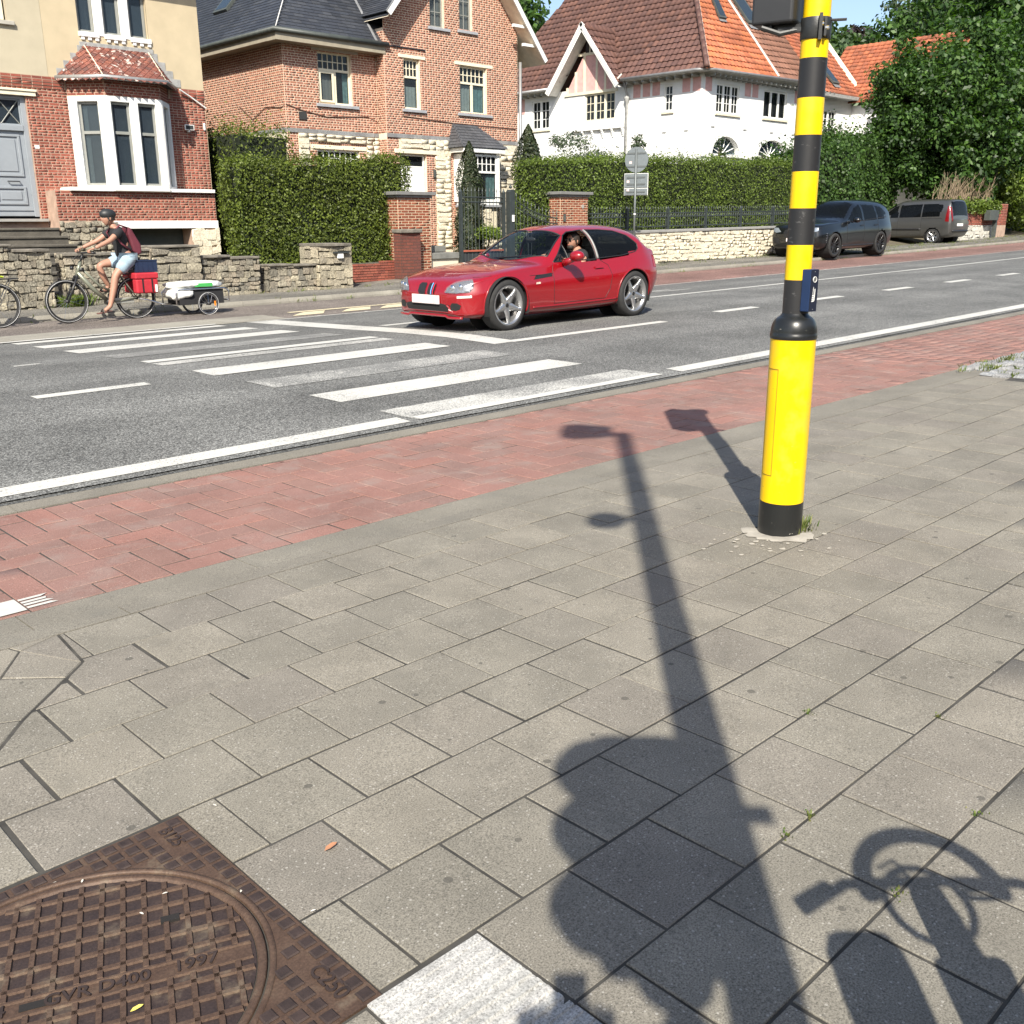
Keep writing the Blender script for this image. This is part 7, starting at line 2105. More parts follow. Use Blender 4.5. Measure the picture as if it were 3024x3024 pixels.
M_redp = carpaint('red_car_paint', (.24, .0015, .006), .3)
XF, XRw, RW = .64, 3.10, .322
dwin = [(1.55, .815), (1.68, .905), (1.97, 1.145), (2.08, 1.185), (2.37, 1.208), (2.385, .825)]
qwin = [(2.44, .835), (2.425, 1.208), (2.70, 1.205), (2.96, 1.185), (3.15, 1.12), (3.27, 1.0), (3.25, .935), (3.18, .90), (2.9, .86)]
def ws_in(p):
 x, y, z = p; ay = abs(y)
 xb, xt = 1.33 + .20 * (ay / .66) ** 2, 1.87 + .07 * (ay / .5) ** 2
 if not (xb < x < xt): return False
 t = (x - xb) / (xt - xb)
 return ay < .655 - .155 * t and z > .80
def cls_red(p):
 x, y, z = p
 for xw in (XF, XRw):
  if math.hypot(x - xw, z - RW) < .356 and y > .5: return None
 if ws_in(p): return 'windscreen_hole'
 if y > .40 and (inpoly(dwin, x, z) or inpoly(qwin, x, z)): return 'side_hole'
 if 3.30 < x < 3.58 and abs(y) < .50 and z > .95: return 'rear_window'
 return 'body'
# snap grid points near the wheel arches onto the arch circle
Gr = sh.G
for xw in (XF, XRw):
 d = np.hypot(Gr[..., 0] - xw, Gr[..., 2] - RW)
 m_ = (np.abs(d - .356) < .011) & (Gr[..., 1] > .5)
 k = .356 / np.maximum(d, 1e-6)
 Gr[..., 0] = np.where(m_, xw + (Gr[..., 0] - xw) * k, Gr[..., 0]); Gr[..., 2] = np.where(m_, RW + (Gr[..., 2] - RW) * k, Gr[..., 2])
sh.build_bvh()
bd_ = sh.mesh('body', cls_red, {'body': M_redp, 'rear_window': M_tint}, red)
# lips of the wheel arches and the dark wells
for xw in (XF, XRw):
 for sd in (1, -1):
  pts = []
  for a in np.linspace(-.28, PI + .28, 40):
   x, z = xw + .356 * math.cos(a), RW + .356 * math.sin(a)
   h, n_ = sh.cast((x, 3 * sd, max(z, .2)), (0, -sd, 0))
   if h is not None: pts.append((h.x, h.y - sd * .004, z))
  mb = MB(); mb.tube(pts, .013, 6); mb.build('wheel_arch', M_redp, red, True)
  mb = MB(); mb.lathe([(.356, .42), (.356, .86)], 40, Matrix.Translation((xw, 0, RW)) @ Matrix.Rotation(rad(-90 * sd), 4, 'X'), a0=PI - .35 if sd > 0 else -.35, a1=2 * PI + .35 if sd > 0 else PI + .35)
  mb.lathe([(.001, .45), (.36, .45)], 30, Matrix.Translation((xw, 0, RW)) @ Matrix.Rotation(rad(-90 * sd), 4, 'X')); mb.build('wheel_well', M_well, red)
for xw, w_, yy in ((XF, .225, .735), (XRw, .245, .755)):
 for sd in (1, -1): wheel(red, xw, yy * sd, RW, w_, .238, M_alloy, 5, sd)
# glass
wsp = []
for y in np.linspace(-.655, .655, 15): wsp.append((1.33 + .20 * (abs(y) / .66) ** 2, y))
for y in np.linspace(.50, -.50, 13): wsp.append((1.87 + .07 * (abs(y) / .5) ** 2, y))
sh.patch('windscreen', 'top', wsp, M_carglass, red, .0, .05)
sh.seam('windscreen_seal', 'top', wsp, M_trim, red, .012, .002, .04, True)
for ax in ('side', 'left'):
 sh.patch('quarter_glass', ax, qwin, M_tint, red, -.002, .05); sh.seam('window_seal', ax, qwin, M_trim, red, .008, .001, .03, True)
 sh.seam('window_seal', ax, dwin, M_trim, red, .009, .001, .03, True)
sh.patch('vent_glass', 'side', [(1.57, .82), (1.68, .905), (1.835, 1.035), (1.845, .82)], M_carglass, red, -.002, .05)
sh.patch('door_glass', 'left', dwin, M_carglass, red, -.002, .05)
sh.seam('vent_bar', 'side', [(1.845, .815), (1.835, 1.04)], M_trim, red, .011, 0)
sh.seam('pillar_trim', 'side', [(2.41, .83), (2.405, 1.20)], plain('satin_pillar', (.22, .22, .21), .4), red, .018, -.004)
# cabin
cab = MB(); cab.box(1.23, -.72, .22, 3.4, .72, .26); cab.box(1.23, -.72, .26, 1.40, .72, .74); cab.box(1.4, .70, .25, 3.2, .74, .77); cab.box(1.4, -.74, .25, 3.2, -.70, .77); cab.box(2.65, -.70, .26, 3.4, .70, .78)
cab.build('cabin_lining', M_seat, red)
rl_ = MB()
for i in range(9):
 x0, x1 = 2.0 + i * .14, 2.0 + (i + 1) * .14
 z0 = float(sh.at('top', x0, 0)[0].z) - .03; z1 = float(sh.at('top', x1, 0)[0].z) - .03
 rl_.quad((x0, -.5, z0 - .03), (x1, -.5, z1 - .03), (x1, 0, z1), (x0, 0, z0)); rl_.quad((x0, .5, z0 - .03), (x1, .5, z1 - .03), (x1, 0, z1), (x0, 0, z0))
rl_.build('roof_lining', M_seat, red)
ds = MB(); ds.prism([(1.34, .66), (1.74, .68), (1.72, .79), (1.58, .82), (1.36, .80)], -.68, .68, 'y'); ds.build('dashboard', M_trim, red, bevel=.03)
for yy in (.36, -.36):
 st_ = MB(); st_.box(2.03, yy - .24, .28, 2.50, yy + .24, .46); st_.prism([(2.44, .38), (2.60, .38), (2.74, .94), (2.66, .98), (2.58, .94)], yy - .23, yy + .23, 'y'); st_.prism([(2.64, .96), (2.74, .96), (2.75, 1.12), (2.67, 1.12)], yy - .13, yy + .13, 'y')
 st_.build('seat', M_seat, red, bevel=.035, seg=3)
swm = Matrix.Translation((1.90, .36, .80)) @ Matrix.Rotation(rad(-68), 4, 'Y')
sw = MB(); sw.tube([swm @ Vector((.17 * math.cos(a), .17 * math.sin(a), 0)) for a in np.linspace(0, 2*PI, 25)[:-1]], .015, 8, closed=True); sw.ball(swm @ Vector((0, 0, -.01)), .055, 10, 6); sw.tube([swm @ Vector((0, -.16, 0)), swm @ Vector((0, .16, 0))], .014, 6); sw.build('steering_wheel', M_trim, red, True)
rv = MB(); rv.ball((1.86, .02, 1.09), (.02, .10, .035), 12, 8); rv.tube([(1.86, .02, 1.11), (1.90, .02, 1.18)], .008, 5); rv.build('rear_view_mirror', M_trim, red, True)
# lines and details
for ax in ('side', 'left'):
 sh.seam('door_seam', ax, [(1.53, .795), (1.50, .70), (1.49, .5), (1.50, .29), (2.50, .30), (2.58, .42), (2.62, .60), (2.58, .74), (2.44, .815)], M_trim, red, .0035, 0, .03)
 sh.seam('sill_crease', ax, [(1.10, .265), (1.48, .262), (2.18, .27), (2.74, .285)], M_redp, red, .012, .001, .05)
 sh.seam('bonnet_seam', ax, [(1.06, .665), (1.50, .675)], M_trim, red, .0035, 0, .03)
 sh.patch('gill_vent', ax, [(1.12, .615), (1.17, .662), (1.47, .685), (1.475, .640)], M_trim, red, .003, .02)
 for i in range(3): sh.seam('gill_slat', ax, [(1.18 + i * .08, .628 + i * .004), (1.21 + i * .08, .667 + i * .006)], M_chrome, red, .008, .008, .01)
 sh.seam('gill_bar', ax, [(1.14, .622), (1.47, .663)], M_chrome, red, .006, .008, .04)
 sh.patch('side_lamp', ax, [(1.14, .555), (1.23, .560), (1.225, .582), (1.15, .578)], plain('amber_lamp', (.55, .42, .34), .2), red, .006, .02)
 sh.patch('door_handle', ax, [(2.31, .70), (2.48, .705), (2.47, .73), (2.32, .73)], M_redp, red, .016, .02); sh.seam('handle_gap', ax, [(2.31, .693), (2.48, .698)], M_trim, red, .006, .004)
 sh.patch('tail_lamp', ax, [(3.55, .68), (3.68, .66), (3.70, .78), (3.60, .85)], plain('red_lamp', (.35, .01, .01), .15), red, .004, .03)
sh.seam('bonnet_line', 'top', [(.45, .745), (.34, .68), (.28, .58)], M_trim, red, .003, 0, .03)
for sg_ in (1, -1):
 ol = [(sg_ * a, b) for a, b in ((.36, .495), (.39, .555), (.47, .608), (.56, .635), (.65, .645), (.69, .615), (.70, .56), (.68, .505), (.54, .492))]
 if sg_ < 0: ol = ol[::-1]
 lm = sh.patch('headlamp_bowl', 'front', ol, plain('lamp_bowl', (.30, .31, .33), .25, .7), red, .003, .02)
 for (a, b, r_) in ((.47, .548, .046), (.58, .565, .040)):
  h, n_ = sh.at('front', sg_ * a, b)
  q = MB(); q.ball(h + Vector((-.004, 0, 0)), (.02, r_, r_), 14, 10); q.build('lamp_lens', M_chrome, lm, True)
 sh.patch('headlamp_cover', 'front', ol, M_lamp, red, .022, .02)
 sh.seam('headlamp_seal', 'front', ol, M_trim, red, .004, .003, .02, True)
 k_ = [(sg_ * a, b) for a, b in ((.022, .470), (.022, .585), (.045, .602), (.14, .600), (.168, .575), (.165, .50), (.14, .462), (.05, .458))]
 if sg_ < 0: k_ = k_[::-1]
 gr = sh.patch('kidney_grille', 'front', k_, M_trim, red, .006, .02); sh.seam('grille_rim', 'front', k_, M_redp, red, .008, .006, .02, True)
 for i in range(6):
  sl_ = sh.seam('grille_slat', 'front', [(sg_ * (.04 + i * .021), .475), (sg_ * (.04 + i * .021), .592)], M_well, gr, .0035, .012)
 du = [(sg_ * a, b) for a, b in ((.45, .285), (.44, .335), (.47, .372), (.55, .372), (.60, .345), (.58, .295), (.52, .28))]
 if sg_ < 0: du = du[::-1]
 sh.patch('brake_duct', 'front', du, M_well, red, .003, .02)
 ind = [(sg_ * a, b) for a, b in ((.55, .430), (.705, .440), (.705, .466), (.55, .460))]
 if sg_ < 0: ind = ind[::-1]
 sh.patch('indicator', 'front', ind, plain('clear_lamp', (.60, .52, .46), .2), red, .006, .02)
for i, c_ in enumerate(((.20, .42, .75), (.02, .03, .10), (.62, .03, .04))):
 sh.patch('grille_stripe', 'front', [(.095 + i * .018, .468), (.109 + i * .018, .468), (.109 + i * .018, .597), (.095 + i * .018, .597)], plain('stripe', c_, .35), gr if i < 0 else red, .016, .03)
sh.patch('lower_intake', 'front', [(-.40, .265), (.40, .265), (.43, .345), (.25, .365), (-.25, .365), (-.43, .345)], M_well, red, .003, .03)
q = MB(); q.box(-.025, -.27, .35, -.010, .27, .46); pn = q.build('number_plate', plain('plate_white', (.62, .55, .54), .4), red, bevel=.004)
lipm = MB(); pts = []
for y in np.linspace(-.62, .62, 29):
 h, n_ = sh.at('front', y, .245); pts.append(h + Vector((-.012, 0, -.035 - .02 * (abs(y) > .38))))
lipm.tube(pts, .017, 8); lipm.build('front_lip', M_redp, red, True)
h, n_ = sh.at('top', .12, 0)
rb_ = MB(); RM = Matrix.Translation(h + Vector((0, 0, .004))) @ Matrix.Rotation(rad(-25), 4, 'Y'); rb_.lathe([(.001, .006), (.040, .006), (.043, .0)], 24, RM); ro = rb_.build('bonnet_badge', M_trim, red)
for i in range(4):
 q = MB(); q.lathe([(.001, .0075), (.026, .0075)], 6, RM, a0=i * PI / 2, a1=(i + 1) * PI / 2); q.build('badge_quarter', plain('badge_blue', (.05, .2, .6), .3) if i % 2 else M_wpaint, ro)
for sd in (1, -1):
 q = MB(); q.ball((1.76 if sd > 0 else 1.83, .98 * sd if sd > 0 else -.90, .89 if sd > 0 else .86), (.085, .11, .07) if sd > 0 else (.07, .09, .055), 18, 12); q.tube([(1.72, .78 * sd, .80), (1.76, .92 * sd, .85)], [.05, .035], 10); mo = q.build('door_mirror', M_redp, red, True)
 q = MB(); q.ball((1.80 if sd > 0 else 1.86, .98 * sd if sd > 0 else -.90, .89 if sd > 0 else .86), (.055, .095, .055) if sd > 0 else (.05, .07, .04), 14, 10); q.build('mirror_glass', M_trim, mo, True)
wi = MB(); wi.tube([(1.36, -.1, .865), (1.46, .4, .90), (1.50, .5, .885)], .008, 5); wi.build('wiper', M_trim, red)
sk_ = MB(); sk_.box(.4, -.62, .155, 3.4, .62, .20); sk_.build('underbody', M_well, red)
SCAR = 1.04
red.location = (7.615 - XF * SCAR, 8.15, 0)
red.rotation_euler = (0, -math.atan(.0095), 0)
red.scale = (SCAR, -SCAR, SCAR)
red.location.z = H(7.6, 7.5) - .014

# ---------------------------------------------------------------- black SUV parked on the far verge
L2 = 4.93
T2 = {'zb': [(0,.42),(.05,.32),(.25,.25),(1,.22),(3.9,.22),(4.6,.28),(4.93,.45)],
      'Wb': [(0,.5),(.2,.72),(1,.80),(4,.80),(4.7,.7),(4.93,.5)], 'Wl': [(0,.62),(.08,.80),(.3,.90),(1,.955),(2.4,.93),(3.9,.965),(4.6,.90),(4.93,.70)],
      'hl': [(0,.05),(.3,.10),(4.93,.08)], 'W': [(0,.68),(.06,.83),(.25,.92),(.9,.985),(1.8,.965),(3,.97),(3.9,1.0),(4.6,.94),(4.93,.76)],
      'zw': [(0,.6),(1,.72),(4,.78),(4.93,.72)], 'Ws': [(0,.64),(.06,.78),(.25,.86),(.9,.91),(1.8,.89),(3,.90),(3.9,.91),(4.6,.85),(4.93,.70)],
      'zs': [(0,.72),(.1,.88),(.4,.97),(1,1.02),(1.8,1.06),(3,1.10),(4.2,1.14),(4.75,1.10),(4.93,.92)],
      'zt': [(0,.76),(.06,.93),(.2,1.02),(.7,1.09),(1.25,1.14),(1.5,1.22),(2.15,1.64),(2.5,1.745),(3.2,1.775),(3.9,1.755),(4.42,1.70),(4.62,1.60),(4.80,1.26),(4.93,.98)],
      'n': [(0,3),(1.2,3),(2.3,4.0),(4.5,4.0),(4.93,3)], 'tum': [(0,0),(1.3,.03),(2.3,.20),(4.4,.18),(4.93,.05)]}
M_blkp = carpaint('black_car_paint', (.003, .0035, .004), .3); M_blkp.node_tree.nodes['Principled BSDF'].inputs['Coat Weight'].default_value = .8
s2 = Shell(T2, L2, 150, 20, 30)
suv = thing('black_suv', 'glossy black four-door off-roader parked on the far verge', 'car', (0, 0, 0), local=True)
sw1 = [(1.72, 1.10), (2.30, 1.50), (2.62, 1.60), (2.72, 1.61), (2.72, 1.12)]; sw2 = [(2.78, 1.12), (2.78, 1.61), (3.55, 1.585), (3.62, 1.15)]; sw3 = [(3.68, 1.16), (3.62, 1.575), (3.98, 1.53), (4.32, 1.33), (4.25, 1.22)]
def cls_gen(arches, wins, wsf, rwf, R_a, ymin=.55):
 def f(p):
  x, y, z = p
  for xw, zr in arches:
   if math.hypot(x - xw, z - zr) < R_a and y > ymin: return None
  if wsf(p): return 'windscreen'
  if rwf(p): return 'rear_window'
  if y > .45:
   for w_ in wins:
    if inpoly(w_, x, z): return 'side_window'
  return 'body'
 return f
def suv_ws(p): x, y, z = p; xb = 1.42 + .18 * (abs(y) / .8) ** 2; xt = 2.28 + .08 * (abs(y) / .6) ** 2; return xb < x < xt and abs(y) < .80 - .17 * (x - xb) / (xt - xb) and z > 1.13
def suv_rw(p): x, y, z = p; return 4.5 < x < 4.78 and abs(y) < .62 and z > 1.2
AX2 = ((.88, .375), (3.855, .375))
s2.mesh('body', cls_gen(AX2, (sw1, sw2, sw3), suv_ws, suv_rw, .42), {'body': M_blkp, 'windscreen': M_tint, 'rear_window': M_tint, 'side_window': M_tint}, suv)
for xw, zr in AX2:
 for sd in (1, -1):
  wheel(suv, xw, .86 * sd, .375, .26, .275, M_darkal, 10, sd)
  mb = MB(); mb.lathe([(.42, .5), (.42, .99)], 30, Matrix.Translation((xw, 0, zr)) @ Matrix.Rotation(rad(-90 * sd), 4, 'X')); mb.lathe([(.001, .55), (.42, .55)], 24, Matrix.Translation((xw, 0, zr)) @ Matrix.Rotation(rad(-90 * sd), 4, 'X')); mb.build('wheel_well', M_well, suv)
for ax in ('side', 'left'):
 for nm_, pl2 in (('door_seam', [(1.70, 1.07), (1.62, .8), (1.66, .42), (2.72, .42), (2.75, 1.1)]), ('door_seam', [(2.75, .42), (3.45, .42), (3.62, .75), (3.66, 1.12)])): s2.seam(nm_, ax, pl2, M_well, suv, .005, 0, .06)
 for x in (2.5, 3.38): s2.patch('door_handle', ax, [(x, .93), (x + .22, .94), (x + .22, .97), (x, .965)], M_trim, suv, .02, .05)
 s2.seam('sill_trim', ax, [(1.35, .34), (3.4, .34)], M_trim, suv, .03, 0, .1)
 s2.seam('window_trim', ax, [(1.70, 1.085), (2.75, 1.105), (4.3, 1.21)], M_trim, suv, .012, 0, .1)
 for i in range(6): s2.seam('side_gill', ax, [(.40, .47 + i * .055), (.47, .47 + i * .055)], M_chrome, suv, .008, .004, .03)
 s2.seam('roof_rail', ax, [(2.4, 1.645), (3.2, 1.67), (4.2, 1.58)], M_trim, suv, .02, .02, .1)
for sg_ in (1, -1):
 o_ = lambda P_: [(sg_ * a, b) for a, b in P_][::sg_]
 s2.patch('kidney_grille', 'front', o_([(.03, .62), (.36, .64), (.39, .78), (.33, .87), (.05, .88)]), M_trim, suv, .008, .04)
 for i in range(7): s2.seam('grille_slat', 'front', [(sg_ * (.07 + i * .045), .64), (sg_ * (.07 + i * .045), .86)], M_chrome if i == 3 else M_well, suv, .006, .012)
 s2.patch('headlamp', 'front', o_([(.48, .80), (.62, .92), (.80, .93), (.82, .83), (.66, .77)]), plain('suv_lamp', (.30, .34, .38), .1, .5), suv, .008, .03)
 s2.patch('side_intake', 'front', o_([(.50, .42), (.55, .62), (.76, .64), (.76, .45)]), M_well, suv, .004, .04)
 q = MB(); q.ball((1.93, 1.10 * sg_, 1.13), (.10, .13, .085), 14, 10); q.tube([(1.9, .92 * sg_, 1.07), (1.93, 1.04 * sg_, 1.09)], .03, 8); q.build('door_mirror', M_blkp, suv, True)
q = MB(); q.box(-.03, -.26, .50, -.01, .26, .61); q.build('number_plate', plain('suv_plate', (.70, .62, .62), .4), suv, bevel=.005)
q = MB(); q.box(1.5, -.8, .3, 4.4, .8, .34); q.box(2.5, -.7, .3, 2.7, .7, 1.3); q.build('cabin_lining', M_seat, suv)
suv.scale = (1.02, -1.02, 1.03)
suv.location = (28.55, 15.62, H(30.5, 15.2) - .015)
suv.rotation_euler = (0, -math.atan(.0135), rad(-1.0))

# ---------------------------------------------------------------- grey van parked beyond, tail to the road
L3 = 4.39
T3 = {'zb': [(0,.4),(.05,.30),(.3,.22),(4,.24),(4.3,.30),(4.39,.42)], 'Wb': [(0,.45),(.2,.68),(4.1,.72),(4.39,.64)], 'Wl': [(0,.55),(.1,.75),(.4,.85),(4,.86),(4.3,.84),(4.39,.78)],
      'hl': [(0,.05),(4.39,.1)], 'W': [(0,.58),(.1,.78),(.4,.88),(4,.91),(4.3,.885),(4.39,.82)], 'zw': [(0,.55),(1,.7),(4.39,.75)],
      'Ws': [(0,.55),(.1,.72),(.4,.82),(1.5,.86),(4,.875),(4.3,.86),(4.39,.80)], 'zs': [(0,.70),(.1,.86),(.5,.98),(1.3,1.06),(3,1.10),(4.2,1.12),(4.39,1.0)],
      'zt': [(0,.74),(.08,.92),(.5,1.08),(.95,1.18),(1.2,1.32),(1.75,1.70),(2.1,1.80),(3,1.845),(4.1,1.83),(4.22,1.79),(4.31,1.5),(4.39,1.08)],
      'n': [(0,2.8),(.9,2.8),(1.8,3.8),(4.2,4.2),(4.39,3.5)], 'tum': [(0,0),(1,.03),(1.8,.14),(4.39,.12)]}
s3 = Shell(T3, L3, 130, 18, 28)
van = thing('grey_van', 'metallic grey passenger van with tall roof parked behind the off-roader', 'van', (0, 0, 0), local=True)
M_gryp = carpaint('grey_car_paint', (.08, .08, .077), .35)
M_gryp.node_tree.nodes['Principled BSDF'].inputs['Metallic'].default_value = .5
vw = ([(1.28, 1.13), (1.75, 1.52), (1.95, 1.58), (2.0, 1.14)], [(2.06, 1.14), (2.04, 1.60), (3.02, 1.63), (3.02, 1.15)], [(3.10, 1.16), (3.10, 1.63), (3.92, 1.62), (3.98, 1.50), (3.88, 1.20)])
def van_ws(p): x, y, z = p; return 1.14 + .15 * (abs(y) / .8) ** 2 < x < 1.80 and abs(y) < .76 - .1 * (x - 1.14) and z > 1.2
def van_rw(p): x, y, z = p; return x > 4.2 and abs(y) < .66 and 1.16 < z < 1.72
AX3 = ((.88, .315), (3.63, .315))
s3.mesh('body', cls_gen(AX3, vw, van_ws, van_rw, .355), {'body': M_gryp, 'windscreen': M_tint, 'rear_window': M_tint, 'side_window': M_tint}, van)
for xw, zr in AX3:
 for sd in (1, -1):
  wheel(van, xw, .77 * sd, .315, .2, .215, M_alloy, 7, sd, .12)
  mb = MB(); mb.lathe([(.355, .45), (.355, .90)], 30, Matrix.Translation((xw, 0, zr)) @ Matrix.Rotation(rad(-90 * sd), 4, 'X')); mb.lathe([(.001, .5), (.355, .5)], 24, Matrix.Translation((xw, 0, zr)) @ Matrix.Rotation(rad(-90 * sd), 4, 'X')); mb.build('wheel_well', M_well, van)
for ax in ('side', 'left'):
 s3.seam('door_seam', ax, [(1.25, 1.1), (1.2, .7), (1.25, .38), (2.02, .36), (2.04, 1.62)], M_well, van, .005, 0, .06); s3.seam('door_seam', ax, [(2.04, .36), (3.1, .36), (3.08, 1.64)], M_well, van, .005, 0, .06)
 s3.seam('slide_rail', ax, [(3.1, 1.03), (4.0, 1.04)], M_well, van, .010, 0, .1); s3.seam('side_rub_strip', ax, [(1.3, .60), (3.1, .60)], M_trim, van, .03, -.01, .1)
 s3.patch('tail_lamp', ax, [(4.14, .92), (4.30, .90), (4.27, 1.50), (4.17, 1.55)], plain('van_tail_red', (.16, .005, .007), .2), van, .008, .05)
for sg_ in (1, -1):
 s3.patch('tail_lamp', 'rear', [(sg_ * a, b) for a, b in ((.70, .92), (.80, .92), (.78, 1.5), (.71, 1.5))][::sg_], plain('van_tail_red2', (.16, .005, .007), .2), van, .01, .05)
 q = MB(); q.ball((1.45, 1.0 * sg_, 1.15), (.08, .11, .11), 12, 8); q.build('door_mirror', M_trim, van, True)
q = MB(); q.box(4.385, -.26, .72, 4.41, .26, .83); q.build('number_plate', M_wpaint, van, bevel=.004)
s3.seam('rear_bumper', 'rear', [(-.7, .52), (.7, .52)], M_trim, van, .05, -.02, .1); s3.seam('rear_wiper', 'rear', [(0, 1.2), (.3, 1.32)], M_trim, van, .012, .01)
q = MB(); q.box(1.2, -.75, .3, 4.2, .75, .34); q.box(2.3, -.6, .3, 2.5, .6, 1.3); q.box(3.2, -.6, .3, 3.4, .6, 1.3); q.build('cabin_lining', M_seat, van)
van.scale = (1.0, -1.0, 1.0)
VA = rad(-92)
van.rotation_euler = (0, 0, VA)
van.location = (43.08, 20.63, H(42, 16) - .0)
# ================================================================== PEOPLE AND BICYCLES
M_skin = plain('skin', (.36, .19, .13), .55, var=.06, scale=12)
M_hair = plain('dark_hair', (.025, .018, .014), .7)
M_tee = plain('black_tshirt', (.016, .016, .018), .85, bmp=.3, bscale=40, bdist=.004)
M_jean = plain('washed_denim', (.27, .36, .43), .85, var=.18, scale=14, bmp=.3, bscale=60, bdist=.003)
def skin(name, J, E, mat, parent, root=0, sub=2):
 """one continuous skinned surface over a skeleton; J: [(x,y,z,r[,r2])]"""
 me = bpy.data.meshes.new(name)
 me.from_pydata([j[:3] for j in J], E, [])
 o = bpy.data.objects.new(name, me); COL.objects.link(o)
 md = o.modifiers.new('skin', 'SKIN'); md.use_smooth_shade = True; md.branch_smoothing = .6
 if not me.skin_vertices:
  bpy.context.view_layer.objects.active = o; o.modifiers.remove(md); bpy.ops.object.modifier_add(type='SKIN'); md = o.modifiers[0]; md.use_smooth_shade = True
 for i, j in enumerate(J):
  sv = me.skin_vertices[0].data[i]; sv.radius = (j[3], j[4] if len(j) > 4 else j[3]); sv.use_root = (i == root)
 s_ = o.modifiers.new('sub', 'SUBSURF'); s_.levels = sub; s_.render_levels = sub
 dg = bpy.context.evaluated_depsgraph_get()
 m2 = bpy.data.meshes.new_from_object(o.evaluated_get(dg)); m2.name = name
 bpy.data.objects.remove(o)
 m2.materials.clear(); m2.materials.append(mat)
 m2.polygons.foreach_set('use_smooth', np.ones(len(m2.polygons), dtype=bool))
 return add(name, m2, parent)
def head(parent, c, yaw, mat_hair=None, helmet=None, pitch=0.0, glasses=False, beard=False):
 """head looking along local +x, turned by yaw; one shaped ball with nose, brow, jaw, ears"""
 M_ = Matrix.Translation(c) @ Matrix.Rotation(yaw, 4, 'Z') @ Matrix.Rotation(pitch, 4, 'Y')
 V = []; Fc = []; nu, nv = 28, 20
 for j in range(nv + 1):
  t = PI * j / nv
  for i in range(nu):
   a = 2 * PI * i / nu
   x, y, z = math.sin(t) * math.cos(a) * .098, math.sin(t) * math.sin(a) * .076, math.cos(t) * .118
   if z < -.02: k = (-z - .02) / .098; y *= 1 - .28 * k; x = x * (1 - .1 * k) + .018 * k
   fr = max(0, math.cos(a)) ** 8
   ny = math.exp(-(y / .014) ** 2)
   if x > .05:
    x += .026 * ny * math.exp(-((z + .012) / .020) ** 2) + .010 * ny * math.exp(-((z - .02) / .02) ** 2)
    x -= .010 * math.exp(-((abs(y) - .032) / .014) ** 2) * math.exp(-((z - .018) / .012) ** 2)
    x += .006 * math.exp(-(y / .025) ** 2) * math.exp(-((z + .058) / .010) ** 2) + .010 * math.exp(-(y / .02) ** 2) * math.exp(-((z + .098) / .014) ** 2)
   V.append(M_ @ Vector((x, y, z)))
 Fc = [(j*nu+i, (j+1)*nu+i, (j+1)*nu+(i+1)%nu, j*nu+(i+1)%nu) for j in range(nv) for i in range(nu)]
 h = add('head', mesh_from('head', V, Fc, M_skin, True), parent)
 q = MB()
 for sd in (1, -1): q.ball(M_ @ Vector((-.004, .076 * sd, -.008)), (.018, .012, .030), 8, 6)
 q.build('ear', M_skin, h, True)
 q = MB()
 for sd in (1, -1): q.ball(M_ @ Vector((.082, .031 * sd, .016)), .0115, 8, 6)
 q.build('eye', plain('eye_white', (.5, .48, .45), .3), h, True)
 q = MB()
 for sd in (1, -1): q.ball(M_ @ Vector((.0905, .031 * sd, .016)), .006, 8, 6)
 q.build('iris', M_hair, h, True)
 q = MB(); q.ball(M_ @ Vector((.094, 0, -.056)), (.006, .024, .006), 10, 6); q.build('mouth', plain('lip', (.36, .13, .11), .5), h, True)
 if glasses:
  q = MB()
  for sd in (1, -1): q.ball(M_ @ Vector((.098, .033 * sd, .015)), (.008, .030, .021), 12, 8); q.tube([M_ @ Vector((.09, .062 * sd, .02)), M_ @ Vector((.0, .08 * sd, .02))], .004, 5)
  q.build('sunglasses', M_trim, h, True)
 if mat_hair:
  V2 = []; F2 = []
  for j in range(15):
   t = PI * .60 * j / 14
   for i in range(nu):
    a = 2 * PI * i / nu
    fz = .42 if math.cos(a) > .35 else 1.0
    tt = t * (fz + (1 - fz) * max(0, 1 - (math.cos(a) - .35) / .65) * .8)
    V2.append(M_ @ Vector((math.sin(tt) * math.cos(a) * .106 - .004, math.sin(tt) * math.sin(a) * .085, math.cos(tt) * .128)))
  F2 = [(j*nu+i, (j+1)*nu+i, (j+1)*nu+(i+1)%nu, j*nu+(i+1)%nu) for j in range(14) for i in range(nu)]
  add('hair', mesh_from('hair', V2, F2, mat_hair, True), h)
 if beard:
  q = MB(); q.ball(M_ @ Vector((.052, 0, -.082)), (.048, .052, .040), 14, 8); q.build('beard', M_hair, h, True)
 if helmet:
  q = MB(); q.ball(M_ @ Vector((-.008, 0, .058)), (.132, .098, .088), 22, 12); ho = q.build('helmet', helmet, parent, True)
  q = MB()
  for sd in (1, -1): q.tube([M_ @ Vector((.01, .09 * sd, .04)), M_ @ Vector((.03, .078 * sd, -.05)), M_ @ Vector((.045, .02 * sd, -.118))], .004, 4)
  q.build('helmet_strap', M_trim, ho)
 return h
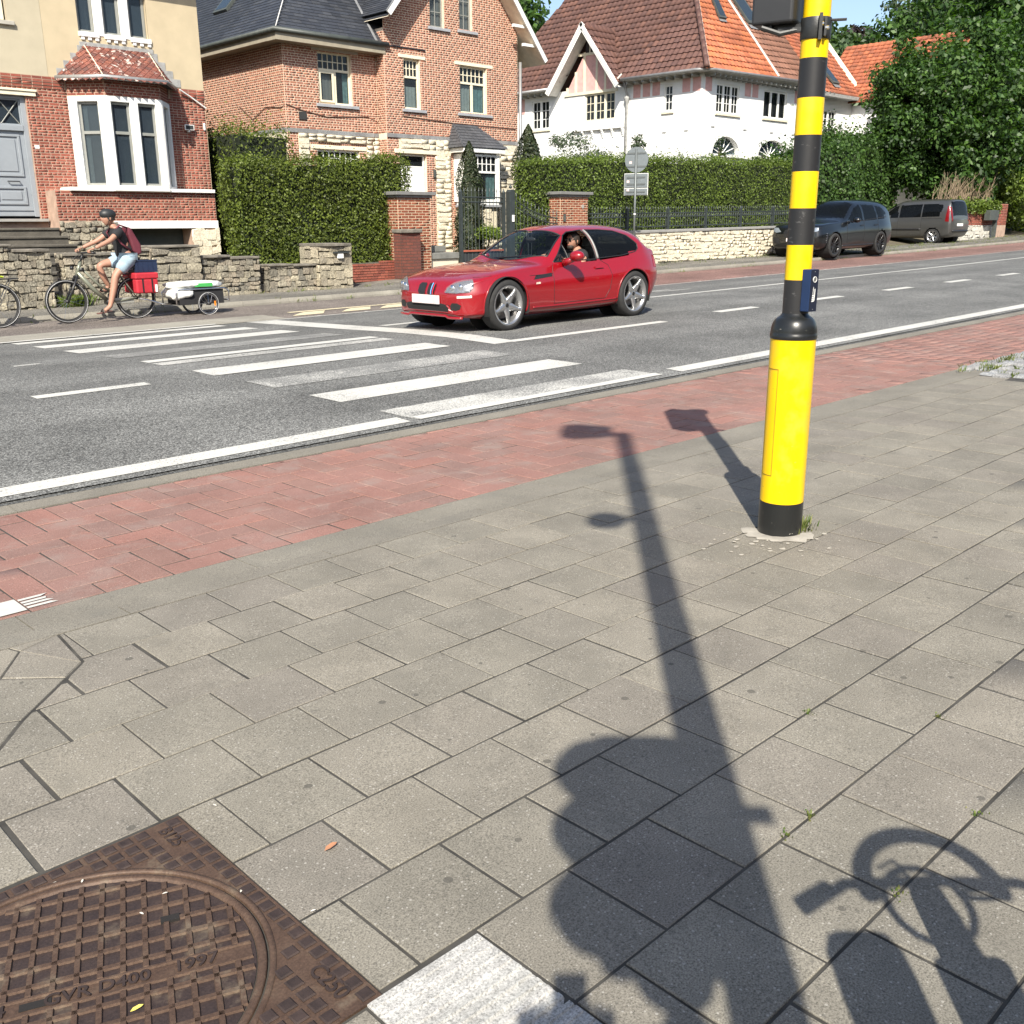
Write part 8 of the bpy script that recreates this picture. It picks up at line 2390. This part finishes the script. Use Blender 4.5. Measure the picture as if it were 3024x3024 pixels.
def hand(parent, wrist, grip, mat=M_skin, r=.034, axis=(0, 1, 0)):
 """a hand with palm, four fingers closing round a bar through grip along axis, and a thumb from the side"""
 w, g_ = Vector(wrist), Vector(grip); a = Vector(axis).normalized()
 d = (g_ - w).normalized(); up = a.cross(d).normalized()
 if up.z < 0: up = -up
 J = [(*w, .026, .02)]; E = []
 pc = g_ - d * .015 + up * .022
 J.append((*pc, .036, .018)); E.append((0, 1))
 for k, off in enumerate((-.030, -.010, .010, .029)):
  L = (.95, 1.05, 1.0, .8)[k]
  kn = g_ + a * off + up * .028 + d * .014 * L; md_ = g_ + a * off + up * .006 + d * .034 * L; tp = g_ + a * off - up * .018 + d * .020 * L
  i = len(J); J += [(*kn, .0092), (*md_, .0086), (*tp, .0078)]; E += [(1, i), (i, i+1), (i+1, i+2)]
 i = len(J); t0 = pc - a * .032 - d * .004; J += [(*t0, .011), (*(g_ - a * .040 - up * .008 + d * .010), .0095)]; E += [(1, i), (i, i+1)]
 return skin('hand', J, E, mat, parent, 0, 1)
# ---------------------------------------------------------------- bicycle
M_fr = plain('grey_green_frame', (.21, .22, .17), .35, .3, var=.05)
M_cordura = plain('red_bag_fabric', (.40, .018, .03), .7, var=.1, scale=20)
M_navycr = plain('navy_crate', (.012, .022, .055), .5)
def bike_wheel(parent, x, z, r, y=0.0, tyre=.026, name='wheel', ns=24, rim=None):
 mb = MB(); mb.tube([(x + (r - tyre) * math.cos(a), y, z + (r - tyre) * math.sin(a)) for a in np.linspace(0, 2*PI, 49)[:-1]], tyre, 8, closed=True); t = mb.build(name, M_rub_, parent, True)
 mb = MB(); mb.tube([(x + (r - tyre * 2.1) * math.cos(a), y, z + (r - tyre * 2.1) * math.sin(a)) for a in np.linspace(0, 2*PI, 49)[:-1]], tyre * .35, 6, closed=True); mb.build('rim', rim or M_trim, t, True)
 mb = MB()
 for sd in (1, -1): mb.tube([(x + (r - tyre * .9) * math.cos(a), y + sd * tyre * .98, z + (r - tyre * .9) * math.sin(a)) for a in np.linspace(0, 2*PI, 49)[:-1]], .003, 4, closed=True)
 mb.build('reflective_band', plain('band_silver', (.6, .6, .6), .4), t)
 mb = MB(); mb.tube([(x, y - .05, z), (x, y + .05, z)], .028, 10); mb.build('hub', M_trim, t, True)
 mb = MB()
 for i in range(ns):
  a = 2 * PI * i / ns; b = a + (.5 if i % 2 else -.5); sd = .035 if i % 4 < 2 else -.035
  mb.tube([(x + .026 * math.cos(b), y + sd, z + .026 * math.sin(b)), (x + (r - tyre * 2.2) * math.cos(a), y, z + (r - tyre * 2.2) * math.sin(a))], .0016, 3)
 mb.build('spokes', M_chrome, t, kind='stuff'); return t
def bike(root, x0, full=True):
 X = lambda v: v - x0
 bike_wheel(root, X(4.54), .345, .345); bike_wheel(root, X(5.67), .345, .345)
 fr_ = MB()
 fr_.tube([(X(4.83), 0, .96), (X(4.74), 0, .74)], .028, 10)
 fr_.tube([(X(4.76), 0, .79), (X(4.98), 0, .52), (X(5.21), 0, .31)], [.034, .036, .036], 10); fr_.tube([(X(4.80), 0, .88), (X(5.08), 0, .58), (X(5.28), 0, .46)], .02, 8)
 fr_.tube([(X(5.21), 0, .29), (X(5.48), 0, .80)], .021, 8)
 for sd in (.06, -.06):
  fr_.tube([(X(5.21), sd * .7, .29), (X(5.66), sd, .35)], .014, 6); fr_.tube([(X(5.44), sd * .3, .72), (X(5.66), sd, .36)], .010, 6)
 f_ = fr_.build('frame', M_fr, root, True)
 q = MB()
 for sd in (.055, -.055): q.tube([(X(4.73), sd, .73), (X(4.55), sd, .345)], [.022, .014], 8)
 q.tube([(X(4.73), -.06, .73), (X(4.73), .06, .73)], .02, 6); q.build('fork', M_trim, root, True)
 q = MB(); q.tube([(X(4.83), 0, .95), (X(4.88), 0, 1.08)], .017, 8); q.tube([(X(4.96), -.32, 1.09), (X(4.88), -.20, 1.10), (X(4.86), 0, 1.09), (X(4.88), .20, 1.10), (X(4.96), .32, 1.09)], .014, 8)
 for sd in (-.27, .27): q.tube([(X(4.94), sd * 1.2, 1.09), (X(4.89), sd * .88, 1.10)], .019, 8)
 q.build('handlebar', M_trim, root, True)
 q = MB(); q.tube([(X(5.48), 0, .80), (X(5.53), 0, .90)], .014, 8); q.build('seat_post', M_chrome, root); q = MB(); q.ball((X(5.58), 0, .925), (.15, .085, .035), 14, 8); q.build('saddle', M_trim, root, True)
 q = MB(); q.box(X(4.80), -.03, .80, X(4.86), .03, .86); q.tube([(X(4.70), 0, .86), (X(4.66), 0, .86)], .03, 10); q.build('front_lamp', M_trim, root, True)
 q = MB()
 for xw, a0, a1 in ((4.54, .1, 2.0), (5.67, .3, 3.3)):
  pts = [(X(xw) + .372 * math.cos(a), 0, .345 + .372 * math.sin(a)) for a in np.linspace(a0, a1, 16)]
  for i in range(15):
   (xa, _, za), (xb, _, zb) = pts[i], pts[i+1]; q.quad((xa, -.035, za), (xa, .035, za), (xb, .035, zb), (xb, -.035, zb))
 q.build('mudguard', M_trim, root, True)
 q = MB(); q.box(X(5.30), -.045, .27, X(5.62), -.035, .36); q.build('chain_case', plain('silver_case', (.42, .42, .38), .4, .4), root, bevel=.004); q = MB(); q.tube([(X(5.21), -.08, .30), (X(5.21), .08, .30)], .05, 14); q.build('motor', M_trim, root, True)
 q = MB(); q.tube([(X(5.21), -.10, .30), (X(5.14), -.10, .155)], .012, 6); q.box(X(5.09), -.20, .14, X(5.19), -.10, .165); q.tube([(X(5.21), .10, .30), (X(5.28), .10, .445)], .012, 6); q.box(X(5.23), .10, .44, X(5.33), .20, .465); q.build('crank', M_trim, root)
 q = MB()
 for sd in (-.06, .06): q.tube([(X(5.46), sd, .735), (X(6.02), sd, .745)], .008, 6); q.tube([(X(5.90), sd, .74), (X(5.70), sd, .36)], .007, 6)
 q.build('rack', M_trim, root); q = MB(); q.tube([(X(4.72), -.02, .93), (X(4.68), -.05, 1.0), (X(4.80), -.1, 1.08)], .005, 5); q.tube([(X(4.86), -.12, 1.09), (X(4.70), -.04, .98), (X(4.76), 0, .80)], .005, 5); q.build('brake_cable', M_trim, root)
ZC = H(5.2, 14.3) + .004
bk1 = thing('touring_bicycle', 'grey-green electric bicycle ridden by the cyclist', 'bicycle', (0, 0, 0), local=True)
bike(bk1, 5.2); bk1.location = (5.2, 14.3, ZC)
bk2 = thing('touring_bicycle', 'bicycle cut off by the left edge, only its rear wheel showing', 'bicycle', (0, 0, 0), local=True)
bike(bk2, 5.2)
q = MB(); q.tube([(.30, -.05, .77), (.50, 0, .79), (.62, .03, .77)], .018, 6); q.build('rolled_strap', plain('lime_strap', (.45, .55, .03), .6), bk2)
bk2.location = (5.2 - 2.13, 14.45, H(3.1, 14.4) + .004)
def W(x, y, z): return (x, 14.3 + y, ZC + z)
bag = thing('red_pannier', 'bright red double pannier bag on the bicycle rack', 'bag', W(5.8, 0, .4))
for sd in (1, -1):
 q = MB(); y0, y1 = sorted((sd * .09, sd * .25)); q.box(5.60, 14.3 + y0, ZC + .42, 5.98, 14.3 + y1, ZC + .66); q.build('pocket', M_cordura, bag, bevel=.03, seg=3)
 for x in (5.70, 5.86): q = MB(); q.box(x, 14.3 + sd * .252 - .003, ZC + .44, x + .025, 14.3 + sd * .252 + .003, ZC + .70); q.build('strap', M_trim, bag)
q = MB(); q.box(5.59, 14.04, ZC + .655, 5.99, 14.56, ZC + .755); q.build('flap', M_cordura, bag, bevel=.02); q = MB(); q.box(5.915, 14.043, ZC + .44, 5.955, 14.048, ZC + .56); q.build('reflector', M_wpaint, bag)
cr = thing('folding_crate', 'dark blue plastic crate strapped on top of the red pannier', 'crate', W(5.85, 0, .76))
q = MB(); x0, x1, y0, y1, z0, z1 = 5.65, 6.02, 14.12, 14.48, ZC + .76, ZC + .94
for b_ in ((x0, y0, z0, x1, y0 + .015, z1), (x0, y1 - .015, z0, x1, y1, z1), (x0, y0 + .015, z0, x0 + .015, y1 - .015, z1), (x1 - .015, y0 + .015, z0, x1, y1 - .015, z1), (x0 + .015, y0 + .015, z0, x1 - .015, y1 - .015, z0 + .015)): q.box(*b_)
q.build('walls', M_navycr, cr); q = MB(); q.box(x0 - .008, y0 - .008, z1, x1 + .008, y0 + .02, z1 + .02); q.box(x0 - .008, y1 - .02, z1, x1 + .008, y1 + .008, z1 + .02); q.build('rim', M_navycr, cr)
for i in range(4): q = MB(); q.box(x0 + .03 + i * .085, y0 - .006, z0 + .02, x0 + .04 + i * .085, y0, z1 - .02); q.build('wall_rib', M_navycr, cr)
# ---------------------------------------------------------------- cyclist
cy = thing('person', 'cyclist in black t-shirt and light denim shorts riding with a maroon backpack', 'person', W(5.4, 0, 0))
J = [(*W(5.60, 0, 1.00), .13, .15), (*W(5.545, 0, 1.16), .115, .145), (*W(5.475, 0, 1.34), .12, .165), (*W(5.43, 0, 1.47), .075, .09), (*W(5.395, 0, 1.55), .052),
     (*W(5.46, -.17, 1.43), .058), (*W(5.25, -.235, 1.275), .043), (*W(4.99, -.265, 1.165), .030),
     (*W(5.46, .17, 1.43), .058), (*W(5.25, .235, 1.275), .043), (*W(4.99, .265, 1.165), .030),
     (*W(5.57, -.10, .96), .098), (*W(5.32, -.115, .72), .062), (*W(5.27, -.12, .52), .060), (*W(5.17, -.14, .235), .038), (*W(5.06, -.15, .17), .034),
     (*W(5.57, .10, .96), .098), (*W(5.16, .115, .885), .062), (*W(5.21, .12, .72), .058), (*W(5.30, .14, .535), .038), (*W(5.20, .15, .485), .034)]
E_ = [(0,1),(1,2),(2,3),(3,4),(2,5),(5,6),(6,7),(2,8),(8,9),(9,10),(0,11),(11,12),(12,13),(13,14),(14,15),(0,16),(16,17),(17,18),(18,19),(19,20)]
skin('body', J, E_, M_skin, cy)
g_ = lambda r: lambda j: (*j[:3], *[k + r for k in j[3:]])
sJ = [J[0], J[1], J[2], (*W(5.435, 0, 1.455), .082, .10), J[5], (*W(5.33, -.21, 1.335), .062), J[8], (*W(5.33, .21, 1.335), .062)]
sJ = [(*j[:3], *[k + .016 for k in j[3:]]) for j in sJ]; sJ[0] = (*W(5.60, 0, 1.00), .150, .172)
sJ.append((*W(5.62, 0, .945), .145, .165)); skin('tshirt', sJ, [(0,8),(0,1),(1,2),(2,3),(2,4),(4,5),(2,6),(6,7)], M_tee, cy)
hJ = [(*W(5.60, 0, 1.02), .142, .165), (*W(5.57, -.10, .955), .122), (*W(5.38, -.112, .775), .10), (*W(5.57, .10, .955), .122), (*W(5.31, .113, .91), .10)]
skin('shorts', hJ, [(0,1),(1,2),(0,3),(3,4)], M_jean, cy)
head(cy, W(5.355, 0, 1.625), PI, M_hair, plain('dark_helmet', (.02, .022, .023), .5), .1)
for sd in (-1, 1): hand(cy, W(4.985, .265 * sd, 1.162), W(4.905, .262 * sd, 1.115), axis=(0, sd, 0))
for (x, y, z) in ((5.07, -.15, .135), (5.215, .15, .455)):
 q = MB(); q.prism([(x - .13, z - .012), (x + .115, z + .022), (x + .115, z + .04), (x - .13, z + .008)], 14.3 + y - .042, 14.3 + y + .042, 'y', Matrix.Translation((0, 0, ZC))); so_ = q.build('sandal', plain('brown_sandal', (.13, .06, .05), .7), cy, bevel=.012)
 q = MB(); q.tube([W(x - .05, y - .045, z + .01), W(x - .04, y, z + .065), W(x - .05, y + .045, z + .01)], .012, 6); q.build('strap', M_hair, so_)
bp = thing('backpack', 'slim maroon backpack worn by the cyclist', 'backpack', W(5.66, 0, 1.1))
M_mar = plain('maroon_nylon', (.11, .018, .03), .7, var=.15)
q = MB(); q.prism([(5.60, 1.49), (5.66, 1.47), (5.80, 1.20), (5.80, 1.06), (5.72, 1.03), (5.66, 1.10), (5.60, 1.36)], 14.15, 14.45, 'y', Matrix.Translation((0, 0, ZC))); q.build('sack', M_mar, bp, bevel=.04, seg=3)
for sd in (-1, 1): q = MB(); q.tube([W(5.60, .12 * sd, 1.47), W(5.47, .145 * sd, 1.515), W(5.36, .13 * sd, 1.40), W(5.46, .175 * sd, 1.22), W(5.64, .14 * sd, 1.10)], .015, 6); q.build('strap', M_mar, bp, True)
# ---------------------------------------------------------------- trailer and sack
tr = thing('bicycle_trailer', 'small black two-wheeled cargo trailer hitched behind the bicycle', 'trailer', (0, 0, 0), local=True)
for sd in (-1, 1): bike_wheel(tr, 0, .20, .20, .30 * sd, .017, ns=12, rim=M_chrome)
q = MB(); q.box(-.48, -.24, .19, .33, .24, .22); q.box(-.48, -.24, .22, -.46, .24, .43); q.box(.31, -.24, .22, .33, .24, .43); q.box(-.46, -.24, .22, .31, -.225, .43); q.box(-.46, .225, .22, .31, .24, .43); q.build('tub', M_tee, tr)
q = MB()
for sd in (-.26, .26): q.tube([(-.56, sd, .20), (-.56, sd, .40), (-.50, sd, .45), (.34, sd, .45), (.42, sd, .40), (.42, sd, .22)], .013, 8)
q.tube([(.42, -.26, .24), (.42, .26, .24)], .013, 6); q.build('rail', M_chrome, tr, True)
q = MB(); q.tube([(-.50, -.10, .21), (-.75, -.12, .22), (-.98, -.15, .30), (-1.14, -.12, .34)], .014, 8); q.build('tow_bar', M_chrome, tr, True)
q = MB(); q.box(.10, -.325, .16, .13, -.32, .24); q.build('orange_reflector', plain('orange_refl', (.75, .22, .02), .3), tr)
tr.location = (6.82, 14.3, ZC)
def lumpy(name, c, r, mat, parent, seed, amp=.06):
 V = []; nu, nv = 26, 14
 for j in range(nv + 1):
  t = PI * j / nv
  for i in range(nu):
   a = 2*PI*i/nu; d = Vector((abs(math.sin(t))**.6*math.copysign(abs(math.cos(a))**.6, math.cos(a)), abs(math.sin(t))**.6*math.copysign(abs(math.sin(a))**.6, math.sin(a)), math.copysign(abs(math.cos(t))**.8, math.cos(t))))
   k = 1 + amp * (math.sin(a*3+seed) * math.sin(t*4+seed*2) + .6*math.sin(a*7+t*5+seed))
   V.append((c[0] + d.x*r[0]*k, c[1] + d.y*r[1]*k, c[2] + d.z*r[2]*k))
 return add(name, mesh_from(name, V, [(j*nu+i, (j+1)*nu+i, (j+1)*nu+(i+1)%nu, j*nu+(i+1)%nu) for j in range(nv) for i in range(nu)], mat, True), parent)
sk1 = thing('white_sack', 'bulging white plastic sack with green print lying on the trailer', 'sack', W(6.7, 0, .45))
M_sack = plain('white_plastic', (.72, .73, .70), .35, var=.06, bmp=.6, bscale=18, bdist=.02)
s_o = lumpy('sack_body', W(6.70, -.02, .515), (.50, .23, .065), M_sack, sk1, 1)
q = MB(); q.box(6.62, 14.047, ZC + .485, 6.95, 14.052, ZC + .545); q.build('green_print', plain('green_print', (.06, .38, .09), .5), s_o)
lumpy('lower_bag', W(6.42, -.05, .38), (.22, .22, .11), M_sack, sk1, 2.2, .1)
# ---------------------------------------------------------------- driver of the red coupe
dv = thing('person', 'driver with sunglasses, beard and dark hair at the wheel of the red coupe', 'person', (0, 0, 0), local=True)
J = [(2.33, .36, .55, .15, .17), (2.42, .36, .78, .14, .17), (2.43, .36, .93, .085, .10), (2.4, .36, 1.005, .05), (2.4, .53, .875, .062), (2.24, .61, .72, .045), (2, .50, .83, .033), (2.4, .19, .875, .062), (2.24, .12, .72, .045), (2, .22, .83, .033)]
skin('body', J, [(0,1),(1,2),(2,3),(2,4),(4,5),(5,6),(2,7),(7,8),(8,9)], M_skin, dv)
skin('tshirt', [(2.33, .36, .55, .165, .185), (2.42, .36, .78, .155, .185), (2.43, .36, .925, .09, .11), (2.4, .53, .87, .078), (2.33, .57, .80, .066), (2.4, .19, .87, .078), (2.33, .15, .80, .066)], [(0,1),(1,2),(2,3),(3,4),(2,5),(5,6)], M_tee, dv)
head(dv, (2.35, .36, 1.065), PI, M_hair, None, 0, True, True)
for yy in (.50, .22): hand(dv, (2, yy, .83), (1.92, yy, .86), axis=(0, 1, .2))
dv.location = red.location; dv.rotation_euler = red.rotation_euler; dv.scale = red.scale
# ================================================================== BEHIND THE CAMERA: what throws the shadows in the foreground
M_galv = plain('galvanised_steel', (.34, .35, .35), .5, .6, var=.1)
LX, LY = -1.517, -2.842
lp = thing('street_lamp', 'tall grey street lamp with signal head behind the photographer', 'street lamp', (LX, LY, H(LX, LY)))
zl = H(LX, LY); HL = 6.75
q = MB(); q.tube([(LX, LY, zl), (LX, LY, zl + 3), (LX, LY, zl + HL)], [.085, .075, .06], 20); q.build('post', M_galv, lp, True)
adir = Vector((-.62, .78, 0))
q = MB(); q.tube([(LX, LY, zl + HL - .05), Vector((LX, LY, zl + HL)) + adir * .15, Vector((LX, LY, zl + HL + .08)) + adir * .2], .05, 10); q.build('arm', M_galv, lp, True)
q = MB(); RA = Matrix.Translation(Vector((LX, LY, zl + HL + .08)) + adir * .30) @ Matrix.Rotation(math.atan2(adir.y, adir.x), 4, 'Z'); q.prism([(-.22, -.10), (.06, -.20), (.16, -.14), (.16, .14), (.06, .20), (-.22, .10)], -.12, .08, 'z', RA); q.build('lantern', M_galv, lp, bevel=.02)
q = MB(); q.ball(Vector((LX, LY, zl + 4.72)) + Vector((-.68, .73, 0)) * .20, (.11, .11, .09), 14, 10); q.tube([(LX, LY, zl + 4.75), Vector((LX, LY, zl + 4.74)) + Vector((-.68, .73, 0)) * .15], .03, 8); q.build('detector', M_trim, lp, True)
sl_ = Vector((-.68, .733, 0)); sr_ = -sl_
SB = Matrix.Translation(Vector((LX, LY, zl)) + sl_ * .20) @ Matrix.Rotation(math.atan2(sl_.y, sl_.x), 4, 'Z')
q = MB(); q.box(-.15, -.10, 1.88, .13, .10, 2.66, SB); sgh = q.build('signal_housing', M_trim, lp, bevel=.05, seg=3)
for i, c_ in enumerate(((.02, .10, .03), (.25, .12, .0), (.22, .01, .01))):
 q = MB(); q.ball(SB @ Vector((.11, 0, 2.03 + i * .255)), (.12, .12, .118), 16, 10); q.build('visor', M_trim, sgh, True)
 q = MB(); q.lathe([(.001, .125), (.08, .115)], 18, SB @ Matrix.Translation((.11, 0, 2.03 + i * .255)) @ Matrix.Rotation(rad(90), 4, 'Y')); q.build('lens', plain('lens', c_, .2), sgh)
q = MB(); q.box(-.34, -.02, 2.34, -.25, .02, 2.38, SB); q.build('bracket', M_trim, lp)
# photographer holding a phone
pg = thing('person', 'photographer in dark clothes holding up a phone, seen only by the shadow', 'person', (-1.95, -2.75, 0))
fx, fy_ = math.sin(_yaw), math.cos(_yaw)
def Q(f, r, z): r = r + .12 if f < -.45 else r; f = f + .18 if f < -.3 else f; z = z * 1.09 if f < -.2 and z > 1.3 else z; return (CAM_LOC.x + fx * f + _r.x * r, CAM_LOC.y + fy_ * f + _r.y * r, z)
J = [(*Q(-.52, .10, .92), .13, .16), (*Q(-.52, .10, 1.12), .12, .155), (*Q(-.52, .10, 1.34), .125, .18), (*Q(-.50, .10, 1.48), .07), (*Q(-.49, .10, 1.56), .05),
     (*Q(-.50, -.08, 1.42), .06), (*Q(-.12, -.27, 1.40), .05), (*Q(-.16, -.06, 1.42), .036), (*Q(-.50, .28, 1.42), .06), (*Q(-.16, .30, 1.36), .05), (*Q(-.16, .08, 1.42), .036),
     (*Q(-.52, .0, .86), .10), (*Q(-.50, -.02, .50), .068), (*Q(-.54, -.04, .10), .045), (*Q(-.44, -.05, .05), .04), (*Q(-.52, .20, .86), .10), (*Q(-.48, .24, .50), .068), (*Q(-.54, .26, .10), .045), (*Q(-.44, .27, .05), .04)]
skin('body', J, [(0,1),(1,2),(2,3),(3,4),(2,5),(5,6),(6,7),(2,8),(8,9),(9,10),(0,11),(11,12),(12,13),(13,14),(0,15),(15,16),(16,17),(17,18)], M_tee, pg)
head(pg, Q(-.46, .09, 1.64), math.atan2(fy_, fx), M_hair)
for sd in (-1, 1): hand(pg, Q(-.16, .07 * sd, 1.42), Q(-.10, .06 * sd, 1.475), axis=_r * sd)
ph = thing('phone', 'black phone held by the photographer', 'phone', Q(-.07, 0, 1.49))
q = MB(); PM = Matrix.Translation(Q(-.07, .01, 1.487)) @ Matrix(((_r2.x, _u2.x, -_f.x, 0), (_r2.y, _u2.y, -_f.y, 0), (_r2.z, _u2.z, -_f.z, 0), (0, 0, 0, 1))); q.box(-.035, -.072, -.004, .035, .072, .004, PM); q.build('case', M_trim, ph, bevel=.006)
# bicycle standing to the right behind the camera
b3 = copy_tree(bk1); b3.name = 'parked_bicycle'
b3['label'] = 'bicycle standing right behind the camera, seen by its handlebar shadow'
b3.rotation_euler = (0, 0, rad(-134)); b3.location = (-.59, -2.62, H(0, -2.6))
for r_, zc, w_, yo, a1_ in ((.15, 1.06, .024, 0, PI + .2), (.09, 1.0, .010, -.03, 2 * PI), (.05, 1.03, .008, .1, 2 * PI)):
 q = MB(); q.tube([(-.36 + .5 * yo * math.sin(a), yo + r_ * math.cos(a), zc + r_ * 1.15 * math.sin(a)) for a in np.linspace(-.2, a1_, 18)], w_, 6); q.build('shadow_loop', M_trim, b3, True)  # added out-of-view loops, shaped only to cast the arched shadow
q = MB(); q.box(-.30, -.30, .80, -.14, -.14, 1.0); q.build('bar_bag', M_trim, b3, bevel=.04)
# houses across the pavement behind the camera (they show in window and paint reflections)
for (x0, x1, y1, hh, cm, lb_) in ((-34, -16, -15, 6.5, M_br1, 'plain red brick house behind the camera, left'), (-14, 6, -17, 6.0, M_wpaint, 'white fronted house behind the camera'), (9, 30, -16, 6.2, M_br2, 'brown brick house behind the camera, right'), (34, 60, -17, 6.5, M_stucco, 'cream house far right behind the camera')):
 t = thing('opposite_house', lb_, 'house', ((x0 + x1) / 2, y1 - 5, 0), group='houses behind the camera')
 q = MB(); q.box(x0, y1 - 9, -.2, x1, y1, hh); q.build('wall', cm, t)
 q = MB(); q.prism([(y1 + .4, hh), (y1 - 4.5, hh + 3.4), (y1 - 9.4, hh)], x0 - .3, x1 + .3, 'x'); q.build('roof', M_tbr, t)
 n_ = int((x1 - x0) / 3)
 for i in range(n_):
  for z0 in (.9, 3.8):
   xx = x0 + 1.0 + i * 3; q = MB(); q.box(xx, y1, z0, xx + 1.2, y1 + .03, z0 + 1.5); q.build('window', M_room, t)
for i, (x, y) in enumerate(((-11, -13.5), (7.5, -14.5), (32, -14))):
 tree('garden_tree', ('small', 'round', 'broad')[i] + ' garden tree between the houses behind the camera', (x, y, 0), 6, (x, y, 3.8), (1.9, 1.9, 1.9), 40, 60, .3, G5_, .16, .8, group='trees behind the camera')
